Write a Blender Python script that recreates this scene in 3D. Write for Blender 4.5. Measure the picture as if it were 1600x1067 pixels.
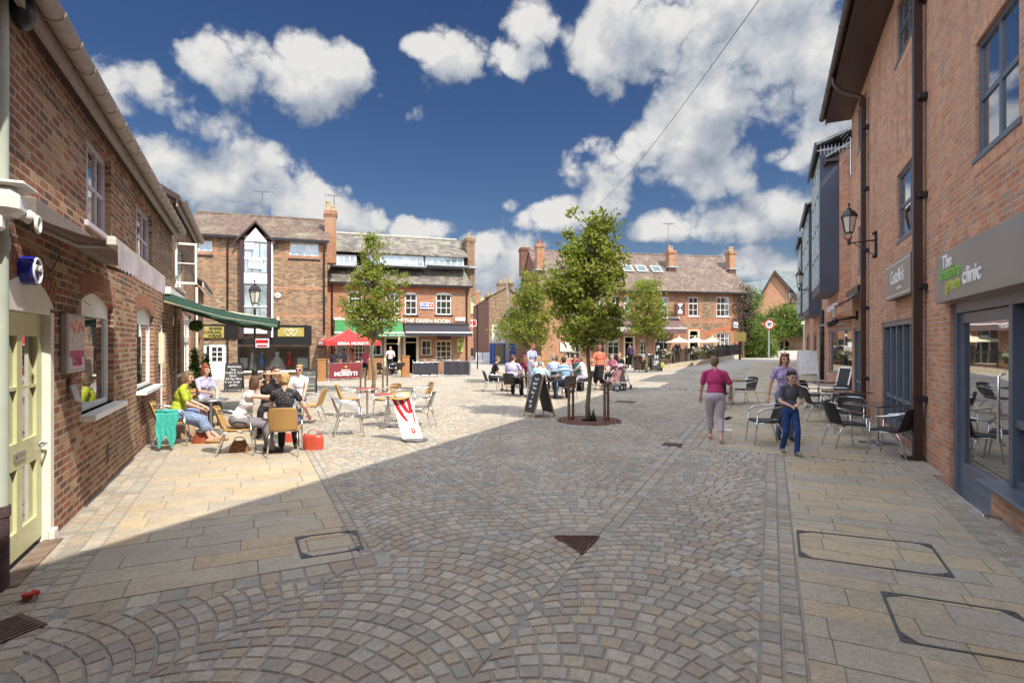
import bpy, math, random
import numpy as np
from mathutils import Vector, Matrix
sin, cos, rad, pi = math.sin, math.cos, math.radians, math.pi
S = bpy.context.scene
for o in list(bpy.data.objects): bpy.data.objects.remove(o)
COL = S.collection
# ---------------------------------------------------------------- camera
HC, F, HOR = 1.85, 850.0, 537.0
cd = bpy.data.cameras.new("camera"); cam = bpy.data.objects.new("camera", cd); COL.objects.link(cam)
cam.location = (0, 0, HC); cam.rotation_euler = (pi/2, 0, 0)
cd.sensor_width = 36; cd.lens = 36*F/1600; cd.shift_y = (HOR-533.5)/1600; cd.clip_end = 3000; cd.clip_start = .05
S.camera = cam
# ---------------------------------------------------------------- light
SUN_EL, SUN_AZ = rad(50.3), rad(-44)         # azimuth the light travels towards, from +Y
ldir = Vector((sin(SUN_AZ)*cos(SUN_EL), cos(SUN_AZ)*cos(SUN_EL), -sin(SUN_EL)))
sl = bpy.data.lights.new("sun", 'SUN'); sl.energy = 3.95; sl.angle = rad(.5); sl.color = (1, .93, .80)
so = bpy.data.objects.new("sun", sl); COL.objects.link(so); so.rotation_euler = ldir.to_track_quat('-Z', 'Y').to_euler(); so.location = (0, -10, 30)
S.view_settings.view_transform = 'Standard'; S.view_settings.look = 'None'; S.view_settings.exposure = .72; S.view_settings.gamma = 1
W = bpy.data.worlds.new("World"); S.world = W; W.use_nodes = True
nt = W.node_tree; nt.nodes.clear()
class NT:
    def __init__(s, t): s.t = t
    def n(s, typ, **kw):
        nd = s.t.nodes.new(typ)
        for k, v in kw.items():
            if k.startswith('i_'):
                nd.inputs[int(k[2:]) if k[2:].isdigit() else k[2:].replace('_', ' ')].default_value = v
            else: setattr(nd, k, v)
        return nd
    def l(s, a, b): s.t.links.new(a, b)
    def m(s, op, a, b=None, c=None, clamp=False):
        nd = s.t.nodes.new('ShaderNodeMath'); nd.operation = op; nd.use_clamp = clamp
        for i, x in enumerate((a, b, c)):
            if x is None: continue
            if isinstance(x, (int, float)): nd.inputs[i].default_value = x
            else: s.l(x, nd.inputs[i])
        return nd.outputs[0]
    def mix(s, f, a, b, bt='MIX'):
        nd = s.t.nodes.new('ShaderNodeMix'); nd.data_type = 'RGBA'; nd.blend_type = bt
        for i, x in ((0, f), (6, a), (7, b)):
            if isinstance(x, (int, float)): nd.inputs[i].default_value = x
            elif isinstance(x, tuple): nd.inputs[i].default_value = x if len(x) == 4 else (*x, 1)
            else: s.l(x, nd.inputs[i])
        return nd.outputs[2]
    def ramp(s, f, stops, interp='LINEAR'):
        nd = s.t.nodes.new('ShaderNodeValToRGB'); cr = nd.color_ramp; cr.interpolation = interp
        while len(cr.elements) < len(stops): cr.elements.new(.5)
        for e, (p, c) in zip(cr.elements, stops):
            e.position = p; e.color = c if len(c) == 4 else (*c, 1)
        if f is not None: s.l(f, nd.inputs[0])
        return nd.outputs[0]
    def noise(s, vec, scale, detail=4, rough=.5, dist=0):
        nd = s.t.nodes.new('ShaderNodeTexNoise'); nd.inputs['Scale'].default_value = scale
        nd.inputs['Detail'].default_value = detail; nd.inputs['Roughness'].default_value = rough; nd.inputs['Distortion'].default_value = dist
        if vec is not None: s.l(vec, nd.inputs['Vector'])
        return nd
w = NT(nt)
sky = w.n('ShaderNodeTexSky', sky_type='NISHITA', sun_disc=False)
sky.sun_elevation = SUN_EL; sky.sun_rotation = SUN_AZ + pi; sky.altitude = 50; sky.air_density = 1.0; sky.dust_density = 1.1; sky.ozone_density = 1.6
hs = w.n('ShaderNodeHueSaturation'); hs.inputs['Saturation'].default_value = 1.28; hs.inputs['Value'].default_value = .315; hs.inputs['Hue'].default_value = .512
w.l(sky.outputs[0], hs.inputs['Color'])
tc = w.n('ShaderNodeTexCoord')
CL = [(370,105,100,62),(485,128,85,56),(225,132,95,42),(330,197,62,30),(395,252,75,38),(400,300,135,42),(500,338,100,30),(320,285,60,45),(250,250,70,50),(645,360,62,20),
 (825,45,40,42),(800,92,62,30),(720,88,62,40),(655,72,30,18),
 (1010,62,110,65),(1160,50,180,110),(1270,120,150,85),(930,82,52,36),(1120,150,110,50),(1060,225,105,62),(990,255,115,42),(1110,275,90,38),(1245,247,62,22),(1110,352,110,34),(1220,338,90,42),(1030,360,50,20),
 (860,336,72,30),(790,385,80,26),(770,430,60,50),(1170,408,80,24),(1230,420,60,20),(150,150,80,60),(930,330,40,30),(1400,200,200,120),(1500,60,200,100)]
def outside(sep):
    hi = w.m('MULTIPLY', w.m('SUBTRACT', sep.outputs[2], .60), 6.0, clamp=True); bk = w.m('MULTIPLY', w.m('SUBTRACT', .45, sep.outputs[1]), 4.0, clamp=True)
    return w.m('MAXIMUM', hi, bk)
def density(vec):
    sep = w.n('ShaderNodeSeparateXYZ'); w.l(vec, sep.inputs[0])
    az = w.m('ARCTAN2', sep.outputs[0], sep.outputs[1]); el = w.m('ARCSINE', sep.outputs[2])
    tot = None
    for (px, py, rx, ry) in CL:
        a = math.atan((px-800)/F); dd = math.hypot(F, px-800); e = math.atan((HOR-py)/dd)
        wa = rx*cos(a)**2/F*1.12; we = ry/dd*cos(e)*1.12
        q1 = w.m('MULTIPLY', w.m('ADD', az, -a), 1/wa); q2 = w.m('MULTIPLY', w.m('ADD', el, -e), 1/we)
        d = w.m('ADD', w.m('MULTIPLY', q1, q1), w.m('MULTIPLY', q2, q2))
        v = w.m('MAXIMUM', w.m('SUBTRACT', 1.0, d), -1.0)
        tot = v if tot is None else w.m('SMOOTH_MAX', tot, v, .35)
    n1 = w.noise(vec, 6.0, 12, .58, 0)
    n2 = w.noise(vec, 2.2, 3, .5)
    back = w.m('ADD', .7, w.m('MULTIPLY', w.m('SUBTRACT', n2.outputs[0], .5), 4.0))       # unseen broken cloud added overhead and behind, for fill light and reflections
    ahead = outside(sep)
    tot = w.m('ADD', w.m('MULTIPLY', tot, w.m('SUBTRACT', 1.0, ahead)), w.m('MULTIPLY', back, ahead))
    n4 = w.noise(vec, 11, 5, .52)
    bil = w.m('MULTIPLY', w.m('ADD', w.m('ABSOLUTE', w.m('SUBTRACT', n4.outputs[0], .5)), -.07), 5.0)               # rounded, cauliflower-like lumps
    return w.m('ADD', bil, w.m('ADD', tot, w.m('MULTIPLY', w.m('SUBTRACT', n1.outputs[0], .5), 3.4)))
gen = tc.outputs['Generated']
d0 = density(gen)
off = w.n('ShaderNodeVectorMath', operation='ADD'); w.l(gen, off.inputs[0]); off.inputs[1].default_value = (-.02, 0, .045)
d1 = density(off.outputs[0])
mask = w.m('SMOOTHSTEP' if False else 'MULTIPLY', w.m('ADD', d0, .16), 1.35, clamp=True)
mask = w.m('MULTIPLY', mask, w.m('MULTIPLY', mask, w.m('SUBTRACT', 3.0, w.m('MULTIPLY', mask, 2.0))))
shade = w.m('ADD', w.m('MULTIPLY', w.m('SUBTRACT', d0, d1), .46), .50, clamp=True)
n3 = w.noise(gen, 9, 6, .6)
shade = w.m('ADD', shade, w.m('MULTIPLY', w.m('SUBTRACT', n3.outputs[0], .5), .7), clamp=True)
ccol = w.ramp(shade, [(0, (1.15, 1.32, 1.62)), (.45, (1.9, 2.05, 2.3)), (.85, (2.85, 2.87, 2.86)), (1, (3.25, 3.22, 3.15))])
sepb = w.n('ShaderNodeSeparateXYZ'); w.l(gen, sepb.inputs[0]); fill_boost = w.m('ADD', 1.0, w.m('MULTIPLY', outside(sepb), 2.9))   # clouds out of view are boosted to add fill light
ccol = w.mix(1.0, ccol, fill_boost, 'MULTIPLY'); ccol = w.mix(outside(sepb), ccol, w.mix(1.0, ccol, (.96, .99, 1.05), 'MULTIPLY'))
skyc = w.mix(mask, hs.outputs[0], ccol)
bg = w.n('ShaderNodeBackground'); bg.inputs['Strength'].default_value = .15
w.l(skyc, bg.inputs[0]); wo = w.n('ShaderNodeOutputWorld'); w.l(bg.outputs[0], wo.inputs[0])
W.cycles.sampling_method = 'MANUAL'; W.cycles.sample_map_resolution = 512
# ---------------------------------------------------------------- picking helpers
uR = (sin(rad(25.48)), cos(rad(25.48)))
def gz(X, Y):                                   # ground height: the right-hand street climbs gently away
    s = X*uR[0]+Y*uR[1]; t = X*uR[1]-Y*uR[0]
    wt = min(1, max(0, (t+14)/11)); wt = wt*wt*(3-2*wt)
    a = max(0, s-18); a = a if a > 4 else a*a/8+a*.0
    return .0187*min(a, 70)*wt
def G(px, py):                                  # ground point under a picture position
    z = 0; X = Y = 0
    for _ in range(12):
        Y = (HC-z)*F/(py-HOR); X = (px-800)/F*Y; z = .5*z+.5*gz(X, Y)
    return Vector((X, Y, gz(X, Y)))
class Frame:
    def __init__(s, x, y, deg):
        s.O = Vector((x, y, 0)); s.rz = rad(deg); s.c, s.s = cos(s.rz), sin(s.rz)
    def w(s, x, y, z=0): return Vector((s.O.x+s.c*x-s.s*y, s.O.y+s.s*x+s.c*y, z))
    def p(s, px, py, off=0):                    # local (x, z) on plane y = off
        dx, dy, dz = (px-800)/F, 1.0, (HOR-py)/F
        ldx, ldy = s.c*dx+s.s*dy, -s.s*dx+s.c*dy
        ox, oy = -(s.c*s.O.x+s.s*s.O.y), -(-s.s*s.O.x+s.c*s.O.y)
        t = (off-oy)/ldy
        return ox+t*ldx, HC+t*dz
    def r(s, x0, y0, x1, y1, off=0):            # pixel rect -> local rect x0,x1,z0,z1
        yc = (y0+y1)/2; a = s.p(x0, yc, off)[0]; b = s.p(x1, yc, off)[0]; xc = (x0+x1)/2
        return a, b, s.p(xc, y1, off)[1], s.p(xc, y0, off)[1]
# ---------------------------------------------------------------- object helpers
def tag(o, label=None, cat=None, group=None, kind=None):
    if label: o['label'] = label
    if cat: o['category'] = cat
    if group: o['group'] = group
    if kind: o['kind'] = kind
    return o
def thing(name, label, cat, loc=(0, 0, 0), rz=0, group=None):
    o = bpy.data.objects.new(name, None); COL.objects.link(o); o.location = loc; o.rotation_euler = (0, 0, rz); o.empty_display_size = .2
    return tag(o, label, cat, group)
def copy_tree(o, parent=None):
    c = o.copy(); COL.objects.link(c); c.parent = parent
    for ch in list(o.children): copy_tree(ch, c)
    return c
class MB:
    def __init__(s): s.v = []; s.f = []; s.m = []; s.mi = 0; s.sm = []
    def add(s, vs, fs, smooth=False):
        b = len(s.v); s.v += [tuple(v) for v in vs]
        for f in fs: s.f.append(tuple(b+i for i in f)); s.m.append(s.mi); s.sm.append(smooth)
        return s
    def box(s, x0, x1, y0, y1, z0, z1, M=None):
        vs = [Vector((x, y, z)) for z in (z0, z1) for y in (y0, y1) for x in (x0, x1)]
        if M is not None: vs = [M @ v for v in vs]
        return s.add(vs, [(0, 2, 3, 1), (4, 5, 7, 6), (0, 1, 5, 4), (2, 6, 7, 3), (0, 4, 6, 2), (1, 3, 7, 5)])
    def bbox(s, c, size, M=None, b=.01):         # box with chamfered edges
        x, y, z = (q/2 for q in size); b = min(b, x*.9, y*.9, z*.9); vs = []; 
        for sx in (-1, 1):
            for sy in (-1, 1):
                for sz in (-1, 1):
                    vs += [Vector((sx*(x), sy*(y-b), sz*(z-b))), Vector((sx*(x-b), sy*y, sz*(z-b))), Vector((sx*(x-b), sy*(y-b), sz*z))]
        def i(sx, sy, sz, k): return ((sx*4+sy*2+sz)*3+k)
        fs = []
        for a in (0, 1):
            fs.append((i(a,0,0,0), i(a,1,0,0), i(a,1,1,0), i(a,0,1,0)) if a else (i(a,0,0,0), i(a,0,1,0), i(a,1,1,0), i(a,1,0,0)))
            fs.append((i(0,a,0,1), i(0,a,1,1), i(1,a,1,1), i(1,a,0,1)) if a else (i(0,a,0,1), i(1,a,0,1), i(1,a,1,1), i(0,a,1,1)))
            fs.append((i(0,0,a,2), i(1,0,a,2), i(1,1,a,2), i(0,1,a,2)) if a else (i(0,0,a,2), i(0,1,a,2), i(1,1,a,2), i(1,0,a,2)))
        for a in (0, 1):
            for c2 in (0, 1):
                fs.append((i(a,c2,0,0), i(a,c2,1,0), i(a,c2,1,1), i(a,c2,0,1)))
                fs.append((i(a,0,c2,0), i(a,1,c2,0), i(a,1,c2,2), i(a,0,c2,2)))
                fs.append((i(0,a,c2,1), i(1,a,c2,1), i(1,a,c2,2), i(0,a,c2,2)))
                for d in (0, 1): fs.append((i(a,c2,d,0), i(a,c2,d,1), i(a,c2,d,2)))
        C = Vector(c); vs = [(M @ v if M is not None else v)+C for v in vs]
        return s.add(vs, fs)
    def cyl(s, p0, p1, r0, r1=None, n=10, caps=True):
        if r1 is None: r1 = r0
        p0, p1 = Vector(p0), Vector(p1); d = (p1-p0).normalized()
        a = d.orthogonal().normalized(); b = d.cross(a); vs = []
        for p, r in ((p0, r0), (p1, r1)):
            for k in range(n): t = 2*pi*k/n; vs.append(p+(a*cos(t)+b*sin(t))*r)
        s.add(vs, [(k, (k+1) % n, n+(k+1) % n, n+k) for k in range(n)], True)
        if caps: s.add(vs, [tuple(reversed(range(n))), tuple(range(n, 2*n))])
        return s
    def tube(s, pts, r, n=8, closed=False):
        P = [Vector(p) for p in pts]; N = len(P); vs = []; ref = None
        for i in range(N):
            if closed: d = (P[(i+1) % N]-P[i-1]).normalized()
            else: d = (P[min(i+1, N-1)]-P[max(i-1, 0)]).normalized()
            if ref is None: a = d.orthogonal().normalized()
            else: a = (ref-d*ref.dot(d)).normalized()
            ref = a; b = d.cross(a); rr = r[i] if isinstance(r, (list, tuple)) else r
            for k in range(n): t = 2*pi*k/n; vs.append(P[i]+(a*cos(t)+b*sin(t))*rr)
        fs = []
        for i in range(N if closed else N-1):
            j = (i+1) % N
            for k in range(n): fs.append((i*n+k, i*n+(k+1) % n, j*n+(k+1) % n, j*n+k))
        if not closed: fs += [tuple(reversed(range(n))), tuple(range((N-1)*n, N*n))]
        return s.add(vs, fs, True)
    def lathe(s, prof, c=(0, 0, 0), n=16, smooth=True):
        vs = []; C = Vector(c)
        for (r, z) in prof:
            for k in range(n): t = 2*pi*k/n; vs.append(C+Vector((r*cos(t), r*sin(t), z)))
        fs = []
        for i in range(len(prof)-1):
            for k in range(n): fs.append((i*n+k, i*n+(k+1) % n, (i+1)*n+(k+1) % n, (i+1)*n+k))
        if prof[0][0] > 1e-4: fs.append(tuple(reversed(range(n))))
        if prof[-1][0] > 1e-4: fs.append(tuple(range((len(prof)-1)*n, len(prof)*n)))
        return s.add(vs, fs, smooth)
    def ball(s, c, r, n=12, M=None):
        r = (r, r, r) if isinstance(r, (int, float)) else r; C = Vector(c); vs = []; fs = []; m = n//2
        for i in range(m+1):
            a = pi*i/m
            for k in range(n):
                t = 2*pi*k/n; v = Vector((r[0]*sin(a)*cos(t), r[1]*sin(a)*sin(t), -r[2]*cos(a)))
                vs.append(C+(M @ v if M is not None else v))
        for i in range(m):
            for k in range(n): fs.append((i*n+k, i*n+(k+1) % n, (i+1)*n+(k+1) % n, (i+1)*n+k))
        return s.add(vs, fs, True)
    def cone_cap(s, p0, p1, r0, r1, n=14, m=4):   # capsule with two radii, closed
        p0, p1 = Vector(p0), Vector(p1); d = (p1-p0)
        d = d.normalized() if d.length > 1e-6 else Vector((0, 0, 1)); a = d.orthogonal().normalized(); b = d.cross(a)
        rings = [(p0-d*r0*cos(pi/2*i/m), r0*sin(pi/2*i/m)) for i in range(m+1)]+[(p1+d*r1*sin(pi/2*i/m), r1*cos(pi/2*i/m)) for i in range(m+1)]
        vs = []; fs = []
        for (c, r) in rings:
            r = max(r, 1e-4)
            for k in range(n): t = 2*pi*k/n; vs.append(c+(a*cos(t)+b*sin(t))*r)
        for i in range(len(rings)-1):
            for k in range(n): fs.append((i*n+k, i*n+(k+1) % n, (i+1)*n+(k+1) % n, (i+1)*n+k))
        fs += [tuple(reversed(range(n))), tuple(range((len(rings)-1)*n, len(rings)*n))]
        return s.add(vs, fs, True)
    def poly(s, pts): return s.add(pts, [tuple(range(len(pts)))])
    def prism(s, pts, dvec):
        n = len(pts); D = Vector(dvec); P = [Vector(p) for p in pts]
        return s.add(P+[p+D for p in P], [tuple(reversed(range(n))), tuple(range(n, 2*n))]+[(k, (k+1) % n, n+(k+1) % n, n+k) for k in range(n)])
    def mesh(s, name, mats, recalc=True):
        me = bpy.data.meshes.new(name); me.from_pydata(s.v, [], s.f)
        mats = mats if isinstance(mats, (list, tuple)) else [mats]
        for m in mats: me.materials.append(m)
        me.polygons.foreach_set('material_index', s.m); me.polygons.foreach_set('use_smooth', s.sm)
        if recalc:
            import bmesh
            bm = bmesh.new(); bm.from_mesh(me); bmesh.ops.recalc_face_normals(bm, faces=bm.faces); bm.to_mesh(me); bm.free()
        me.update(); return me
    def build(s, name, mats, parent=None, **kw):
        o = bpy.data.objects.new(name, s.mesh(name, mats, **kw)); COL.objects.link(o); o.parent = parent
        return o
def text(s, parent, mat, x, z, size, y=-.01, name='lettering', align='CENTER', ext=.004, sx=1.0, rot=None, shear=0, bold=0):
    c = bpy.data.curves.new(name, 'FONT'); c.body = s; c.size = size; c.align_x = align; c.align_y = 'CENTER'; c.extrude = ext; c.shear = shear; c.offset = bold
    o = bpy.data.objects.new(name, c); COL.objects.link(o)
    dg = bpy.context.evaluated_depsgraph_get(); me = bpy.data.meshes.new_from_object(o.evaluated_get(dg)); bpy.data.objects.remove(o); bpy.data.curves.remove(c)
    me.materials.clear(); me.materials.append(mat)
    R = rot if rot is not None else Matrix.Rotation(pi/2, 4, 'X')
    me.transform(Matrix.Translation((x, y, z)) @ R @ Matrix.Diagonal((sx, 1, 1, 1)))
    q = bpy.data.objects.new(name, me); COL.objects.link(q); q.parent = parent
    return q
# ---------------------------------------------------------------- materials
MATS = {}
def mat(name, col, rough=.6, metal=0, var=.12, vs=6, bump=0, bs=40, spec=.5, emit=None, coat=0):
    if name in MATS: return MATS[name]
    m = bpy.data.materials.new(name); m.use_nodes = True; t = NT(m.node_tree); b = m.node_tree.nodes['Principled BSDF']
    tcn = t.n('ShaderNodeTexCoord'); v = tcn.outputs['Object']
    nz = t.noise(v, vs, 5, .6)
    c0 = tuple(max(0, x*(1-var*1.6)) for x in col); c1 = tuple(min(1, x*(1+var*1.2)) for x in col)
    t.l(t.ramp(nz.outputs[0], [(.3, c0), (.7, c1)]), b.inputs['Base Color'])
    b.inputs['Roughness'].default_value = rough; b.inputs['Metallic'].default_value = metal; b.inputs['Specular IOR Level'].default_value = spec
    if coat: b.inputs['Coat Weight'].default_value = coat
    if bump:
        n2 = t.noise(v, bs, 4, .6); bp = t.n('ShaderNodeBump'); bp.inputs['Strength'].default_value = bump; bp.inputs['Distance'].default_value = .02
        t.l(n2.outputs[0], bp.inputs['Height']); t.l(bp.outputs[0], b.inputs['Normal'])
    MATS[name] = m; return m
def wallvec(t):                                  # (along, up) coordinates that follow whichever side a face is on
    tcn = t.n('ShaderNodeTexCoord'); sp = t.n('ShaderNodeSeparateXYZ'); t.l(tcn.outputs['Object'], sp.inputs[0])
    sn = t.n('ShaderNodeSeparateXYZ'); t.l(tcn.outputs['Normal'], sn.inputs[0])
    side = t.m('GREATER_THAN', t.m('ABSOLUTE', sn.outputs[0]), .7)
    u = t.m('ADD', t.m('MULTIPLY', sp.outputs[0], t.m('SUBTRACT', 1.0, side)), t.m('MULTIPLY', sp.outputs[1], side))
    cb = t.n('ShaderNodeCombineXYZ'); t.l(u, cb.inputs[0]); t.l(sp.outputs[2], cb.inputs[1])
    return cb.outputs[0], tcn.outputs['Object']
def brick(name, cols, mortar, rough=.85, patch=None, w_=.225, h_=.075, ms=.011, patch_scale=.5, squash=0):
    m = bpy.data.materials.new(name); m.use_nodes = True; t = NT(m.node_tree); b = m.node_tree.nodes['Principled BSDF']
    v, ov = wallvec(t)
    dn = t.noise(ov, 7, 3, .5); dv = t.n('ShaderNodeVectorMath', operation='MULTIPLY_ADD'); t.l(dn.outputs[1], dv.inputs[0]); dv.inputs[1].default_value = (.012, .012, 0); t.l(v, dv.inputs[2])
    br = t.n('ShaderNodeTexBrick'); t.l(dv.outputs[0], br.inputs['Vector'])
    for k, x in (('Scale', 1), ('Mortar Size', ms), ('Mortar Smooth', .3), ('Bias', 0), ('Brick Width', w_), ('Row Height', h_)): br.inputs[k].default_value = x
    br.inputs['Color1'].default_value = (0, 0, 0, 1); br.inputs['Color2'].default_value = (1, 1, 1, 1); br.inputs['Mortar'].default_value = (.5, .5, .5, 1)
    bw = t.n('ShaderNodeRGBToBW'); t.l(br.outputs['Color'], bw.inputs[0])
    n = len(cols); base = t.ramp(bw.outputs[0], [(i/(n), c) for i, c in enumerate(cols)], 'CONSTANT')
    big = t.noise(ov, patch_scale, 5, .6)
    if patch: base = t.mix(t.ramp(big.outputs[0], [(.46, (0, 0, 0)), (.62, (1, 1, 1))]), base, t.mix(.62, base, patch))
    fine = t.noise(ov, 28, 5, .65)
    base = t.mix(.62, base, t.ramp(fine.outputs[0], [(.25, (.40, .38, .38)), (.75, (1.15, 1.12, 1.1))]), 'MULTIPLY')
    mcol = t.mix(t.noise(ov, 3, 4).outputs[0], mortar, tuple(x*.55 for x in mortar))
    col = t.mix(br.outputs['Fac'], base, mcol)
    # soot and damp near the ground and in streaks
    st = t.noise(ov, 1.3, 6, .65); col = t.mix(t.ramp(st.outputs[0], [(.5, (0, 0, 0)), (.8, (.35, .35, .35))]), col, (.06, .05, .045), 'MIX')
    mp = t.n('ShaderNodeMapping'); mp.inputs['Scale'].default_value = (2.6, 2.6, .22); t.l(ov, mp.inputs[0]); sk = t.noise(mp.outputs[0], 1.0, 6, .62)      # rain streaks and leached lime
    col = t.mix(t.ramp(sk.outputs[0], [(.52, (0, 0, 0)), (.70, (.34, .34, .34))]), col, (.085, .065, .055)); col = t.mix(t.ramp(sk.outputs[0], [(.26, (.30, .30, .30)), (.40, (0, 0, 0))]), col, (.55, .47, .40))
    t.l(col, b.inputs['Base Color']); b.inputs['Roughness'].default_value = rough; b.inputs['Specular IOR Level'].default_value = .25
    h = t.m('SUBTRACT', t.m('MULTIPLY', fine.outputs[0], .35), t.m('MULTIPLY', br.outputs['Fac'], 1.0))
    h = t.m('ADD', h, t.m('MULTIPLY', bw.outputs[0], .25))
    bp = t.n('ShaderNodeBump'); bp.inputs['Strength'].default_value = .8; bp.inputs['Distance'].default_value = .012
    t.l(h, bp.inputs['Height']); t.l(bp.outputs[0], b.inputs['Normal']); return m
def tiles(name, cols, w_=.18, h_=.12, lichen=(.30, .30, .20), la=.3):
    m = bpy.data.materials.new(name); m.use_nodes = True; t = NT(m.node_tree); b = m.node_tree.nodes['Principled BSDF']
    tcn = t.n('ShaderNodeTexCoord'); ov = tcn.outputs['Object']; sp = t.n('ShaderNodeSeparateXYZ'); t.l(ov, sp.inputs[0])
    cb = t.n('ShaderNodeCombineXYZ'); t.l(sp.outputs[0], cb.inputs[0]); t.l(t.m('MULTIPLY', sp.outputs[2], 1.45), cb.inputs[1])
    br = t.n('ShaderNodeTexBrick'); t.l(cb.outputs[0], br.inputs['Vector'])
    for k, x in (('Scale', 1), ('Mortar Size', .008), ('Mortar Smooth', .2), ('Brick Width', w_), ('Row Height', h_)): br.inputs[k].default_value = x
    br.inputs['Color1'].default_value = (0, 0, 0, 1); br.inputs['Color2'].default_value = (1, 1, 1, 1)
    bw = t.n('ShaderNodeRGBToBW'); t.l(br.outputs['Color'], bw.inputs[0]); n = len(cols)
    base = t.ramp(bw.outputs[0], [(i/n, c) for i, c in enumerate(cols)], 'CONSTANT')
    base = t.mix(br.outputs['Fac'], base, tuple(x*.35 for x in cols[0]))
    nz = t.noise(ov, 1.1, 7, .7); base = t.mix(t.ramp(nz.outputs[0], [(.5, (0, 0, 0)), (.72, (la*2, la*2, la*2))]), base, lichen)
    fn = t.noise(ov, 14, 5, .6); base = t.mix(.6, base, t.ramp(fn.outputs[0], [(.3, (.5, .5, .5)), (.7, (1.2, 1.2, 1.2))]), 'MULTIPLY')
    t.l(base, b.inputs['Base Color']); b.inputs['Roughness'].default_value = .8
    saw = t.m('SUBTRACT', 1.0, t.m('FRACT', t.m('DIVIDE', t.m('MULTIPLY', sp.outputs[2], 1.45), h_)))
    bp = t.n('ShaderNodeBump'); bp.inputs['Strength'].default_value = .8; bp.inputs['Distance'].default_value = .03
    t.l(t.m('ADD', saw, t.m('MULTIPLY', bw.outputs[0], .3)), bp.inputs['Height']); t.l(bp.outputs[0], b.inputs['Normal']); return m
def glass(name, tint=(.03, .035, .04), refl=.35, clear=0.0, rough=.02):
    m = bpy.data.materials.new(name); m.use_nodes = True; t = NT(m.node_tree); m.node_tree.nodes.clear()
    out = t.n('ShaderNodeOutputMaterial'); gl = t.n('ShaderNodeBsdfGlossy'); gl.inputs['Roughness'].default_value = rough; gl.inputs['Color'].default_value = (.95, .97, 1, 1)
    df = t.n('ShaderNodeBsdfDiffuse'); tcn = t.n('ShaderNodeTexCoord'); nz = t.noise(tcn.outputs['Object'], 1.5, 3)
    t.l(t.ramp(nz.outputs[0], [(.35, tuple(x*.5 for x in tint)), (.65, tint)]), df.inputs[0])
    tr = t.n('ShaderNodeBsdfTransparent'); tr.inputs[0].default_value = (.86, .9, .9, 1)
    a = t.n('ShaderNodeMixShader'); a.inputs[0].default_value = clear; t.l(df.outputs[0], a.inputs[1]); t.l(tr.outputs[0], a.inputs[2])
    fr = t.n('ShaderNodeFresnel'); fr.inputs[0].default_value = 1.5
    wv = t.noise(tcn.outputs['Object'], .9, 2); bp = t.n('ShaderNodeBump'); bp.inputs['Strength'].default_value = .06; bp.inputs['Distance'].default_value = .05; t.l(wv.outputs[0], bp.inputs['Height']); t.l(bp.outputs[0], gl.inputs['Normal'])
    fc = t.m('ADD', t.m('MULTIPLY', fr.outputs[0], 1-refl), refl, clamp=True)
    x = t.n('ShaderNodeMixShader'); t.l(fc, x.inputs[0]); t.l(a.outputs[0], x.inputs[1]); t.l(gl.outputs[0], x.inputs[2]); t.l(x.outputs[0], out.inputs[0]); return m
B_left = brick('brown handmade brick', [(.30,.115,.065),(.40,.165,.09),(.20,.085,.06),(.48,.28,.145),(.33,.12,.07),(.19,.10,.075),(.53,.34,.19),(.37,.13,.07)], (.50,.41,.30), patch=(.22,.11,.075), ms=.0135, w_=.232, h_=.078)
B_mott = brick('mottled buff brick', [(.30,.135,.07),(.38,.25,.125),(.17,.095,.06),(.46,.33,.19),(.27,.13,.07),(.36,.21,.11),(.13,.085,.06),(.42,.28,.15)], (.42,.36,.27), patch=(.33,.17,.09), patch_scale=.35)
B_red = brick('orange red brick', [(.52,.215,.11),(.45,.165,.08),(.57,.27,.15),(.38,.14,.075),(.50,.20,.10),(.44,.25,.14)], (.50,.38,.28), patch=(.47,.26,.14), patch_scale=.3)
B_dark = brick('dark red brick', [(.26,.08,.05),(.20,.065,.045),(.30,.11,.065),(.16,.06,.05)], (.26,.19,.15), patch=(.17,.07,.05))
B_new = brick('new pink red brick', [(.68,.32,.185),(.60,.275,.16),(.74,.385,.23),(.52,.225,.14),(.68,.365,.22),(.64,.27,.145),(.48,.31,.24)], (.68,.52,.41), patch=(.60,.34,.22), ms=.010)
B_arch = mat('rubbed orange brick', (.50, .15, .07), .85, var=.25, vs=14, bump=.3)
T_brown = tiles('brown clay tiles', [(.17,.105,.075),(.135,.085,.065),(.20,.13,.09),(.11,.075,.06)])
T_slate = tiles('grey stone slates', [(.19,.16,.135),(.15,.13,.115),(.24,.20,.16),(.12,.105,.095)], .32, .2, (.34,.36,.22), .35)
T_grey = tiles('blue grey slates', [(.16,.19,.20),(.13,.155,.165),(.19,.22,.23)], .3, .2, (.2,.24,.2), .1)
T_pub = tiles('mauve clay tiles', [(.19,.125,.10),(.15,.10,.08),(.22,.15,.12),(.125,.09,.075)], .2, .14)
white = mat('white paint', (.78, .78, .75), .4, var=.06); cream = mat('cream paint', (.66, .60, .42), .4, var=.05); creamf = mat('sage cream paint', (.56, .55, .30), .35, var=.06)
lilacg = mat('pale lilac paint', (.55, .50, .52), .45, var=.06); black = mat('black paint', (.015, .015, .017), .35); dkbrown = mat('dark brown steel', (.045, .022, .016), .35)
steel = mat('anthracite steel', (.10, .12, .155), .35, var=.08); navy = mat('dark blue panel', (.055, .065, .10), .45, var=.1, vs=1.5); alu = mat('polished aluminium', (.72, .72, .72), .22, 1, var=.04)
grey_p = mat('grey taupe sign', (.26, .23, .21), .38, var=.06, vs=1.5); stone = mat('sandstone', (.48, .40, .29), .85, var=.2, bump=.3); lead = mat('grey lead', (.34, .37, .40), .6, var=.1)
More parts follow.
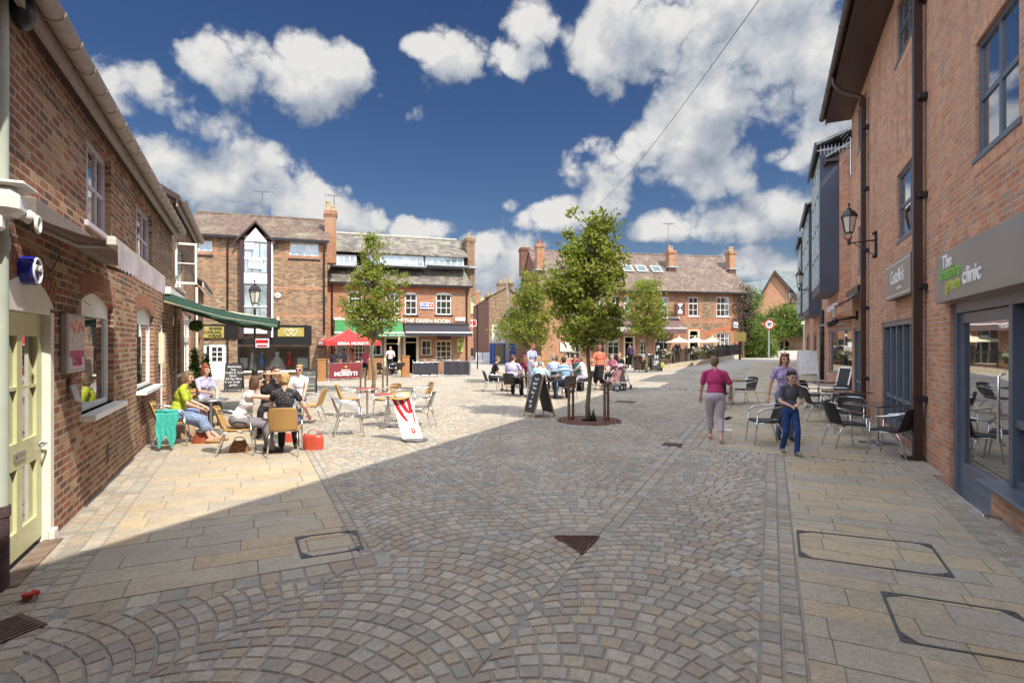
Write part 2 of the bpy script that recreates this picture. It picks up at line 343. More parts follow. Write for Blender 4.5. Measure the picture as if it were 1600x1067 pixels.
gut = mat('weathered beige gutter', (.36, .30, .265), .5, var=.14, vs=9, bump=.1); soff = mat('dark timber', (.05, .035, .03), .8); darkin = mat('dark interior', (.02, .017, .015), .9)  # soff is plain dark brown timber
G_dark = glass('dark window glass', (.035, .04, .045), .12); G_sky = glass('reflecting window glass', (.05, .06, .07), .42); G_shop = glass('shop glass', (.02, .02, .02), .03, .95); G_mir = glass('mirror like shop glass', (.03, .03, .03), .42, .35); G_lamp = mat('frosted lamp glass', (.62, .58, .50), .25, var=.05)
G_pale = glass('pale curtained glass', (.42, .50, .52), .16)
# ================================================================ ground
FL = Frame(-4.40, 5.21, 115.86)                 # left wall: x runs away along the wall, y into the building
def wallX_R(Y): return 2.455+.4765*Y
FR = Frame(wallX_R(8.0), 8.0, -115.48)          # right wall: x runs towards the camera
FA = Frame(-13.65, 29.0, 18.1); FB = Frame(-13.65-2.2*sin(rad(18.1)), 29.0+2.2*cos(rad(18.1)), 18.1); FD = Frame(9.53, 45, 11.4)
def setts_mat(name, cols, sc=60, rough=.8):
    m = bpy.data.materials.new(name); m.use_nodes = True; t = NT(m.node_tree); b = m.node_tree.nodes['Principled BSDF']
    at = t.n('ShaderNodeAttribute'); at.attribute_name = 'rnd'; sp = t.n('ShaderNodeSeparateColor'); t.l(at.outputs['Color'], sp.inputs[0])
    n = len(cols); base = t.ramp(sp.outputs[0], [(i/n, c) for i, c in enumerate(cols)], 'CONSTANT')
    tcn = t.n('ShaderNodeTexCoord'); ov = tcn.outputs['Object']
    # each stone takes its own veining
    off = t.n('ShaderNodeVectorMath', operation='MULTIPLY_ADD'); t.l(at.outputs['Color'], off.inputs[0]); off.inputs[1].default_value = (9, 9, 9); t.l(ov, off.inputs[2])
    v1 = t.noise(off.outputs[0], 5, 5, .6, .6); base = t.mix(t.ramp(v1.outputs[0], [(.45, (0, 0, 0)), (.7, (.55, .55, .55))]), base, tuple(x*.8 for x in cols[1]))
    sp1 = t.noise(ov, sc*3, 2, .6); sp2 = t.noise(ov, sc*.5, 5, .7)
    base = t.mix(.75, base, t.ramp(sp1.outputs[0], [(.34, (.55, .54, .53)), (.5, (1, 1, 1)), (.68, (1.22, 1.2, 1.17))]), 'MULTIPLY')
    base = t.mix(.6, base, t.ramp(sp2.outputs[0], [(.3, (.66, .64, .62)), (.7, (1.15, 1.14, 1.12))]), 'MULTIPLY')
    lg = t.noise(ov, .45, 6, .65); base = t.mix(.7, base, t.ramp(lg.outputs[0], [(.3, (.72, .70, .68)), (.7, (1.12, 1.12, 1.12))]), 'MULTIPLY')
    gum = t.n('ShaderNodeTexVoronoi'); gum.inputs['Scale'].default_value = 3.1; t.l(ov, gum.inputs['Vector']); spv = t.n('ShaderNodeSeparateColor'); t.l(gum.outputs['Color'], spv.inputs[0])
    isg = t.m('MULTIPLY', t.m('LESS_THAN', gum.outputs['Distance'], .045), t.m('GREATER_THAN', spv.outputs[0], .45)); base = t.mix(t.m('MULTIPLY', isg, .6), base, (.09, .085, .08))
    stn = t.noise(ov, 2.2, 7, .7, .8); base = t.mix(t.ramp(stn.outputs[0], [(.56, (0, 0, 0)), (.74, (.42, .42, .42))]), base, (.15, .13, .11))
    base = t.mix(1.0, base, (1.05, 1.0, .92), 'MULTIPLY')
    t.l(base, b.inputs['Base Color']); b.inputs['Specular IOR Level'].default_value = .35
    t.l(t.m('ADD', t.m('MULTIPLY', sp2.outputs[0], .3), rough-.2), b.inputs['Roughness'])
    bp = t.n('ShaderNodeBump'); bp.inputs['Strength'].default_value = .3; bp.inputs['Distance'].default_value = .005
    t.l(t.m('ADD', sp1.outputs[0], sp2.outputs[0]), bp.inputs['Height']); t.l(bp.outputs[0], b.inputs['Normal']); return m
M_sett = setts_mat('granite setts', [(.41,.395,.365),(.35,.34,.325),(.46,.42,.365),(.41,.355,.295),(.43,.42,.40),(.335,.325,.31),(.42,.375,.295),(.44,.415,.38),(.385,.32,.27),(.48,.45,.41)])
M_slab = setts_mat('granite slabs', [(.49,.43,.34),(.44,.405,.355),(.50,.415,.30),(.46,.425,.37),(.42,.395,.36),(.52,.445,.33),(.47,.43,.355)], 50)
joint = mat('dark jointing sand', (.15, .135, .12), .95, var=.3, vs=20, bump=.4, bs=120)
rng = random.Random(7)
class Stones:
    def __init__(s): s.v = []; s.f = []; s.c = []
    def add(s, quad, zt, bev=.008, chamf=True, tone=None):
        b = len(s.v); cx = sum(p[0] for p in quad)/len(quad); cy = sum(p[1] for p in quad)/len(quad); n = len(quad)
        g = gz(cx, cy); tx, ty = rng.gauss(0, .005), rng.gauss(0, .005); dz = rng.gauss(0, .0006)
        for (x, y) in quad: s.v.append((x, y, g+zt-.012))
        for (x, y) in quad:
            L = math.hypot(x-cx, y-cy); k = 1-bev*1.5/max(L, .02)
            xx, yy = cx+(x-cx)*k, cy+(y-cy)*k; s.v.append((xx, yy, gz(xx, yy)+zt+dz+tx*(xx-cx)*.6+ty*(yy-cy)*.6))
        s.f.append(tuple(b+n+i for i in range(n)))
        for i in range(n): s.f.append((b+i, b+(i+1) % n, b+n+(i+1) % n, b+n+i))
        c = (rng.random() if tone is None else tone, rng.random(), rng.random(), 1); s.c += [c]*(2*n)
    def build(s, name, m):
        me = bpy.data.meshes.new(name); me.from_pydata(s.v, [], s.f); me.materials.append(m)
        ca = me.color_attributes.new('rnd', 'FLOAT_COLOR', 'POINT'); ca.data.foreach_set('color', np.array(s.c, dtype=np.float32).ravel())
        o = bpy.data.objects.new(name, me); COL.objects.link(o); o['kind'] = 'structure'; return o
uL = (sin(rad(-25.86)), cos(rad(-25.86)))
def latR(x, y): return x*uR[1]-y*uR[0]
def alR(x, y): return x*uR[0]+y*uR[1]
def fromR(l, a): return (l*uR[1]+a*uR[0], -l*uR[0]+a*uR[1])
def latL(x, y): return x*uL[1]-y*uL[0]
def alL(x, y): return x*uL[0]+y*uL[1]
def fromL(l, a): return (l*uL[1]+a*uL[0], -l*uL[0]+a*uL[1])
WL = latL(-4.40, 5.21); WR = latR(wallX_R(8), 8)     # wall offsets
BR = .19                                             # right border line; channel at CR
CR = latR(.83, 5.22); CLn = latL(.41, 5.22); SL = latL(-1.13, 4.79)
A0 = alL(-1.13, 4.79)-.0                             # near end of left slabs
AD = alR(4.52, 8.93)                                 # studs line on the right
bw = .14
def zone(x, y):
    lr, ll, ar, al = latR(x, y), latL(x, y), alR(x, y), alL(x, y)
    if lr > WR-.05 or ll < WL+.05: return None
    if lr > WR-.46: return 'bandR'
    if ll < WL+.49 and al > A0-3.0: return 'bandL'
    if lr > BR or (ar > AD+.1 and lr > CR+.32 and ar < 60): return 'slabR'
    if lr > BR-.25: return 'bordR'
    if ar > AD-.1 and lr > CR: return 'bordC'
    if al > A0 and ll < SL-.19 and al < A0+11.5: return 'slabL'
    if al > A0-.22 and al < A0 and ll < SL: return 'bordA'
    if al > A0-.22 and ll < SL and al < A0+11.5: return 'bordL'
    if lr > CR and al < 0: return 'fanR'
    inV = (ll > CLn and lr < CR)
    if abs(lr-CR) < bw and y > 5.2: return 'chR'
    if abs(ll-CLn) < bw and y > 5.2 and ll < CLn+bw: return 'chL' if lr < CR-bw else 'fanR'
    if inV and y > 5.2: return 'fanV'
    if ll < CLn and ll > SL and al > A0: return 'fanL'
    return 'fanR'
GR = [(.41,5.22),(.83,5.22),(.61,4.78)]
def in_grate(x, y): return 4.78 < y < 5.24 and abs(x-.61) < .25*(y-4.74)/.46+.01
TREES = []
def blocked(x, y):
    if in_grate(x, y): return True
    for (tx, ty, r) in TREES:
        if (x-tx)**2+(y-ty)**2 < r*r: return True
    return False
T1 = G(920, 657); T2 = G(583, 614); T3 = Vector((1.3, 25.5, 0)); T4 = G(1010, 588)
TREES = [(T1.x, T1.y, .78)]
st = Stones(); slabs = Stones()
def fans(zname, frm, lat0, W_, ncol, a0, a1, ymax, h=.130, sw=.130):
    Rr = W_/2*1.34; amax = math.asin(W_/2/Rr); g = .0048
    for c in range(ncol):
        l0 = lat0+W_*(c+.5)
        for r in range(int((a1-a0)/h)):
            base = a0+r*h; n = max(2, round(2*amax*Rr/(sw*rng.uniform(.93, 1.08)))); ph = rng.uniform(-.45, .45)
            ang = [-amax]+[-amax+2*amax*(k+ph+rng.uniform(-.06, .06))/n for k in range(1, n)]+[amax]
            if ang[1]-ang[0] < .05: ang.pop(1)
            if ang[-1]-ang[-2] < .05: ang.pop(-2)
            up = [max(-amax, min(amax, a+h*sin(a)/Rr*.9)) for a in ang]       # joints run square to the arc
            for k in range(len(ang)-1):
                q = []
                for (a, tt, s_) in ((ang[k], 0, 1), (ang[k+1], 0, -1), (up[k+1], 1, -1), (up[k], 1, 1)):
                    aa = a+s_*g/Rr
                    q.append(frm(l0+Rr*sin(aa)+rng.gauss(0, .0016), base+Rr*(cos(aa)-1)+(h-g/cos(aa) if tt else g/cos(aa))+rng.gauss(0, .0016)))
                if abs(q[2][0]-q[3][0])+abs(q[2][1]-q[3][1]) < .03: continue
                cx = sum(p[0] for p in q)/4; cy = sum(p[1] for p in q)/4
                if cy < 1.6 or cy > ymax or abs(cx) > cy*1.0+.5: continue
                if zone(cx, cy) != zname or blocked(cx, cy): continue
                st.add(q, .004)
fans('fanR', fromR, CR, BR-.25-CR, 1, 0, 26, 24)
fans('fanR', fromR, CR-1.62*3, 1.62, 3, 0, 26, 24)
fans('fanR', fromR, CR-1.62*8, 1.62, 5, 0, 14, 8)
fans('fanL', fromL, CLn-1.60, 1.60, 1, 2, 30, 26)
fans('fanV', lambda l, a: (l, a), .62-1.7*8.5, 1.7, 17, 3, 31, 31)
def strip(zname, frm, l0, l1, a0, a1, rows, ln, target=st, ymax=34, cross=False, tone=None):
    for r in range(rows):
        la, lb = l0+(l1-l0)*r/rows, l0+(l1-l0)*(r+1)/rows; a = a0+rng.random()*ln
        while a < a1:
            L = ln*rng.uniform(.82, 1.2); g = .005
            q = [(la+g, a+g), (lb-g, a+g), (lb-g, a+L-g), (la+g, a+L-g)]
            if cross: q = [(p[1], p[0]) for p in q]
            q = [frm(*p) for p in q]; a += L
            cx = sum(p[0] for p in q)/4; cy = sum(p[1] for p in q)/4
            if cy < 1.4 or cy > ymax or abs(cx) > cy*1.05+.6 or blocked(cx, cy): continue
            if zname and zone(cx, cy) != zname: continue
            target.add(q if not cross else q[::-1], .004, tone=tone)
strip('bandR', fromR, WR-.45, WR-.03, 0, 40, 4, .11)
strip('bandL', fromL, WL+.03, WL+.48, 0, 24, 3, .15)
strip('bordR', fromR, BR-.25, BR, 0, 14, 2, .13)
strip('bordC', fromR, CR+.02, CR+.32, AD, 45, 2, .15)
strip('bordC', fromR, AD-.1, AD+.1, CR, BR+.4, 1, .15, cross=True)
strip('bordL', fromL, SL-.19, SL, A0-.22, 20, 2, .12)
strip('bordA', fromL, A0-.22, A0, WL, SL, 1, .17, cross=True)
strip('chR', fromR, CR-bw, CR+bw*.9, 4.9, 40, 2, .16)
strip('chL', fromL, CLn-bw, CLn+bw, 3.9, 14, 2, .16)
# slabs: courses across the pavement
def slab_run(zname, frm, l0, l1, a0, a1, ymax):
    a = a0
    while a < a1:
        H = rng.choice([.27, .3, .24, .33]); l = l0-rng.random()*.5
        while l < l1:
            L = rng.choice([.45, .6, .75, .9]); la, lb = max(l, l0), min(l+L, l1); l += L
            if lb-la < .05: continue
            g = .0028; q = [frm(la+g, a+g), frm(lb-g, a+g), frm(lb-g, a+H-g), frm(la+g, a+H-g)]
            cx = sum(p[0] for p in q)/4; cy = sum(p[1] for p in q)/4
            if cy < 1.2 or cy > ymax or zone(cx, cy) != zname: continue
            slabs.add(q, .004, .0022)
        a += H
slab_run('slabR', fromR, BR+.005, WR-.46, 0, AD, 40)
slab_run('slabR', fromR, CR+.33, WR-.46, AD+.11, 44, 45)
slab_run('slabL', fromL, WL+.49, SL-.195, A0, A0+11.5, 40)
# loose coursed setts for the far sunny part of the square
a = 6.0; sh = rng
for r in range(210):
    y = 8+r*.125
    x = -16+rng.random()*.1
    if y > 33: break
    while x < 12:
        L = .14*rng.uniform(.8, 1.25); cx, cy = x+L/2, y+.06; x += L
        z = zone(cx, cy)
        ok = (z in ('fanR',) and not (latR(cx, cy) > CR-1.62*3 and alR(cx, cy) < 26 and cy < 24) and not (cy < 8.2)) or (z == 'fanL' and alL(cx, cy) > 30)
        if not ok or abs(cx) > cy*.98+.5: continue
        g = .005; jy = rng.gauss(0, .004)
        st.add([(cx-L/2+g, y+g+jy), (cx+L/2-g, y+g+jy), (cx+L/2-g, y+.125-g+jy), (cx-L/2+g, y+.125-g+jy)], .004)
st.build('paving_setts', M_sett); slabs.build('paving_slabs', M_slab)
def far_mat():
    m = bpy.data.materials.new('pale ground'); m.use_nodes = True; t = NT(m.node_tree); b = m.node_tree.nodes['Principled BSDF']
    tcn = t.n('ShaderNodeTexCoord'); ov = tcn.outputs['Object']
    ln = t.n('ShaderNodeVectorMath', operation='LENGTH'); t.l(ov, ln.inputs[0])
    far = t.m('MULTIPLY', t.m('SUBTRACT', ln.outputs['Value'], 30), .2, clamp=True)
    n1 = t.noise(ov, 8, 6, .7); n2 = t.noise(ov, .25, 5, .6)
    c = t.mix(far, (.27, .25, .225), t.mix(n2.outputs[0], (.42, .38, .32), (.33, .31, .28)))
    c = t.mix(.7, c, t.ramp(n1.outputs[0], [(.3, (.7, .7, .7)), (.7, (1.2, 1.2, 1.2))]), 'MULTIPLY')
    t.l(c, b.inputs['Base Color']); b.inputs['Roughness'].default_value = .9; return m
gb = MB(); xs = sorted(set([-600, -300, -120, -60, -40]+list(range(-30, 61, 1))+[70, 90, 130, 300, 600])); ys = sorted(set([-300, -60, -20, -8, -4]+list(range(0, 101, 1))+[110, 130, 160, 220, 400, 900]))
for y in ys:
    for x in xs: gb.v.append((x, y, gz(x, y)-.006))
nx = len(xs)
for j in range(len(ys)-1):
    for i in range(nx-1): gb.f.append((j*nx+i, j*nx+i+1, (j+1)*nx+i+1, (j+1)*nx+i)); gb.m.append(0); gb.sm.append(True)
gb.build('ground', far_mat(), recalc=False)['kind'] = 'structure'
rust = mat('rusty cast iron', (.16, .085, .055), .7, .3, var=.3, vs=30, bump=.4, bs=90)
iron = mat('grey cast iron', (.12, .12, .125), .55, .5, var=.2)
# triangular drain grate
t = thing('drain_grate', 'rusty triangular drain grate where the two paved channels meet', 'drain grate', (.62, 5.07, 0))
b = MB(); P = [(-.21, .15), (.21, .15), (0, -.29)]
for k in range(3):
    (x0, y0), (x1, y1) = P[k], P[(k+1) % 3]; b.cyl((x0, y0, .006), (x1, y1, .006), .010, n=6)
b.build('frame', rust, t)
b = MB()
for k in range(-7, 8):
    for j in range(9):
        x = k*.027+(.0135 if j % 2 else 0); y = .13-j*.047
        hw = (y+.29)/.44*.21
        if abs(x) < hw-.015: b.box(x-.004, x+.004, y-.022, y+.022, -.002, .006); b.box(x-.013, x+.013, y-.004, y+.004, -.0021, .0055)
b.build('grille', rust, t)
MB().poly([(p[0], p[1], -.004) for p in P]).build('pit', darkin, t)
# access covers with steel edges, filled with slabs
def cover(pts, label, w_=.011):
    P = [Vector((p.x, p.y, 0)) for p in pts]; c = sum(P, Vector())/4; t = thing('access_cover', label, 'access cover', (c.x, c.y, c.z+.0), 0, 'recessed access covers in the paving'); Q = [p-c for p in P]; b = MB()
    for k in range(4):
        a, d = Q[k], Q[(k+1) % 4]; u = (d-a).normalized(); n = Vector((-u.y, u.x, 0))*w_
        b.prism([a+n+Vector((0, 0, .003)), d+n+Vector((0, 0, .003)), d-n+Vector((0, 0, .003)), a-n+Vector((0, 0, .003))], (0, 0, .006))
    b.build('steel_edge', iron, t)
    for k in range(4):
        a, u, v = Q[k], (Q[(k+1) % 4]-Q[k]).normalized()*.15, (Q[k-1]-Q[k]).normalized()*.095
        b = MB(); zz = Vector((0, 0, .0045)); b.prism([a+zz, a+u+zz, a+v+zz], (0, 0, .006)); b.build('corner_plate', iron, t)
        b = MB(); b.box(a.x+(u.x+v.x)*.3-.012, a.x+(u.x+v.x)*.3+.012, a.y+(u.y+v.y)*.3-.005, a.y+(u.y+v.y)*.3+.005, .0107, .0117); b.build('keyhole', darkin, t)
cover([G(462, 840), G(556, 829), G(567, 858), G(472, 873)], 'small slab-filled access cover on the left pavement near the shadow edge')
cover([G(1246, 829), G(1453, 851), G(1490, 903), G(1250, 870)], 'long slab-filled access cover beside the right border, behind the nearest one')
cover([G(1378, 925), G(1585, 957), G(1690, 1050), G(1410, 1003)], 'nearest slab-filled access cover at the lower right')
for (px, py, lab) in ((1051, 695, 'small square rusty gully grate in the right paved channel'), (978, 628, 'dark gully grate in the shade behind the middle tree'), (8, 985, 'dark gully grate beside the foot of the grey downpipe')):
    p = G(px, py); t = thing('gully_grate', lab, 'gully grate', (p.x, p.y, p.z), rad(-25)); s_ = .17
    if px == 978: s_ = .3
    b = MB(); b.box(-s_, s_, -s_*.9, s_*.9, .006, .012); b.build('plate', rust, t)
    b = MB()
    for k in range(-3, 4): b.box(k*s_*.25-.008, k*s_*.25+.008, -s_*.7, s_*.7, .0125, .014)
    b.build('slots', darkin, t)
# studs
for i in range(26):
    l = CR+.5+i*.135
    if l > WR-.5: break
    p = fromR(l, AD+.0+(.0 if i % 2 else .09)); b = MB(); b.lathe([(.02, .004), (.02, .010), (.012, .013), (.0001, .014)], n=8)
    o = b.build('paving_stud', iron); o.location = (p[0], p[1], gz(*p)); tag(o, 'tiny dark metal stud in the line across the right pavement', 'paving stud', 'metal studs in a line across the pavement')
# ================================================================ buildings
def wall(parent, x0, x1, z0, z1, holes, m, y=0.0, dep=.12, name='wall', extra=None):
    """brick sheet with window openings and their reveals; holes: (x0,x1,z0,z1[,rise])"""
    b = MB(); H = [tuple(h)+(0,)*(5-len(h)) for h in holes]
    xs = sorted(set([x0, x1]+[v for h in H for v in h[:2] if x0 < v < x1])); zs = sorted(set([z0, z1]+[v for h in H for v in h[2:4] if z0 < v < z1]))
    for i in range(len(xs)-1):
        for j in range(len(zs)-1):
            cx, cz = (xs[i]+xs[i+1])/2, (zs[j]+zs[j+1])/2
            if any(h[0] < cx < h[1] and h[2] < cz < h[3] for h in H): continue
            b.add([(xs[i], y, zs[j]), (xs[i+1], y, zs[j]), (xs[i+1], y, zs[j+1]), (xs[i], y, zs[j+1])], [(0, 1, 2, 3)])
    for (a, c, d, e, r) in H:
        b.add([(a, y, d), (a, y+dep, d), (a, y+dep, e), (a, y, e)], [(0, 1, 2, 3)]); b.add([(c, y, d), (c, y+dep, d), (c, y+dep, e), (c, y, e)], [(3, 2, 1, 0)])
        b.add([(a, y, d), (c, y, d), (c, y+dep, d), (a, y+dep, d)], [(0, 1, 2, 3)])
        if r == 0: b.add([(a, y, e), (c, y, e), (c, y+dep, e), (a, y+dep, e)], [(3, 2, 1, 0)])
        else:
            n = 10; w2 = (c-a)/2; R = (w2*w2+r*r)/(2*r); cx = (a+c)/2; cz = e-R; pts = []
            for k in range(n+1):
                xx = a+(c-a)*k/n; pts.append((xx, cz+math.sqrt(max(0, R*R-(xx-cx)**2))))
            for k in range(n):
                p, q = pts[k], pts[k+1]
                b.add([(p[0], y, p[1]), (q[0], y, q[1]), (q[0], y, e), (p[0], y, e)], [(0, 1, 2, 3)])
                b.add([(p[0], y, p[1]), (q[0], y, q[1]), (q[0], y+dep, q[1]), (p[0], y+dep, p[1])], [(3, 2, 1, 0)])
    if extra: extra(b)
    return b.build(name, m, parent, recalc=False)
def arc_pts(a, c, ze, r, n=10, inset=0):
    w2 = (c-a)/2; R = (w2*w2+r*r)/(2*r); cx = (a+c)/2; cz = ze-R; out = []
    for k in range(n+1):
        xx = a+(c-a)*k/n; out.append((xx, cz+math.sqrt(max(0, R*R-(xx-cx)**2))-inset))
    return out
def window(parent, x0, x1, z0, z1, cols=2, rows=2, fm=None, gm=None, sill=None, rise=0, y=.07, fw=.05, bw_=.025, sash=None, head=0, name='window', sproj=.07):
    fm = fm or white; gm = gm or G_dark; b = MB()
    zt = z1-rise-head
    b.box(x0, x0+fw, y, y+.05, z0, z1-rise); b.box(x1-fw, x1, y, y+.05, z0, z1-rise); b.box(x0+fw, x1-fw, y+.001, y+.049, z0, z0+fw)
    b.box(x0+fw, x1-fw, y+.001, y+.049, zt-fw, zt)
    if rise or head:
        if rise:
            ap = arc_pts(x0, x1, z1, rise); b.prism([(x0+fw*.1, y+.003, zt)]+[(p[0], y+.003, p[1]) for p in ap]+[(x1-fw*.1, y+.003, zt)], (0, .04, 0))
        else: b.box(x0+fw, x1-fw, y+.003, y+.045, zt, z1)
    for k in range(1, cols):
        xx = x0+(x1-x0)*k/cols; b.box(xx-bw_/2, xx+bw_/2, y+.008, y+.045, z0+fw, zt-fw)
    for k in range(1, rows):
        zz = z0+(zt-z0)*k/rows; b.box(x0+fw, x1-fw, y+.012, y+.044, zz-bw_/2, zz+bw_/2)
    if sash is not None: zz = z0+(zt-z0)*sash; b.box(x0+fw, x1-fw, y-.01, y+.046, zz-fw*.5, zz+fw*.5)
    w_ = b.build(name, fm, parent)
    MB().add([(x0, y+.03, z0), (x1, y+.03, z0), (x1, y+.03, zt), (x0, y+.03, zt)], [(0, 1, 2, 3)]).build('pane', gm, w_, recalc=False)
    if sill is not None: MB().bbox(((x0+x1)/2, y/2-sproj/2+.01, z0-.035), (x1-x0+.14, sproj+y, .07), b=.008).build('sill', sill, w_)
    return w_
def roof(parent, x0, x1, ye, yr, ze, zr, m, th=.08, yb=None, zb=None, name='roof', x0t=None, x1t=None):
    x0t = x0 if x0t is None else x0t; x1t = x1 if x1t is None else x1t; yb = 2*yr-ye if yb is None else yb; zb = ze if zb is None else zb; b = MB()
    b.add([(x0, ye, ze), (x1, ye, ze), (x1t, yr, zr), (x0t, yr, zr), (x0, yb, zb), (x1, yb, zb)], [(0, 1, 2, 3), (3, 2, 5, 4)])
    b.add([(x0, ye, ze-th), (x1, ye, ze-th), (x1t, yr, zr-th), (x0t, yr, zr-th), (x0, yb, zb-th), (x1, yb, zb-th)], [(3, 2, 1, 0), (4, 5, 2, 3)])
    b.add([(x0, ye, ze), (x1, ye, ze), (x1, ye, ze-th), (x0, ye, ze-th)], [(0, 3, 2, 1)])
    for xa, xb in ((x0, x0t), (x1, x1t)):
        b.add([(xa, ye, ze), (xb, yr, zr), (xa, yb, zb), (xa, yb, zb-th), (xb, yr, zr-th), (xa, ye, ze-th)], [(0, 1, 4, 5), (1, 2, 3, 4)])
    r = b.build(name, m, parent)
    b = MB(); n = int(max(2, (x1t-x0t)/.4)); 
    for k in range(n):
        xa = x0t+(x1t-x0t)*k/n; xb = x0t+(x1t-x0t)*(k+1)/n; b.cyl((xa, yr, zr+.0), (xb-.01, yr, zr+.0+rng.uniform(-.006, .006)), .09, n=8)
    b.build('ridge_tile', m, r); return r
def pipe(parent, pts, r, m, name='downpipe', coll=None):
    b = MB(); b.tube(pts, r, 10); 
    for z in (coll or []): b.cyl((pts[0][0], pts[0][1], z-.03), (pts[0][0], pts[0][1], z+.03), r*1.3, n=10); b.box(pts[0][0]-r*1.8, pts[0][0]+r*1.8, pts[0][1]+r*.2, pts[0][1]+r*1.6, z-.02, z+.02)
    return b.build(name, m, parent)
def gutter(parent, x0, x1, y, z, r, m, step=.9, name='gutter'):
    b = MB(); n = 8; vs = []
    for x in (x0, x1):
        for k in range(n+1): t = pi+pi*k/n; vs.append((x, y+r*cos(t), z+r*sin(t)))
    b.add(vs, [(k, k+1, n+2+k, n+1+k) for k in range(n)], True); b.add([(p[0], y+(p[1]-y)*.93, z+(p[2]-z)*.93) for p in vs], [(n+1+k, n+2+k, k+1, k) for k in range(n)], True)
    x = x0+.1
    while x < x1:
        ring = []
        for xx, rr in ((x-.022, r*1.0), (x-.02, r*1.1), (x+.02, r*1.1), (x+.022, r*1.0)):
            for k in range(n+1): t = pi+pi*k/n; ring.append((xx, y+rr*cos(t), z+rr*sin(t)))
        b.add(ring, [(j*(n+1)+k, j*(n+1)+k+1, (j+1)*(n+1)+k+1, (j+1)*(n+1)+k) for j in range(3) for k in range(n)], True); x += step
    return b.build(name, m, parent, recalc=False)
def chimney(parent, x, y, z0, z1, wx, wy, m, pots, potm=None, lead_=True):
    b = MB(); b.box(x-wx/2, x+wx/2, y-wy/2, y+wy/2, z0, z1-.35)
    for k, (e, a, c) in enumerate(((.03, -.35, -.25), (.07, -.25, -.10), (.04, -.10, 0))): b.box(x-wx/2-e, x+wx/2+e, y-wy/2-e, y+wy/2+e, z1+a+.001*k, z1+c)
    ch = b.build('chimney', m, parent)
    for (dx, h) in pots:
        MB().lathe([(.13, 0), (.11, .08), (.10, h-.08), (.125, h-.05), (.125, h), (.08, h), (.08, h-.1)], (x+dx, y, z1), 10).build('chimney_pot', potm or mat('buff clay pot', (.50, .36, .20), .8, var=.2), ch)
    return ch
def hollow(parent, x0, x1, y0, y1, z0, z1, m, floor=None, name='interior'):
    b = MB(); b.box(x0, x1, y0, y1, z0, z1); b.f = [b.f[i] for i in (0, 1, 3, 4, 5)]; b.m = b.m[:5]; b.sm = b.sm[:5]
    return b.build(name, m, parent, recalc=False)
def place(fr): return dict(loc=(fr.O.x, fr.O.y, 0), rz=fr.rz)

# ---------------------------------------------------------------- near left building
L1 = thing('brick_building', 'old brown brick building at the left edge with the sage green glazed door', 'building', **place(FL))
def s_at(px, py=537, off=0): return FL.p(px, py, off)[0]
xe = s_at(268)
dA, dB = -1.30, FL.p(81.5, 537)[0]
w1 = [FL.p(133, 550)[0]-.15, FL.p(178, 550)[0]]; w2 = [FL.p(214, 550)[0], FL.p(240.5, 550)[0]]
ua = [FL.p(134, 300)[0], FL.p(173.5, 300)[0]]; ub = [FL.p(212, 380)[0], FL.p(238.5, 380)[0]]
nd = [FL.p(251, 560)[0], FL.p(259.5, 560)[0]]
holes = [(dA, dB, -.2, 2.42, .22), (w1[0], w1[1], 1.05, 2.48, .13), (w2[0], w2[1], 1.05, 2.5, .13), (nd[0], nd[1], -.2, 2.55, .25),
         (ua[0], ua[1], 3.27, 4.33), (ub[0], ub[1], 3.22, 4.30)]
wall(L1, -9, xe, -.3, 4.62, holes, B_left)
b = MB(); b.box(-9, xe, .8, 7, -.2, 4.6); b.build('core', darkin, L1)
for (a, c, z, r) in ((dA, dB, 2.42, .22), (w1[0], w1[1], 2.48, .13), (w2[0], w2[1], 2.5, .13)):   # soldier brick arches, a course proud of the wall
    b = MB(); n = int((c-a)/.078)+2; ap = arc_pts(a-.04, c+.04, z+.02, r, n)
    for k in range(n):
        p, q = ap[k], ap[k+1]; dx, dz = q[0]-p[0], q[1]-p[1]; L = math.hypot(dx, dz); nx_, nz_ = -dz/L, dx/L; g = .005
        h = .225; P0 = (p[0]+dx*.1, p[1]+dz*.1); P1 = (q[0]-dx*.1, q[1]-dz*.1)
        b.prism([(P0[0], -.004, P0[1]), (P1[0], -.004, P1[1]), (P1[0]+nx_*h, -.004, P1[1]+nz_*h), (P0[0]+nx_*h, -.004, P0[1]+nz_*h)], (0, .05, 0))
    b.build('brick_arch', mat('burnt arch brick', (.31, .135, .08), .85, var=.4, vs=17, bump=.3), L1)
window(L1, w1[0], w1[1], 1.05, 2.48, 1, 1, white, G_sky, white, .13, fw=.06, head=.1, sproj=.16)
window(L1, w2[0], w2[1], 1.05, 2.5, 1, 1, white, G_sky, white, .13, fw=.06, head=.1, sproj=.16)
window(L1, ua[0], ua[1], 3.27, 4.33, 3, 2, lilacg, G_sky, lilacg, fw=.06, bw_=.045, sproj=.05)
window(L1, ub[0], ub[1], 3.22, 4.30, 3, 2, lilacg, G_sky, lilacg, fw=.06, bw_=.045, sproj=.05)
window(L1, nd[0], nd[1], 0.02, 2.55, 1, 1, white, G_dark, None, .25, fw=.09, name='doorway')
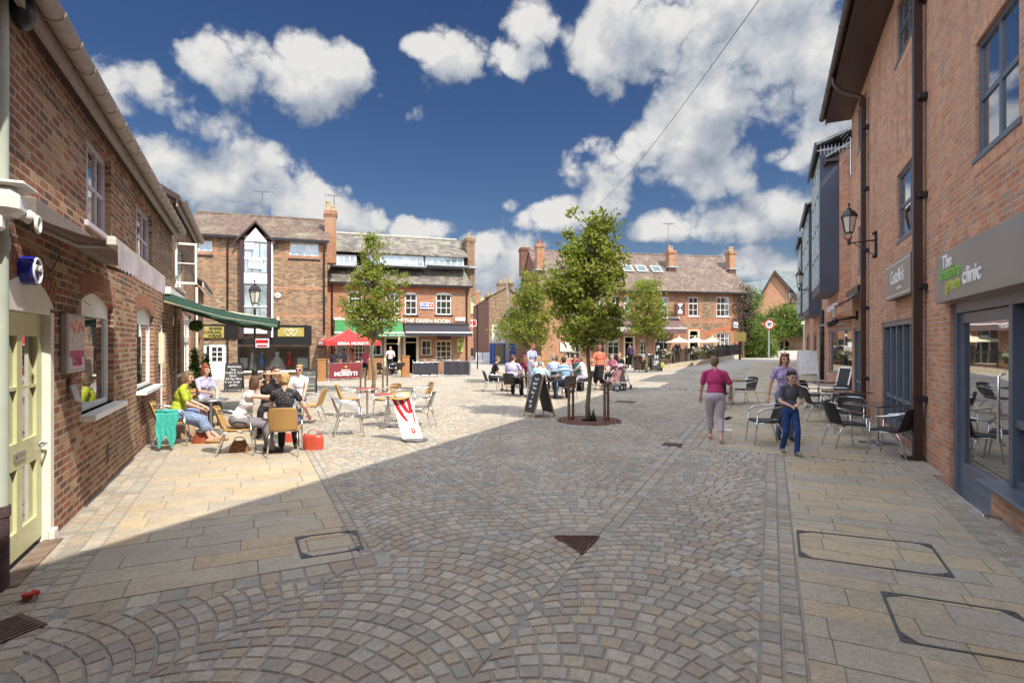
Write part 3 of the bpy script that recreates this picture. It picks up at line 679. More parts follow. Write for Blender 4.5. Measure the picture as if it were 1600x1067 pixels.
# glazed door
fw = .10; b = MB(); zt = 2.12
b.box(dB-fw, dB, -.015, .14, 0, zt+.02); b.box(dA, dA+fw, -.015, .14, 0, zt+.02); b.box(dA+fw, dB-fw, -.012, .14, zt, zt+.06)
ap = arc_pts(dA, dB, 2.42, .22); b.prism([(dA, -.010, zt+.06)]+[(p[0], -.010, p[1]) for p in ap]+[(dB, -.010, zt+.06)], (0, .12, 0))
b.bbox((dB-fw/2, -.02, .05), (fw+.03, .05, .10))
b.build('door_frame', mat('ivory paint', (.74, .72, .66), .45, var=.06), L1)
x0, x1 = dA+fw+.003, dB-fw-.003; D = MB(); y0, y1 = .05, .095; c0, c1 = 0.06, zt-.004
def bar(xa, xb, za, zb, dy=0): D.box(xa, xb, y0+dy, y1, za, zb)
st_ = .13; mid = (x0+x1)/2
bar(x0, x0+st_, c0, c1); bar(x1-st_, x1, c0, c1); bar(x0+st_, x1-st_, c0, c0+.22, .001); bar(x0+st_, x1-st_, .80, 1.02, .001); bar(x0+st_, x1-st_, c1-.20, c1, .001)
bar(mid-.06, mid+.06, c0+.22, .80, .002); bar(mid-.06, mid+.06, 1.02, c1-.2, .002)
bar(x0+st_, x1-st_, 1.46, 1.49, .004)
door = D.build('door', creamf, L1)
MB().add([(x0+.05, .08, c0), (x1-.05, .08, c0), (x1-.05, .08, c1), (x0+.05, .08, c1)], [(0, 1, 2, 3)]).build('pane', G_sky, door, recalc=False)
b = MB(); b.lathe([(.026, 0), (.026, .012), (.012, .016), (.010, .05)], (0, 0, 0), 12); HM = Matrix.Translation((x1-.065, y0, .93)) @ Matrix.Rotation(pi/2, 4, 'X'); b.v = [tuple(HM @ Vector(v)) for v in b.v]
b.tube([(x1-.065, y0-.05, .93), (x1-.09, y0-.055, .93), (x1-.19, y0-.052, .925)], [.011, .010, .008], 10); b.build('handle', alu, door)
b = MB(); b.bbox((mid-.02, y0-.006, .91), (.26, .014, .07), b=.004); b.build('letter_plate', alu, door)
b = MB(); b.box(mid-.12, mid+.08, y0-.016, y0-.013, .89, .93); b.build('letter_flap', mat('dull chrome', (.45, .43, .42), .3, 1), door)
b = MB()
for k in range(7): b.bbox((dA+.12+k*.165, -.035, .008), (.155, .15, .02), b=.004)
b.build('brick_threshold', mat('dark threshold brick', (.20, .14, .105), .85, var=.3, bump=.3), L1)
# eaves: soffit gap, fascia, half round gutter
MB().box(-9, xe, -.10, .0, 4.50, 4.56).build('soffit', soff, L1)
MB().box(-9, xe, -.145, -.105, 4.42, 4.62).build('fascia', gut, L1)
gutter(L1, -9, xe, -.235, 4.60, .085, gut, .50)
roof(L1, -9, xe, -.2, 3.3, 4.66, 6.2, T_brown)
b = MB(); b.tube([(x, -.02+.01*sin(x*3), 4.18+.05*sin(x*1.3)+.03*sin(x*4.1)) for x in np.arange(-.7, xe, .2)], .006, 5); b.tube([(x, -.02, 4.12+.04*sin(x*1.7+1)) for x in np.arange(-.7, xe-1, .2)], .005, 5)
b.tube([(-.7+.06*k, -.02, 2.62-.20*sin(k/14*pi)+.008*k) for k in range(15)], .006, 5); b.tube([(-.6+.09*k, -.02, 2.55-.012*k) for k in range(22)], .005, 5)
b.build('loose_cable', mat('dusty cable', (.22, .17, .13), .7), L1)
b = MB(); x_, z_ = FL.p(168, 708); b.box(x_-.04, x_+.04, -.005, .005, z_-.12, z_+.12); b.build('air_brick', mat('black iron vent', (.03, .02, .018), .7), L1)
# second left building
L2 = thing('brick_building', 'taller old brick building on the left with the open white casement window', 'building', **place(FL))
xf = s_at(303); s3, s3b = FL.p(270.5, 540)[0], FL.p(281.5, 540)[0]; sd0, sd1 = FL.p(288, 540)[0], FL.p(299, 540)[0]
cu0, cu1 = FL.p(274, 400)[0], FL.p(287, 400)[0]
wall(L2, xe+.001, xf, -.3, 5.42, [(s3, s3b, 1.05, 2.62, .13), (sd0, sd1, -.2, 2.75), (cu0, cu1, 3.35, 4.45)], B_left, y=0.002)
window(L2, s3, s3b, 1.05, 2.62, 1, 1, white, G_sky, white, .13, fw=.07, head=.1)
window(L2, sd0, sd1, 0, 2.75, 2, 1, white, G_pale, None, fw=.16, name='doorway', sash=.72)
window(L2, cu0, cu1, 3.35, 4.45, 2, 2, white, G_sky, lilacg, fw=.06)
b = MB(); b.add([(xe+.001, 0, 4.2), (xe+.001, 3.2, 4.2), (xe+.001, 3.2, 7.3), (xe+.001, 0, 5.42)], [(0, 1, 2, 3)]); b.build('gable_wall', B_left, L2, recalc=False)
b = MB(); b.bbox((xe+.0, .9, 5.5), (.06, .7, .8), b=.02); b.build('render_patch', mat('peeling white render', (.55, .52, .46), .9, var=.35, vs=5, bump=.5), L2)
cs = MB(); hx = cu0-.02; cs.bbox((hx, -.24, 3.41), (.045, .50, .06)); cs.bbox((hx, -.24, 4.42), (.045, .50, .06)); cs.bbox((hx, -.46, 3.915), (.045, .05, .96)); cs.bbox((hx, -.02, 3.915), (.045, .05, .96)); cs.bbox((hx, -.24, 3.92), (.03, .40, .03))
ca = cs.build('casement', white, L2); MB().add([(hx, -.47, 3.4), (hx, 0, 3.4), (hx, 0, 4.43), (hx, -.47, 4.43)], [(0, 1, 2, 3)]).build('pane', glass('clear casement glass', (.1, .1, .1), .12, .75), ca, recalc=False)
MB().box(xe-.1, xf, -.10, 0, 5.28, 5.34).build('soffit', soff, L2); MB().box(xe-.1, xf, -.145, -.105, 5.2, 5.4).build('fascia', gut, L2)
gutter(L2, xe-.1, xf, -.235, 5.38, .085, gut, .6); roof(L2, xe-.15, xf, -.2, 3.2, 5.44, 7.5, T_brown)
MB().prism([(xe-.17, -.2, 5.3), (xe-.17, 3.2, 7.36), (xe-.17, 3.2, 7.5), (xe-.17, -.2, 5.44)], (.04, 0, 0)).build('bargeboard', dkbrown, L2)
pipe(L2, [(xe+.05, -.08, 2.9), (xe+.05, -.08, .0)], .035, gut, coll=[.4, 1.6, 2.7])
# third left building, low
L3 = thing('brick_building', 'low brick building on the left beyond the topiary, its roof end showing under the casement', 'building', **place(FL))
xg = s_at(318); wall(L3, xf+.001, xg, -.3, 4.0, [(xf+.5, xf+1.4, -.2, 2.1), (xf+2.0, xf+3.1, 1.0, 2.1), (xf+.6, xf+1.5, 2.7, 3.7)], B_left)
window(L3, xf+.5, xf+1.4, 0, 2.1, 1, 1, white, G_pale, fw=.1, name='doorway'); window(L3, xf+2., xf+3.1, 1, 2.1, 2, 2, white, G_dark, white); window(L3, xf+.6, xf+1.5, 2.7, 3.7, 2, 2, white, G_sky, white)
MB().box(xf, xg+.2, -.3, -.25, 3.8, 3.98).build('fascia', lilacg, L3); roof(L3, xf, xg+.3, -.35, 2.6, 4.0, 6.2, T_brown)
wall(L3, xg, xg+.001, -.3, 4, [], B_left); b = MB(); b.prism([(xg, 0, -.3), (xg, 5.4, -.3), (xg, 5.4, 4.0), (xg, 2.6, 6.1), (xg, 0, 4.0)], (.05, 0, 0)); b.build('end_wall', B_left, L3)
pipe(L3, [(xf+.02, -.08, 3.8), (xf+.02, -.08, 0)], .04, cream)

# ---------------------------------------------------------------- bridal building
A = thing('brick_building', 'three storey mottled brick building with the glazed gable bay and bridal shop', 'building', **place(FA))
ax0, ax1 = FA.p(285, 450)[0], FA.p(511, 450)[0]; az = FA.p(400, 372)[1]; azr = FA.p(514, 378)[1]; EA = az
wl = FA.r(309, 376, 331.5, 398.5); wr = FA.r(452, 379, 498.5, 404.5)
dr = FA.r(318, 537, 354, 593); shp = FA.r(371, 541, 484, 579)
wall(A, ax0, ax1, -.4, EA, [wl, wr, (dr[0], dr[1], -.3, dr[3]), shp], B_mott, dep=.14)
window(A, *wl, 2, 1, white, G_pale, dkbrown, fw=.07); window(A, *wr, 4, 1, white, G_pale, black, fw=.07, bw_=.05)
for (z_, h_) in ((FA.p(400, 397)[1], .14), (FA.p(400, 447)[1], .14), (FA.p(480, 492)[1], .16)):
    for a, c in ((ax0, FA.p(371, 400)[0]), (FA.p(426, 400)[0], ax1)): MB().box(a, c, -.006, 0, z_-h_, z_+h_*.2).build('brick_band', B_red, A)
for (q, e) in ((wl, .22), (wr, .2)):
    for a in (q[0]-e, q[1]): MB().box(a, a+e, -.005, 0, q[2]-.1, EA).build('brick_quoin', B_red, A)
# shop window with its interior
fr_ = MB(); x0, x1, z0, z1 = shp; fr_.box(x0, x0+.09, .02, .1, z0, z1); fr_.box(x1-.09, x1, .02, .1, z0, z1); fr_.box(x0+.09, x1-.09, .021, .1, z1-.1, z1)
sf = fr_.build('shop_window', black, A); MB().add([(x0, .07, z0), (x1, .07, z0), (x1, .07, z1), (x0, .07, z1)], [(0, 1, 2, 3)]).build('pane', G_shop, sf, recalc=False)
MB().bbox(((x0+x1)/2, -.03, z0-.04), (x1-x0+.1, .2, .09), b=.01).build('sill', white, sf)
hollow(A, x0-.2, x1+.2, .16, 1.5, z0-.02, z1+.2, mat('warm taupe backdrop', (.62, .50, .40), .8, var=.15), name='shop_interior')
# white door
window(A, dr[0], dr[1], 0, dr[3], 1, 1, white, darkin, fw=.12, name='door_frame')
b = MB(); dd = FA.r(327, 539, 351, 593); x0, x1 = dd[0], dd[1]; z1 = dd[3]; b.box(x0, x1, .02, .068, 0.01, z1*.52); b.box(x0, x0+.12, .02, .068, z1*.52, z1); b.box(x1-.12, x1, .02, .068, z1*.52, z1); b.box(x0+.12, x1-.12, .021, .068, z1-.12, z1)
xm = (x0+x1)/2; b.box(xm-.02, xm+.02, .025, .068, z1*.52, z1-.12); 
for k in (1, 2): zz = z1*.52+(z1*.48-.12)*k/3; b.box(x0+.12, x1-.12, .027, .068, zz-.02, zz+.02)
dw = b.build('door', white, A); MB().add([(x0, .055, z1*.5), (x1, .055, z1*.5), (x1, .055, z1), (x0, .055, z1)], [(0, 1, 2, 3)]).build('pane', G_dark, dw, recalc=False)
# glazed gable bay
bx0, bx1 = FA.p(374.5, 450, -.35)[0], FA.p(424, 450, -.35)[0]; bz0 = FA.p(400, 527, -.35)[1]; bze = FA.p(400, 377, -.35)[1]; bzp = FA.p(398, 349, -.35)[1]
b = MB(); f_ = .2; yb = -.35; b.box(bx0, bx0+f_, yb, -.001, bz0, bze); b.box(bx1-f_, bx1, yb, -.001, bz0, bze)
bay = b.build('gable_bay', mat('dark plum timber', (.045, .022, .026), .5), A)
X0, X1 = bx0+f_, bx1-f_
def zA(py): return FA.p(398, py, -.35)[1]
MB().prism([(X0, yb+.04, zA(377)), (X1, yb+.04, zA(377)), ((X0+X1)/2, yb+.04, zA(355))], (0, .06, 0)).build('white_panel', white, bay)
for a, c in ((443, 426.5), (521, 505)): MB().box(X0, X1, yb+.04, yb+.1, zA(a), zA(c)).build('white_panel', white, bay)
b = MB()
for (a, c) in ((426.5, 377.5), (505, 443)):
    b.box(X0, X1, yb+.07, yb+.12, zA(a), zA(a)+.06); b.box(X0, X1, yb+.07, yb+.12, zA(c)-.06, zA(c))
    for k in range(4): xx = X0+(X1-X0)*k/3; b.box(xx-.02, xx+.02, yb+.071, yb+.12, zA(a), zA(c))
b.build('bay_mullion', mat('grey green metal', (.16, .19, .18), .4), bay)
for a, c in ((405, 402.5), (480, 478)): MB().box(X0, X1, yb+.055, yb+.12, zA(a), zA(c)).build('bay_transom', white, bay)
for a, c in ((505, 443), (426.5, 377.5)): MB().box(X0, X1, yb+.10, yb+.11, zA(a), zA(c)).build('pane', G_pale, bay)
wp = MB(); wp.box(bx1+.0, bx1+.07, yb, -.001, bz0, bze); wp.build('white_edge_board', white, bay)
xm = (bx0+bx1)/2; RM = T_brown
b = MB()
for sgn in (-1, 1):
    e = (bx1-bx0)/2+.22; b.prism([(xm, yb-.12, bzp+.14), (xm+sgn*e, yb-.12, bze-.02), (xm+sgn*e, yb-.12, bze-.14), (xm, yb-.12, bzp+.0)], (0, .06, 0))
b.build('bargeboard', dkbrown, bay)
b = MB(); e = (bx1-bx0)/2+.22
for sgn in (-1, 1): b.prism([(xm, yb-.06, bzp+.14), (xm+sgn*e, yb-.06, bze-.02), (xm+sgn*e, yb-.06, bze-.08), (xm, yb-.06, bzp+.08)], (0, 1.9, 0))
b.build('bay_roof', T_brown, bay)
ridge = FA.p(400, 338, 3.0)[1]
roof(A, ax0, ax1+.12, -.3, 3.0, EA+.02, ridge, T_brown); MB().box(ax0, FA.p(372, 400)[0], -.36, -.30, EA-.12, EA+.02).build('gutter', black, A); MB().box(FA.p(427, 400)[0], ax1+.1, -.36, -.30, EA-.12, EA+.02).build('gutter', black, A)
for px in (356, 506.5): x_ = FA.p(px, 450)[0]; pipe(A, [(x_, -.3, EA-.1), (x_, -.08, EA-.45), (x_, -.08, 0 if px < 400 else 2.4)], .045, dkbrown)
b = MB(); b.add([(ax1, 0, -.3), (ax1, 6, -.3), (ax1, 6, EA), (ax1, 3, ridge-.1), (ax1, 0, EA)], [(0, 1, 2, 3, 4)]); b.build('side_wall', B_red, A, recalc=False); b = MB(); b.add([(ax0, 0, -.3), (ax0, 6, -.3), (ax0, 6, EA), (ax0, 3, ridge-.1), (ax0, 0, EA)], [(4, 3, 2, 1, 0)]); b.build('side_wall', B_red, A, recalc=False)
cx = FA.p(516.5, 370, .9)[0]; chimney(A, cx, 1.4, EA-1, FA.p(516, 331, 1.4)[1], .62, .8, B_red, [(-.16, .62), (.14, .35)])
b = MB()
for (px, py) in ((334, 503), (455, 503)): pass
fz0, fz1 = FA.p(450, 530)[1], FA.p(450, 508)[1]
b.box(FA.p(420, 520)[0], FA.p(487, 520)[0], -.09, -.001, fz0, fz1); b.box(FA.p(372, 520)[0], FA.p(487, 520)[0], -.085, -.001, fz0-.28, fz0-.001); b.box(FA.p(300, 520)[0], FA.p(371, 520)[0], -.09, -.001, FA.p(350, 529)[1], FA.p(350, 507)[1])
b.build('shop_fascia', black, A)
gold = mat('gilt lettering', (.75, .56, .14), .4, .3, var=.1); olive = mat('olive gilt panel', (.34, .29, .07), .5, var=.1)
sg = thing('shop_sign', 'olive gold sign with two linked white hearts over the bridal window', 'sign', **place(FA))
q = FA.r(434, 512, 475, 526, -.1); MB().bbox(((q[0]+q[1])/2, -.11, (q[2]+q[3])/2), (q[1]-q[0], .03, q[3]-q[2])).build('panel', olive, sg)
b = MB(); xm, zm = (q[0]+q[1])/2, (q[2]+q[3])/2
for dx in (-.13, .13):
    pts = []
    for k in range(24):
        t = 2*pi*k/24; pts.append((xm+dx+.013*16*sin(t)**3, -.13, zm+.013*(13*cos(t)-5*cos(2*t)-2*cos(3*t)-cos(4*t))))
    b.tube(pts, .014, 6, True)
b.build('linked_hearts', white, sg)
b = MB()
for k in range(5):
    for s_ in (-1, 1): b.box(xm+s_*.36, xm+s_*(.62-.03*(k % 2)), -.129, -.126, zm-.19+k*.09, zm-.175+k*.09)
b.build('small_print', gold, sg)
sg = thing('shop_sign', 'gold on black sign ending in CASUAL WEAR above the white door', 'sign', **place(FA))
q = FA.r(316, 510, 350, 528, -.1); MB().bbox(((q[0]+q[1])/2, -.11, (q[2]+q[3])/2), (q[1]-q[0], .03, q[3]-q[2])).build('panel', olive, sg)
for k, s_ in enumerate(('SHIRE', 'CASUAL', 'WEAR')): text(s_, sg, black, q[1]-.1, q[3]-.12-k*.19, .2, -.13, align='RIGHT', sx=1.15, bold=.006)
# ---------------------------------------------------------------- building B
Bd = thing('brick_building', 'orange brick two storey bar building with the long strip dormers', 'building', **place(FB))
b0, b1 = FB.p(511, 500)[0], FB.p(735.5, 500)[0]; EB = FB.p(625, 444)[1]
ups = [FB.r(*r) for r in ((544, 453, 566, 488), (602.5, 456, 624, 491), (632.5, 456, 652, 492), (681, 456.5, 706, 492))]
g1 = FB.r(549, 536, 572, 566); d1 = FB.r(602, 528, 623.5, 580); d2 = FB.r(632, 526, 652, 578); wa = FB.r(658, 531, 674.5, 556); wb = FB.r(681, 532, 706, 566); wc = FB.r(578, 532, 597, 556); wd = FB.r(524, 534, 541, 555)
hl = [tuple(u)+(.1,) for u in ups]+[g1, (d1[0], d1[1], -.3, d1[3]), (d2[0], d2[1], -.3, d2[3]), wa, wb, wc, wd]
wall(Bd, b0, b1, -.3, EB, hl, B_red, dep=.13)
for i, u in enumerate(ups): window(Bd, *u, (3 if i in (1, 3) else 2), 3, white, G_dark, black, .1, fw=.08, bw_=.035, sash=.66)
window(Bd, *g1, 4, 4, cream, G_dark, fw=.07, bw_=.04); window(Bd, *wa, 2, 2, cream, G_dark, dkbrown, fw=.09); window(Bd, *wb, 3, 4, cream, G_dark, fw=.08, bw_=.04); window(Bd, *wc, 2, 1, white, G_dark, dkbrown, fw=.09); window(Bd, *wd, 1, 1, cream, G_pale, fw=.08)
hollow(Bd, d1[0], d1[1], .13, 2, -.1, d1[3], darkin, name='entrance'); hollow(Bd, d2[0], d2[1], .13, 2, -.1, d2[3], darkin, name='entrance')
for d in (d1, d2):
    b = MB(); b.box(d[0]-.08, d[0]+.06, -.04, .1, 0, d[3]+.05); b.box(d[1]-.06, d[1]+.08, -.04, .1, 0, d[3]+.05); b.box(d[0]+.06, d[1]-.06, -.039, .1, d[3]-.05, d[3]+.05); b.box(d[0]+.06, d[1]-.06, -.03, .02, d[3]-.38, d[3]-.33); b.build('door_frame', cream, Bd)
for u in ups:
    b = MB(); b.box(u[0]-.1, u[1]+.1, -.006, 0, u[3], u[3]+.24); b.build('brick_lintel', B_arch, Bd)
xj = FB.p(600, 447)[0]
rz0 = FB.p(625, 418, .55)[1]; yd = 1.0
ea = EB-.02
rt = FB.p(625, 370, 3.2)[1]
b = MB()                                                          # lower slope, dormer strip, upper slope
zd0 = FB.p(625, 420, 1.1)[1]; zd1 = FB.p(625, 397, 1.1)[1]
b.add([(b0+.02, -.3, EB), (b1+.05, -.3, EB), (b1+.05, 1.1, zd0+.1), (b0+.02, 1.1, zd0+.1), (b0+.02, -.3, EB-.08), (b1+.05, -.3, EB-.08)], [(0, 1, 2, 3), (4, 5, 1, 0)]); lr = b.build('lower_roof', T_slate, Bd)
b = MB(); b.add([(b0+.02, .75, zd1), (b1, .75, zd1), (b1, 3.4, rt), (b0+.02, 3.4, rt), (b1, 6.5, EB), (b0, 6.5, EB), (b0+.02, .75, zd1-.08), (b1, .75, zd1-.08)], [(0, 1, 2, 3), (3, 2, 4, 5), (6, 7, 1, 0)]); b.build('upper_roof', T_slate, Bd)
b = MB(); 
for k in range(int((b1-b0)/.45)): b.cyl((b0+k*.45, 3.4, rt+.03), (b0+k*.45+.44, 3.4, rt+.03), .1, n=8)
b.build('ridge_tile', mat('pale ridge tile', (.38, .36, .31), .8, var=.2), Bd)
for (a, c, n) in ((518, 556, 4), (572, 661, 8), (665, 724, 6)):
    q = FB.r(a, 399, c, 417.5, 1.0); dz = 0; dm = MB(); dm.box(q[0]-.06, q[1]+.06, 1.02, 2.2, q[2]-.12, q[3]+.06); dmo = dm.build('strip_dormer', lead, Bd)
    window(dmo, q[0], q[1], q[2], q[3], n, 1, white, G_pale, lead, y=.94, fw=.06, bw_=.05)
b = MB(); b.add([(b1, 0, -.3), (b1, 6.5, -.3), (b1, 6.5, EB), (b1, 3.4, rt-.1), (b1, .75, zd1-.1), (b1, 0, EB)], [(0, 1, 2, 3, 4, 5)]); b.build('side_wall', B_mott, Bd, recalc=False); b = MB(); b.add([(b0, 0, -.3), (b0, 6.5, -.3), (b0, 6.5, EB), (b0, 3.4, rt-.1), (b0, .75, zd1-.1), (b0, 0, EB)], [(5, 4, 3, 2, 1, 0)]); b.build('side_wall', B_mott, Bd, recalc=False)
MB().box(b0, b1+.05, -.38, -.30, EB-.13, EB).build('gutter', black, Bd)
for px in (519, 729): x_ = FB.p(px, 500)[0]; pipe(Bd, [(x_, -.3, EB-.1), (x_, -.07, EB-.4), (x_, -.07, 0)], .045, dkbrown)
cx = FB.p(731, 400, 2.2)[0]; chimney(Bd, cx, 2.0, EB-.5, FB.p(731, 374, 2)[1], .55, 1.3, B_mott, [(0, .38)])
MB().bbox((cx, 1.9, FB.p(731, 418, 1.2)[1]), (.75, 1.8, .12)).build('lead_flashing', lead, Bd)
text('THE GREEN ROOM', Bd, mat('ivory lettering', (.80, .76, .64), .5), (FB.p(641, 502)[0]+FB.p(694, 502)[0])/2, FB.p(665, 502)[1], .34, -.02, 'wall_lettering', sx=1.0, bold=.008)
def board(fr, px0, py0, px1, py1, label, m, name='sign', cat='sign', y=-.05, th=.05):
    q = fr.r(px0, py0, px1, py1, y); t = thing(name, label, cat, **place(fr))
    MB().bbox(((q[0]+q[1])/2, y, (q[2]+q[3])/2), (q[1]-q[0], th, q[3]-q[2]), b=.006).build('panel', m, t); return t, q
blue = mat('royal blue print', (.03, .05, .42), .4); redp = mat('bright red print', (.55, .02, .03), .4); whiteb = mat('white sign board', (.8, .8, .8), .4, var=.03)
for (r, lab, l2) in (((656, 473, 677, 482.5), 'white blue and red letting board between the two right upper windows of the orange bar', 1), ((577, 471, 598, 480), 'white blue and red letting board behind the tree in front of the orange bar', 1)):
    t, q = board(FB, *r, lab, whiteb); b = MB(); w_ = q[1]-q[0]; h = q[3]-q[2]; b.box(q[0]+.04, q[0]+w_*.62, -.081, -.078, q[2]+h*.22, q[3]-h*.12); b.build('blue_field', blue, t)
    b = MB(); b.box(q[0]+w_*.68, q[1]-.03, -.081, -.078, q[2]+h*.2, q[3]-h*.12); b.build('red_field', redp, t)
    text('TO LET', t, whiteb, q[0]+w_*.34, (q[2]+q[3])/2+.02, h*.42, -.085, sx=.9, bold=.01)
    b = MB(); b.lathe([(.06, 0), (.06, .004), (.0001, .005)], n=8); b.v = [(v[0]+q[0]+w_*.82, -.084-v[2], v[1]+(q[2]+q[3])/2) for v in b.v]; b.build('white_dot', whiteb, t)
t, q = board(FB, 711, 496, 727, 501.5, 'small white street name plate at the right end of the orange bar', whiteb, 'street_name_plate'); text('CASTLE ST', t, black, (q[0]+q[1])/2, (q[2]+q[3])/2, .12, -.078)
t, q = board(FB, 714, 529, 723, 550, 'yellow and green poster beside the right corner of the orange bar', mat('green yellow poster', (.45, .52, .12), .5, var=.5, vs=4), 'poster', 'poster')
t, q = board(FB, 683, 524, 704, 530, 'narrow black sign above the multi pane window of the orange bar', mat('purple black sign', (.05, .03, .07), .4), 'sign'); text('Restaurant', t, redp, (q[0]+q[1])/2, (q[2]+q[3])/2, .13, -.08)
# awnings
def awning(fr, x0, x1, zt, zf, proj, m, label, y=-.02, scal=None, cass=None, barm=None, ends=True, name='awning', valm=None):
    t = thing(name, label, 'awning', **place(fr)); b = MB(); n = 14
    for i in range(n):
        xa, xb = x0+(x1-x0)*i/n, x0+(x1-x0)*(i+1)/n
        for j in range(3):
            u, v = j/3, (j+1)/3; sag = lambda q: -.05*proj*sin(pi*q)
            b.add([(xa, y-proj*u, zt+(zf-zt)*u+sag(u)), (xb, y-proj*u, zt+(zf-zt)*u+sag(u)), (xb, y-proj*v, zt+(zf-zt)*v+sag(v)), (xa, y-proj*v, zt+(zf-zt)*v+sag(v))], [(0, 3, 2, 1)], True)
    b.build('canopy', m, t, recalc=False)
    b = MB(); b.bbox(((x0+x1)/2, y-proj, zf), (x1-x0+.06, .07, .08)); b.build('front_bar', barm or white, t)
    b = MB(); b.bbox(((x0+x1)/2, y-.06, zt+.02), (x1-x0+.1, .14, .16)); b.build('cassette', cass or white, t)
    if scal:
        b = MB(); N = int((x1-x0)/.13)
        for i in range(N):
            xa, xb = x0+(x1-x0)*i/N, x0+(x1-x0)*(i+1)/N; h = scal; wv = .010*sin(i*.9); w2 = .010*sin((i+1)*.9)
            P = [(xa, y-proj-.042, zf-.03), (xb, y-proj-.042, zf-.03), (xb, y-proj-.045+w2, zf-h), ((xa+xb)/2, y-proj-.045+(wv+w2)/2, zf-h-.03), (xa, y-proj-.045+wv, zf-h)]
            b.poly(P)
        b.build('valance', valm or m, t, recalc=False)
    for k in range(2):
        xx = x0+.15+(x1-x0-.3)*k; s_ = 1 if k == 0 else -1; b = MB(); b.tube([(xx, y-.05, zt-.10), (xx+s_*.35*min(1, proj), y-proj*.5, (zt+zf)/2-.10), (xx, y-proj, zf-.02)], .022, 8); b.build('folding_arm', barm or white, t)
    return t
green = mat('green awning canvas', (.04, .20, .07), .8, var=.1, vs=3); charc = mat('charcoal awning canvas', (.035, .033, .045), .8, var=.1, vs=3); dgreen = mat('dark green canvas', (.03, .085, .065), .75, var=.1, vs=3)
q = FB.r(523, 502, 628, 519); t = awning(FB, q[0], q[1], q[3]+.1, q[2]-.05, .9, green, 'green awning lettered in white at the left half of the orange bar', scal=.22); text('wine bar  0161 839 8090', t, white, (q[0]+q[1])/2+1.3, q[2]-.2, .2, -.99, shear=.25)
q = FB.r(631, 506, 731, 518); awning(FB, q[0], q[1], q[3]-.04, q[2]-.08, 1.1, charc, 'charcoal awning over the right half of the orange bar', scal=.2, cass=charc)
# left building awnings
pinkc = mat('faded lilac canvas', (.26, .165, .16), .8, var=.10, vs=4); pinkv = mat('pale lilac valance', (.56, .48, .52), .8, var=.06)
xa, xb = FL.p(22, 330)[0], FL.p(250, 450, -.62)[0]
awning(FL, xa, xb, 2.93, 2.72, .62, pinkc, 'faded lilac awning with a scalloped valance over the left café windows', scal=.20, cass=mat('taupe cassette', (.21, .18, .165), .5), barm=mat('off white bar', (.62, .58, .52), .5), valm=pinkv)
g0 = FL.p(252, 450)[0]+.25
t = awning(FL, g0, g0+3.6, 3.0, 2.44, 2.3, dgreen, 'dark green awning stretched out past the lilac one', scal=.22, cass=white, barm=cream)
for xx in (g0-.01, g0+3.6):
    b = MB(); n = 12
    for i in range(n):
        u, v = i/n, (i+1)/n; f = lambda q: (xx, -.02-2.3*q, 3.0-.56*q-.115*sin(pi*q)); h = .20
        a, c = f(u), f(v); b.prism([a, c, (c[0], c[1], c[2]-h+.02*sin(v*25)), (a[0], a[1], a[2]-h+.02*sin(u*25))], (.012, 0, 0))
    b.build('side_valance', dgreen, t)
    b = MB(); b.tube([(xx+.02, -.02, 2.78), (xx+.02, -1.2, 2.45), (xx+.02, -2.3, 2.28)], .022, 8); b.build('edge_rod', cream, t)
# right-hand wing behind B, distant things
C = thing('brick_house', 'distant brown brick gable house with two chimneys beyond the gap', 'house', (0, 0, 0))
Yc = 58.0; CF = Frame(-2.0, Yc, 6); C.location = CF.O; C.rotation_euler = (0, 0, CF.rz)
x0, x1 = CF.p(764, 500)[0], CF.p(812, 500)[0]; xm = CF.p(792, 450)[0]; ze = CF.p(765, 462)[1]; zp = CF.p(792, 450)[1]; ze = CF.p(764, 465)[1]
b = MB(); b.prism([(x0, 0, -1), (x1, 0, -1), (x1, 0, ze), (xm, 0, CF.p(790, 449)[1]), (x0, 0, ze)], (0, .2, 0)); b.build('gable_wall', B_mott, C)
b = MB(); b.box(x0+.3, x1, -.02, 0, -1, CF.p(780, 507)[1]); b.build('white_render', mat('dirty white render', (.62, .58, .48), .9, var=.15, vs=1.5), C)
b = MB(); b.add([(x0, 0, -1), (x0-1.2, 14, -1), (x0-1.2, 14, ze), (x0, 0, ze)], [(0, 1, 2, 3)]); b.build('side_wall', B_dark, C)
b = MB(); zp = CF.p(790, 449)[1]; b.add([(x0-.2, -.15, ze), (xm, -.15, zp), (xm-1.2, 14, zp), (x0-1.4, 14, ze), (x1+.2, -.15, ze), (x1-1, 14, ze)], [(0, 1, 2, 3), (1, 4, 5, 2)]); b.build('roof', T_slate, C)
chimney(C, CF.p(790, 440)[0], .6, zp-1.2, CF.p(790, 441)[1], 1.7, .8, B_mott, [(-.5, .4), (0, .4), (.5, .45)]); chimney(C, CF.p(772, 450)[0], 3.5, ze-.5, CF.p(772, 457)[1], 1.5, .8, B_mott, [(-.45, .35), (0, .35), (.45, .35)])
E = thing('brick_house', 'small orange brick house with a pale green roof far down the alley', 'house', (0, 0, 0)); EF = Frame(-5, 80, 0); E.location = EF.O
q = EF.r(733, 490, 756, 560); b = MB(); b.box(q[0]-3, q[1], 0, 6, -1, q[3]); b.build('wall', B_red, E); window(E, *EF.r(738, 500, 746, 512), 1, 1, white, G_pale, y=-.06); roof(E, q[0]-3, q[1]+.3, -.2, 3, q[3], q[3]+2.6, mat('mossy green roof', (.30, .33, .17), .9, var=.2)); 
MB().box(EF.p(735, 0)[0], EF.p(744, 0)[0], -.05, 0, 0, EF.p(740, 544)[1]).build('garage_door', darkin, E)
chimney(E, EF.p(745, 480)[0], 2, q[3]+1, q[3]+3.4, .8, .8, B_red, [(0, .3)])
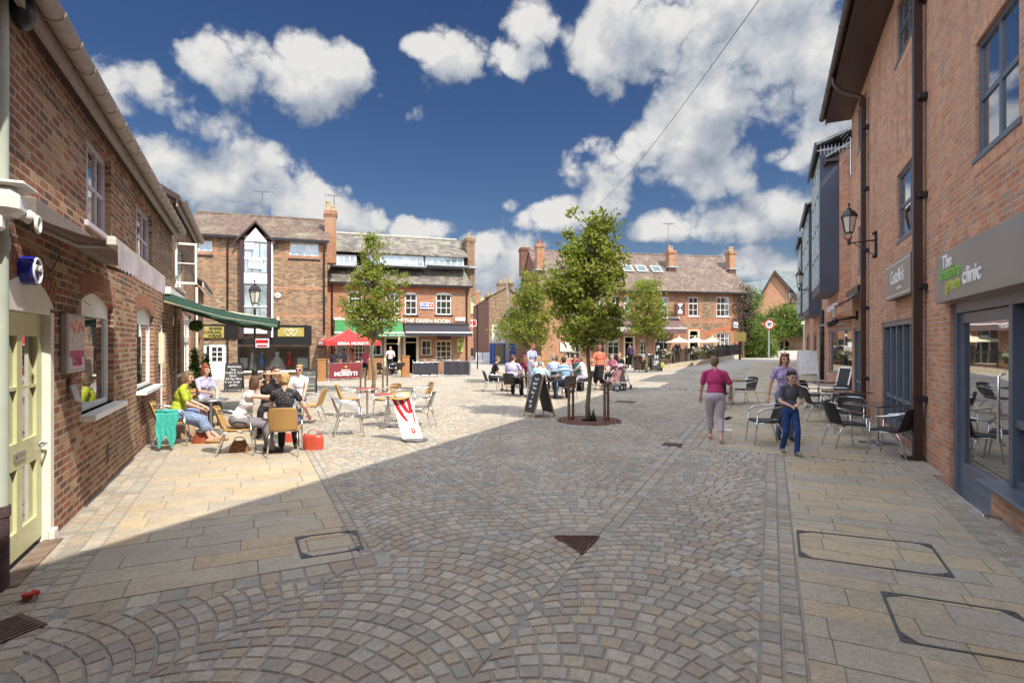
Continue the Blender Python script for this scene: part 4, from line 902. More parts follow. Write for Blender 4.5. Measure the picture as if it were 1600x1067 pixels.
hb = thing('hoarding', 'blue painted hoarding in front of the white rendered gable', 'hoarding', (0, 0, 0)); HF = Frame(-1.8, 50, 8); hb.location = HF.O; hb.rotation_euler = (0, 0, HF.rz)
x0, x1 = HF.p(765, 560)[0], HF.p(806, 560)[0]; zh = HF.p(790, 536)[1]; n = 8; b = MB()
for k in range(n): b.bbox((x0+(x1-x0)*(k+.5)/n, .02*(k % 2), zh/2), ((x1-x0)/n-.02, .05, zh), b=.01)
b.build('boards', mat('blue hoarding paint', (.02, .07, .30), .5, var=.2, vs=1.2), hb); MB().bbox((x0+.9, -.04, zh*.47), (.75, .05, zh*.9)).build('gate', mat('worn brown door', (.16, .12, .05), .7), hb)
wbm = thing('plastic_barrier', 'white plastic pedestrian barriers in front of the blue hoarding', 'barrier', (0, 0, 0)); p0 = G(743, 570); BF = Frame(p0.x, p0.y+4, 4); wbm.location = BF.O; wbm.rotation_euler = (0, 0, BF.rz)
x0, x1 = BF.p(743, 560)[0], BF.p(777, 560)[0]
for k in range(3):
    xa = x0+(x1-x0)*k/3+.03; xb = x0+(x1-x0)*(k+1)/3-.03; b = MB(); b.bbox(((xa+xb)/2, 0, .95), (xb-xa, .06, .12)); b.bbox(((xa+xb)/2, 0, .28), (xb-xa, .06, .12)); n = 8
    for j in range(n): b.bbox((xa+(xb-xa)*(j+.5)/n, 0, .6), (.07, .05, .56))
    b.bbox(((xa+xb)/2, 0, .1), (.1, .5, .06)); b.bbox(((xa+xb)/2-.4, 0, .1), (.1, .5, .2)); b.build('panel', whiteb, wbm)
tp = thing('telegraph_pole', 'tall weathered wooden pole in front of the blue hoarding', 'pole', (G(793, 572).x*1.0, 46, 0)); zt = HC+(537-430)/850*46
tp.location.x = (793-800)/850*46
b = MB(); b.tube([(0, 0, -.1), (0, 0, zt)], [.17, .12], 12); b.build('shaft', mat('weathered pole', (.20, .17, .15), .85, var=.2, vs=3), tp); b = MB(); b.bbox((.12, -.05, zt-.9), (.12, .12, .5)); b.build('junction_box', dkbrown, tp)
sp = thing('letting_post_sign', 'white and red estate sign on a dark post at the alley mouth', 'sign', ((746-800)/850*40, 40, 0)); b = MB(); b.cyl((0, 0, 0), (0, 0, HC+60/850*40), .05); b.build('post', black, sp)
b = MB(); b.bbox((-.6, 0, HC+32/850*40), (1.05, .04, .5)); b.build('panel', whiteb, sp); b = MB(); b.box(-.35, -.12, -.03, -.022, HC+1.33, HC+1.7); b.build('red_field', redp, sp); b = MB(); b.box(-1.08, -.42, -.03, -.022, HC+1.4, HC+1.66); b.build('blue_field', blue, sp)

# ---------------------------------------------------------------- pub
P = thing('pub_building', 'long orange brick pub with a mauve tiled roof and three roof lights', 'building', **place(FD))
p0, p1 = FD.p(846, 500)[0], FD.p(1163, 500)[0]; EP = FD.p(1000, 455)[1]; RP = FD.p(1000, 397, 4.2)[1]
ups = [FD.r(*r) for r in ((892, 461, 910, 495), (930, 461, 944, 495), (954.5, 462, 970, 497), (975, 463, 988, 497), (1030, 464, 1045, 497), (1076, 464, 1091.5, 494), (1119.5, 464, 1140.5, 494.5))]
gr = [FD.r(*r) for r in ((883, 529, 907, 561), (930, 531, 946, 552), (949.5, 528, 968, 566), (1000, 531, 1012, 556), (1023, 519.5, 1044.5, 562), (1098, 537, 1112.5, 549), (1119.5, 520.5, 1140, 545))]
dp = FD.r(976, 527, 990, 573); dq = FD.r(1077, 517, 1091, 550)
hl = ups+gr+[(dp[0], dp[1], -.5, dp[3]), (dq[0], dq[1], 0, dq[3], .25)]
wall(P, p0, p1, -.6, EP, hl, B_red, dep=.14)
for i, u in enumerate(ups): window(P, *u, 3 if i == 6 else 2, 3, white, G_pale if i in (3, 4) else G_dark, whiteb, fw=.08, bw_=.04, sash=.66)
for i, u in enumerate(gr): window(P, *u, (3, 2, 2, 2, 3, 2, 3)[i], (3, 2, 3, 3, 3, 2, 3)[i], cream if i < 5 else white, G_dark, whiteb if i in (1, 3, 6) else None, fw=.08, bw_=.045)
for d in (dp, dq):
    hollow(P, d[0], d[1], .14, 2, -.3, d[3], darkin, name='entrance'); b = MB(); b.box(d[0]-.1, d[0]+.04, -.03, .1, -.2, d[3]); b.box(d[1]-.04, d[1]+.1, -.03, .1, -.2, d[3]); b.box(d[0]-.1, d[1]+.1, -.031, .1, d[3], d[3]+.1); b.box(d[0]+.04, d[1]-.04, -.02, .03, d[3]-.45, d[3]-.4); b.build('door_frame', cream, P)
b = MB(); q = FD.r(1097, 462, 1115, 497); b.box(q[0], q[1], -.008, 0, q[2], q[3]); q = FD.r(1052, 505, 1115, 517); b.box(q[0], q[1]+1.0, -.008, 0, q[2], q[3]); b.build('mottled_panel', B_mott, P)
for (c_, r_, z_, w_) in ((1084, 0, 520, 1.15), (1130, 0, 523, 1.45)):     # rubbed brick arches
    x_, zz = FD.p(c_, z_); b = MB(); n = 22
    for k in range(n):
        t0, t1 = pi*(.08+.84*k/n), pi*(.08+.84*(k+.9)/n); r0_, r1_ = w_*.92, w_*1.14; s_ = .62
        b.prism([(x_+r0_*cos(t0), -.012, zz-.4+r0_*s_*sin(t0)), (x_+r1_*cos(t0), -.012, zz-.4+r1_*s_*sin(t0)), (x_+r1_*cos(t1), -.012, zz-.4+r1_*s_*sin(t1)), (x_+r0_*cos(t1), -.012, zz-.4+r0_*s_*sin(t1))], (0, .03, 0))
    b.build('brick_arch', B_arch, P)
roof(P, p0-.1, p1+.4, -.4, 4.2, EP+.02, RP, T_pub, x1t=FD.p(1128, 404, 4.2)[0])
b = MB(); b.box(p0-.1, p1+.4, -.5, -.4, EP-.12, EP+.02); b.build('gutter', black, P)
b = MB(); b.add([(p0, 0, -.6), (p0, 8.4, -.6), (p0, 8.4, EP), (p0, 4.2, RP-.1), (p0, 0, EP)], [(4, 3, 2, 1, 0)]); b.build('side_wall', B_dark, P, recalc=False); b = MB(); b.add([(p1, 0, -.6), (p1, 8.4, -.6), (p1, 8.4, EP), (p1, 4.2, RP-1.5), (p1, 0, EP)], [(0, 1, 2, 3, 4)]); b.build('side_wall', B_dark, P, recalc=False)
def zroof(y): return EP+.02+(RP-EP)*(y+.4)/4.6
for i, (a, c) in enumerate(((972, 988), (994, 1010), (1017.5, 1033))):
    y_ = 2.1; q = FD.r(a, 418, c, 428, y_); b = MB(); sl_ = (RP-EP)/4.6; zc = zroof(y_)
    M_ = Matrix.Translation(((q[0]+q[1])/2, y_, zc+.05)) @ Matrix.Rotation(math.atan(sl_), 4, 'X'); b.box(-(q[1]-q[0])/2, (q[1]-q[0])/2, -.5, .5, 0, .08, M_); rl = b.build('roof_light', mat('grey flashing', (.45, .47, .46), .5), P)
    b = MB(); b.box(-(q[1]-q[0])/2+.12, (q[1]-q[0])/2-.12, -.38, .38, .081, .10, M_); b.build('pane', mat('dark skylight glass', (.10, .15, .14), .35), rl)
for (px, pt, pots) in ((843, 382, [(0, .35)]), (1047.5, 392, [(-.12, .45), (.1, .35)]), (1141.5, 393, [(-.1, .4), (.12, .4)])):
    y_ = 1.6 if px < 900 else 2.4; x_, zt = FD.p(px, pt, y_); chimney(P, x_, y_, zroof(y_)-.9, zt, .62, .7, B_red, pots, mat('red clay pot', (.45, .12, .06), .8) if px < 900 else None)
    MB().bbox((x_, y_-.2, zroof(y_)+.02), (.95, .9, .1)).build('lead_flashing', lead, P)
x_, zt = FD.p(829, 388, 6.5); chimney(P, p0+.1, 6.6, zroof(1.8), zt, .8, 1.0, B_dark, [(0, .35)])
Wg = thing('brick_wing', 'dark brick rear wing with sash windows on the left flank of the pub', 'building', **place(FD))
wy0, wy1 = 8.4, 15.5; ez = EP-1.3
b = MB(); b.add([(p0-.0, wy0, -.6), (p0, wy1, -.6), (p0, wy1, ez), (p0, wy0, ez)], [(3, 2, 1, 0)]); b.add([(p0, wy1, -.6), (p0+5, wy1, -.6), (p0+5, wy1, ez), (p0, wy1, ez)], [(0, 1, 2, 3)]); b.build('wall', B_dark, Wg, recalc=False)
b = MB(); b.add([(p0-.3, wy0-.0, ez), (p0-.3, wy1+.3, ez), (p0+3, wy1+.3, ez+2.2), (p0+3, wy0, ez+2.2)], [(0, 1, 2, 3)]); b.build('roof', T_slate, Wg)
for (ya, yb_) in ((9.3, 10.3), (11.2, 12.2), (13.2, 14.2)):
    b = MB(); b.box(p0-.05, p0+.02, ya, yb_, 2.9, 4.5); wn = b.build('window', white, Wg); b = MB(); b.box(p0-.06, p0-.052, ya+.1, yb_-.1, 3.0, 3.65); b.box(p0-.06, p0-.052, ya+.1, yb_-.1, 3.72, 4.4); b.build('pane', G_dark, wn)
awc = mat('plum brown canvas', (.13, .075, .075), .8, var=.08, vs=3)
q = FD.r(915, 499, 1060, 518); t = awning(FD, q[0], q[1], q[3]+.15, q[2]+.25, 1.3, awc, 'plum brown shop awning across the front of the pub', scal=.42); text('The Sunset & Moon', t, white, FD.p(982, 515)[0], q[2]+.12, .42, -1.39, shear=.3)
t, q = board(FD, 875, 535, 896, 549.5, 'notice board with white papers on the pub wall', mat('buff notice board', (.50, .44, .36), .7), 'notice_board', 'notice board'); b = MB(); b.box(q[0]+.05, q[0]+.52, -.083, -.078, q[2]+.05, q[3]-.05); b.box(q[0]+.6, q[1]-.06, -.083, -.078, (q[2]+q[3])/2, q[3]-.05); b.build('paper', whiteb, t)
ps = thing('pub_sign', 'square maroon hanging pub sign with a white letter H', 'sign', **place(FD)); x_, z_ = FD.p(1061.5, 483, -.6); b = MB(); b.bbox((x_, -.6, z_), (.95, .08, 1.0)); b.build('board', mat('maroon board', (.10, .025, .03), .4), ps); b = MB(); b.bbox((x_+.05, -.645, z_+.04), (.42, .01, .85)); b.build('white_panel', whiteb, ps); text('H', ps, black, x_+.05, z_+.08, .6, -.655, bold=.02)
b = MB(); b.cyl((x_-.5, -.6, z_+.62), (x_+.75, -.6, z_+.62), .03); b.cyl((x_+.3, -.6, z_+.62), (x_+.3, 0, z_+.62), .03); b.build('bracket', black, ps)
al = thing('alarm_box', 'white alarm box at the right corner of the pub', 'alarm box', **place(FD)); x_, z_ = FD.p(1148, 508); MB().bbox((x_, -.12, z_), (.42, .2, .5), b=.05).build('cover', whiteb, al); MB().bbox((x_, -.225, z_-.05), (.3, .01, .12)).build('strobe', mat('blue strobe', (.05, .1, .3), .3), al)
al = thing('alarm_box', 'round white alarm bell on the mottled wall right of the glazed bay', 'alarm box', **place(FA)); x_, z_ = FA.p(434, 462); b = MB(); b.lathe([(.16, 0), (.16, .06), (.10, .10), (.0001, .11)], n=16); b.v = [(v[0]+x_, -v[2], v[1]+z_) for v in b.v]; b.build('cover', whiteb, al); b = MB(); b.box(x_-.1, x_+.1, -.125, -.112, z_-.02, z_+.02); b.build('band', mat('grey print', (.3, .3, .3), .5), al)
# roofs beyond the pub
Bg = thing('brick_house', 'red brick gable house with blue grey slates rising above the ivy', 'house', (0, 0, 0)); KF = Frame(37, 84, -10); Bg.location = KF.O; Bg.rotation_euler = (0, 0, KF.rz)
xa, z0_ = KF.p(1178, 480); xb, _ = KF.p(1244, 470); xm, zp = KF.p(1209, 424)
b = MB(); b.prism([(xa, 0, -2), (xb, 0, -2), (xb, 0, KF.p(1244, 468)[1]), (xm, 0, zp), (xa, 0, KF.p(1178, 480)[1])], (0, .3, 0)); b.build('gable_wall', B_red, Bg)
b = MB(); zl = KF.p(1178, 480)[1]; zr = KF.p(1248, 466)[1]
b.add([(xa-.4, -.4, zl-.3), (xm, -.4, zp+.1), (xm+9, 14, zp+.1), (xa+8, 14, zl-.3)], [(0, 1, 2, 3)]); b.add([(xm, -.4, zp+.1), (xb+.6, -.4, zr-.2), (xb+22, 10, zr-.2), (xm+22, 10, zp+.1)], [(0, 1, 2, 3)]); b.build('roof', T_grey, Bg)
b = MB(); b.prism([(xa-.5, -.5, zl-.5), (xm, -.5, zp+.15), (xm, -.5, zp-.35), (xa-.2, -.5, zl-.9)], (0, .12, 0)); b.prism([(xb+.7, -.5, zr-.4), (xm, -.5, zp+.15), (xm, -.5, zp-.35), (xb+.2, -.5, zr-.8)], (0, .12, 0)); b.build('bargeboard', dkbrown, Bg)
Bh = thing('slate_roofed_house', 'dark house with a long grey slate roof between the pub and the red gable', 'house', (0, 0, 0)); KG = Frame(36, 95, 5); Bh.location = KG.O; Bh.rotation_euler = (0, 0, KG.rz)
x0, zt = KG.p(1160, 442); x1, zt2 = KG.p(1205, 434); b = MB(); b.add([(x0-3, 0, zt-4.5), (x1+3, 0, zt-4.5), (x1+3, 4, zt2+.3), (x0-1, 4, zt)], [(0, 1, 2, 3)]); b.build('roof', T_grey, Bh); b = MB(); b.box(x0-3, x1+3, .3, 4, -2, zt-4.4); b.build('wall', B_dark, Bh)
iw = thing('brick_wall', 'old orange garden wall with a dark arched gateway at the end of the street', 'wall', (0, 0, 0)); IF = Frame(30, 68, -8); iw.location = IF.O; iw.rotation_euler = (0, 0, IF.rz)
q = IF.r(1190, 516, 1300, 562); x_, z_ = IF.p(1226, 553); zz0 = -.6
wall(iw, q[0]-2, q[1]+2, zz0, q[3]+.2, [(IF.p(1219, 550)[0], IF.p(1234, 550)[0], zz0, IF.p(1226, 532)[1], .6)], B_red, dep=.5)
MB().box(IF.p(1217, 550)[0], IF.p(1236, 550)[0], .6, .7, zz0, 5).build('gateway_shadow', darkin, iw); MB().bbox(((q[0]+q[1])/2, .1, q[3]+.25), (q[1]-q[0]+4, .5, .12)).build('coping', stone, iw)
# ================================================================ right-hand building
R1 = thing('brick_building', 'new pink red brick building filling the right edge, with the clinic and restaurant fronts', 'building', **place(FR))
def rx(px): return FR.p(px, 537)[0]
re0 = rx(1331); rn = 22; zs_ = 8.7
cl = [rx(1484), 6.5, 2.40]                                    # clinic front
co = (rx(1378), rx(1433), 2.31); tp_ = (rx(1334), rx(1353), 2.31)
def uw(a, c, zb, zt): return (rx(a), rx(c), zb, zt)
U = [uw(1402, 1438, 3.84, 5.10), uw(1340.5, 1354, 3.84, 5.10), uw(1400.5, 1433, 7.30, 8.45), uw(1340, 1354, 7.25, 8.45)]
n0 = FR.p(1524, 150)[0]; U += [(n0, n0+1.28, 4.08, 5.43), (n0+3.6, n0+4.9, 4.08, 5.43), (n0, n0+1.28, 7.3, 8.45)]
pl = rx(1552)
wall(R1, re0, rn, -.3, zs_, [(cl[0], cl[1], -.2, cl[2]), (co[0], co[1], -.2+.3, co[2]), (tp_[0], tp_[1], -.2, tp_[2])]+U, B_new, dep=.16)
for i, u in enumerate(U):
    window(R1, *u, 2, 2, steel, G_sky, steel, y=.035, fw=.055, bw_=.06, sproj=.03)
    b = MB(); n = int((u[1]-u[0]+.1)/.078)
    for k in range(n): b.bbox((u[0]-.05+(k+.5)*.078, .019, u[3]+.115), (.066, .05, .215), b=.004)
    sbm = mat('soldier brick', (.56, .31, .20), .85, var=.25, vs=9, bump=.3); b.build('soldier_course', sbm, R1); b = MB()
    for k in range(n): b.bbox((u[0]-.05+(k+.5)*.078, .020, u[2]-.115), (.066, .05, .215), b=.004)
    b.build('soldier_sill', sbm, R1)
b = MB(); b.box(re0, rn, .9, 9, -.2, zs_); b.build('core', darkin, R1)
# shopfront: steel frame, door, sidelights, low plinth
yy = .10; b = MB(); X = cl[0]; b.box(X, X+.13, yy-.06, yy+.1, 0, cl[2]); b.box(X+.13, cl[1], yy-.059, yy+.1, cl[2]-.14, cl[2])
dx1 = rx(1567); b.box(dx1, dx1+.09, yy-.05, yy+.1, .0, cl[2]-.14)
for k in range(7):
    xx = dx1+.36+k*.55
    if xx < cl[1]: b.box(xx, xx+.07, yy-.03, yy+.09, .42, cl[2]-.14)
b.box(dx1+.09, cl[1], yy-.028, yy+.088, .98, 1.06); b.box(dx1+.09, cl[1], yy-.02, yy+.088, .30, .42)
sfr = b.build('shopfront', steel, R1); MB().add([(X, yy+.05, .3), (cl[1], yy+.05, .3), (cl[1], yy+.05, cl[2]), (X, yy+.05, cl[2])], [(0, 1, 2, 3)]).build('pane', G_mir, sfr, recalc=False)
b = MB(); b.box(X+.14, X+.24, yy-.02, yy+.04, .02, cl[2]-.15); b.box(dx1-.11, dx1-.01, yy-.02, yy+.04, .02, cl[2]-.15); b.box(X+.24, dx1-.11, yy-.019, yy+.04, .02, .27); b.box(X+.24, dx1-.11, yy-.019, yy+.04, cl[2]-.28, cl[2]-.15)
dr_ = b.build('door', steel, R1); MB().add([(X+.2, yy+.01, .2), (dx1-.05, yy+.01, .2), (dx1-.05, yy+.01, cl[2]-.2), (X+.2, yy+.01, cl[2]-.2)], [(0, 1, 2, 3)]).build('pane', G_mir, dr_, recalc=False)
b = MB(); b.tube([(dx1-.16, yy-.03, .75), (dx1-.16, yy-.09, .78), (dx1-.16, yy-.09, 1.5), (dx1-.16, yy-.03, 1.53)], .014, 8); b.build('handle', alu, dr_)
wall(R1, pl, cl[1], -.3, .30, [], B_new, y=-.02, name='brick_plinth'); MB().bbox(((pl+cl[1])/2, -.02, .325), (cl[1]-pl+.06, .26, .05)).build('plinth_sill', steel, R1)
MB().bbox(((X+dx1)/2, 0.0, .012), (dx1-X+.1, .36, .03)).build('threshold', alu, R1)
hollow(R1, X+.02, cl[1], .17, .88, 0.01, cl[2], mat('cool grey interior', (.12, .13, .13), .8), name='shop_interior')
# Costello front and the far doors
for (a, c, zt, n, lb) in ((co[0], co[1], co[2], 4, 'restaurant_front'), (tp_[0], tp_[1], tp_[2], 3, 'glazed_doors')):
    b = MB(); b.box(a, a+.10, .02, .16, 0, zt); b.box(c-.10, c, .02, .16, 0, zt); b.box(a+.1, c-.1, .021, .16, zt-.1, zt)
    for k in range(1, n+1): xx = a+.1+(c-a-.2)*k/(n+1); b.box(xx-.035, xx+.035, .04, .15, 0.05, zt-.1)
    b.box(a+.1, c-.1, .05, .149, .72, .79); b.box(a+.1, c-.1, .05, .149, .05, .3); o_ = b.build(lb, steel, R1)
    MB().add([(a, .1, .2), (c, .1, .2), (c, .1, zt), (a, .1, zt)], [(0, 1, 2, 3)]).build('pane', G_mir, o_, recalc=False)
# eaves
b = MB(); b.box(re0-.1, rn, -.66, 0, 8.70, 8.76); b.build('soffit', dkbrown, R1); b = MB(); b.box(re0-.1, rn, -.70, -.66, 8.66, 8.88); b.build('fascia', dkbrown, R1)
gutter(R1, re0-.1, rn, -.79, 8.84, .08, dkbrown, 1.1); roof(R1, re0-.1, rn, -.78, 5, 8.9, 12.0, T_grey, yb=12)
b = MB(); b.box(re0, re0+.05, 0, 5, -.3, 8.7); b.build('end_wall', B_new, R1)
# square brown downpipes
for (px, r_, nm) in ((1446.5, .062, 0), (1357, .058, 1)):
    x_ = rx(px); b = MB(); b.bbox((x_, -.11, 4.0), (r_*2, r_*2, 8.0), b=.008)
    if nm: b.tube([(x_, -.11, 7.95), (x_, -.14, 8.1), (x_, -.62, 8.35), (x_, -.76, 8.55), (x_, -.78, 8.8)], .05, 10); b.bbox((x_, -.13, 7.95), (.17, .16, .14))
    else: b.bbox((x_, -.11, 8.35), (r_*2, r_*2, .75)); 
    dpp = b.build('downpipe', dkbrown, R1)
    for z_ in (.98, 2.75, 4.2, 5.75, 7.3): MB().bbox((x_+.05, -.06, z_), (r_*2+.08, .12, .09)).build('bracket', black, dpp)
    MB().bbox((x_-.05, -.16, .006), (.36, .3, .02)).build('gully_cover', black, dpp)
# signs
cs = thing('shop_sign', 'taupe clinic fascia sign with white and green lettering at the right edge', 'sign', **place(FR)); MB().bbox(((rx(1478)+cl[1])/2+.1, -.06, 2.745), (cl[1]-rx(1478)+.2, .12, .67), b=.01).build('panel', grey_p, cs)
xs_ = FR.p(1486, 430)[0]; leaf_g = mat('leaf green lettering', (.16, .45, .06), .4); lime = mat('lime lettering', (.42, .52, .06), .4); wl_ = mat('white lettering', (.85, .85, .85), .4)
text('The', cs, wl_, xs_+.12, 2.93, .24, -.124, align='LEFT', sx=1.1, bold=.006); text('cheshire', cs, leaf_g, xs_-.02, 2.78, .24, -.124, align='LEFT', sx=1.12, bold=.006); text('green', cs, lime, xs_+.28, 2.62, .24, -.124, align='LEFT', sx=1.1, bold=.006); text('clinic', cs, wl_, xs_+.98, 2.66, .28, -.125, align='LEFT', sx=1.15, bold=.007)
cs = thing('shop_sign', 'taupe box sign reading Costello\'s in thin white letters', 'sign', **place(FR)); o_ = -.15; xa, xb = FR.p(1385, 440, o_)[0], FR.p(1424, 430, o_)[0]; zb = FR.p(1404, 464, o_)[1]; zt = FR.p(1404, 406, o_)[1]
b = MB(); b.box(xa, xb, o_, -.0, zb, zt); b.build('box', dkbrown, cs); b = MB(); b.box(xa+.0, xb-.0, o_-.012, o_-.001, zb, zt); b.build('face', grey_p, cs)
text('Costello\'s', cs, wl_, (xa+xb)/2, (zb+zt)/2+.04, .36, o_-.014, sx=.78); text('Food & Wine', cs, wl_, (xa+xb)/2+.2, zb+.16, .07, o_-.014)
for z_ in (zt-.06, zb+.045): MB().box(xa+.06, xb-.06, o_-.017, o_-.013, z_, z_+.015).build('border_line', wl_, cs)
# R2: oriel building
R2 = thing('brick_building', 'brick building beyond the restaurant with tall dark blue glazed oriels', 'building', **place(FR))
def fx(Y): return -(Y-8.0)/cos(rad(25.48))
x2 = fx(19.6); x3 = fx(40.5)
wall(R2, x3, x2, 2.95, 8.4, [], B_new); 
b = MB(); b.box(x3, x2, .001, 6, 8.38, 8.4); b.add([(x2, 0, 2.95), (x2, 4, 2.95), (x2, 4, 8.9), (x2, 0, 8.9)], [(0, 1, 2, 3)]); b.build('return_wall', B_new, R2, recalc=False)
wall(R2, x3, fx(24.3), -.3, 2.95, [(fx(27.5), fx(26.2), .8, 2.4), (fx(32), fx(29.5), .4, 2.5), (fx(38.5), fx(35), .4, 2.5)], B_new)
for (a, c) in ((27.5, 26.2), (32, 29.5), (38.5, 35)): window(R2, fx(a), fx(c), .6, 2.4, 2, 1, steel, G_dark, steel, fw=.1)
# splayed shop window facing the square
SF = Frame(0, 0, 0); a_ = Vector(((1292-800)/850*23.2, 23.2)); c_ = Vector(((1335-800)/850*21.0, 21.0)); ang = math.degrees(math.atan2(c_.y-a_.y, c_.x-a_.x)); SF = Frame(a_.x, a_.y, ang); L_ = (c_-a_).length
R3 = thing('corner_shopfront', 'angled brick shopfront with one big grey framed window under the oriel', 'shopfront', **place(SF))
wall(R3, 0, L_, -.3, 2.95, [(.12, L_+.0, .62, 2.45)], B_new, dep=.1); window(R3, .12, L_, .62, 2.45, 1, 1, mat('mid grey frame', (.23, .22, .23), .4), G_mir, None, fw=.10)
b = MB(); b.prism([(-.1, -.22, 2.6), (L_, -.22, 2.6), (L_, .3, 2.75), (-.1, .3, 2.75)], (0, 0, .06)); b.build('lead_canopy', grey_p, R3)
hollow(R3, .1, L_, .15, 1.5, .3, 2.5, mat('warm grey interior', (.3, .27, .22), .8), name='shop_interior'); b = MB(); b.bbox((L_*.62, .2, 1.95), (.42, .02, .5)); b.build('window_poster', whiteb, R3); b = MB(); b.bbox((L_*.85, .22, 1.9), (.3, .02, .5)); b.build('red_poster', redp, R3)  # backing box has a plain warm grey colour
def oriel(Ya, Yb, zb, zt, pr, nz_):
    xa, xb = fx(Yb), fx(Ya); b = MB(); b.box(xb-.10, xb, -pr, 0, zb, zt); b.box(xa, xa+.10, -pr, 0, zb, zt); b.box(xa+.1, xb-.1, -pr, 0, zb, zb+.35); b.box(xa+.1, xb-.1, -pr, 0, zt-.35, zt)
    o_ = b.build('oriel', navy, R2); b = MB()
    n = 3
    for k in range(n+1): xx = xa+.1+(xb-xa-.2)*k/n; b.box(xx-.03, xx+.03, -pr-.02, -pr+.06, zb+.35, zt-.35)
    for k in range(nz_+1): zz = zb+.35+(zt-zb-.7)*k/nz_; b.box(xa+.1, xb-.1, -pr-.018, -pr+.05, zz-.03, zz+.03)
    b.build('glazing_bar', mat('pale green grey bar', (.42, .47, .46), .35), o_); MB().add([(xa+.1, -pr+.02, zb+.3), (xb-.1, -pr+.02, zb+.3), (xb-.1, -pr+.02, zt-.3), (xa+.1, -pr+.02, zt-.3)], [(0, 1, 2, 3)]).build('pane', G_sky, o_, recalc=False)
    b = MB(); b.prism([(xa-.3, -pr-.12, zt+.02), (xb+.3, -pr-.12, zt+.02), (xb+.3, 2.5, zt+1.2), (xa-.3, 2.5, zt+1.2)], (0, 0, .10)); b.build('oriel_roof', T_grey, o_)
    b = MB(); b.box(xa-.3, xb+.3, -pr-.18, -pr-.12, zt-.15, zt+.12); b.build('oriel_fascia', dkbrown, o_)
oriel(19.62, 23.2, 3.75, 9.0, .62, 4); oriel(26.5, 31.5, 3.3, 8.6, .55, 4); oriel(34.8, 39, 3.6, 8.6, .5, 4)
b = MB(); b.box(x3, x2+.2, -.45, -.05, 8.4, 8.5); b.box(x3, x2+.2, -.5, -.45, 8.3, 8.62); b.build('eaves', dkbrown, R2); roof(R2, x3, x2+.2, -.5, 4, 8.6, 11.0, T_grey, yb=9)
pipe(R2, [(fx(24.9), -.12, 3.4), (fx(24.9), -.12, .1)], .09, black, coll=[1.2, 2.3])
b = MB(); b.box(x3, x3+.1, 0, 6, -.3, 8.4); b.build('end_wall', B_new, R2)
pq = thing('wall_plaque', 'pale square plaque on the brick under the near oriel', 'plaque', **place(FR)); MB().bbox((fx(21.0), -.03, 3.15), (.9, .05, .55)).build('slab', mat('pale plaque', (.45, .40, .32), .7), pq); 
b = MB()
for k in range(3): b.box(fx(21)-.3, fx(21)+.3, -.058, -.055, 3.0+k*.12, 3.03+k*.12)
b.build('incised_lines', mat('plaque lines', (.25, .2, .15), .7), pq)
wall_w = thing('brick_wall', 'plain brick upper wall joining the restaurant building to the oriels', 'wall', **place(FR)); wall(wall_w, x2, re0, 2.95, 8.7, [], B_new, y=.35)
b = MB(); b.box(x2, re0, .35, .6, 2.9, 2.96); b.build('soffit', lead, wall_w)
# lanterns
def lantern(b_frame, b_glass, c, s=1.0):
    x, y, z = c
    b_frame.lathe([(.02*s, .30*s), (.055*s, .26*s), (.05*s, .24*s), (.12*s, .20*s), (.19*s, .10*s), (.20*s, .07*s), (.17*s, .06*s)], c, 6, False); b_frame.lathe([(.0001, .42*s), (.018*s, .38*s), (.03*s, .35*s), (.012*s, .31*s)], c, 8)
    for k in range(6): t = 2*pi*k/6; b_frame.cyl((x+.165*s*cos(t), y+.165*s*sin(t), z+.06*s), (x+.095*s*cos(t), y+.095*s*sin(t), z-.30*s), .010*s, n=5)
    b_frame.lathe([(.10*s, -.32*s), (.10*s, -.29*s), (.05*s, -.29*s)], c, 6, False)
    for k in range(3): t = 2*pi*k/3+.4; b_frame.tube([(x+.09*s*cos(t), y+.09*s*sin(t), z-.32*s), (x+.10*s*cos(t), y+.10*s*sin(t), z-.40*s), (x+.02*s*cos(t), y+.02*s*sin(t), z-.47*s)], .010*s, 5)
    b_frame.cyl((x, y, z-.60*s), (x, y, z-.45*s), .035*s)
    b_glass.lathe([(.088*s, -.29*s), (.155*s, .06*s)], c, 6, False)
def wall_lamp(Y, z, pr, lab, s=1.0):
    t = thing('wall_lantern', lab, 'wall lamp', **place(FR), group='black lanterns along the right-hand buildings'); x = fx(Y); b = MB(); g = MB(); lantern(b, g, (x, -pr, z), s)
    b.build('lamp_head', black, t); g.build('lamp_glass', G_lamp, t)
    b = MB(); b.tube([(x, -pr, z-.55*s), (x, -.03, z-.52*s)], .018, 8); b.bbox((x, -.03, z-.62*s), (.06, .05, .62)); b.tube([(x, -.06, z-.85*s), (x, -.2, z-.78*s), (x, -pr+.1, z-.56*s)], .012, 6)
    for zz in (-.36, -.9): b.ball((x, -.06, z+zz*s), .045, 8)
    b.build('wall_bracket', black, t)
wall_lamp(12.6, HC+200/850*12.6*.985, .56, 'nearest black wall lantern on its long bracket beside the brown downpipe')
wall_lamp(23.4, HC+(537-430)/850*23.2, 1.1, 'middle black wall lantern against the dark blue oriel'); wall_lamp(34.5, HC+(537-457)/850*34, 1.1, 'farthest black wall lantern in front of the slate roof', 1.1)
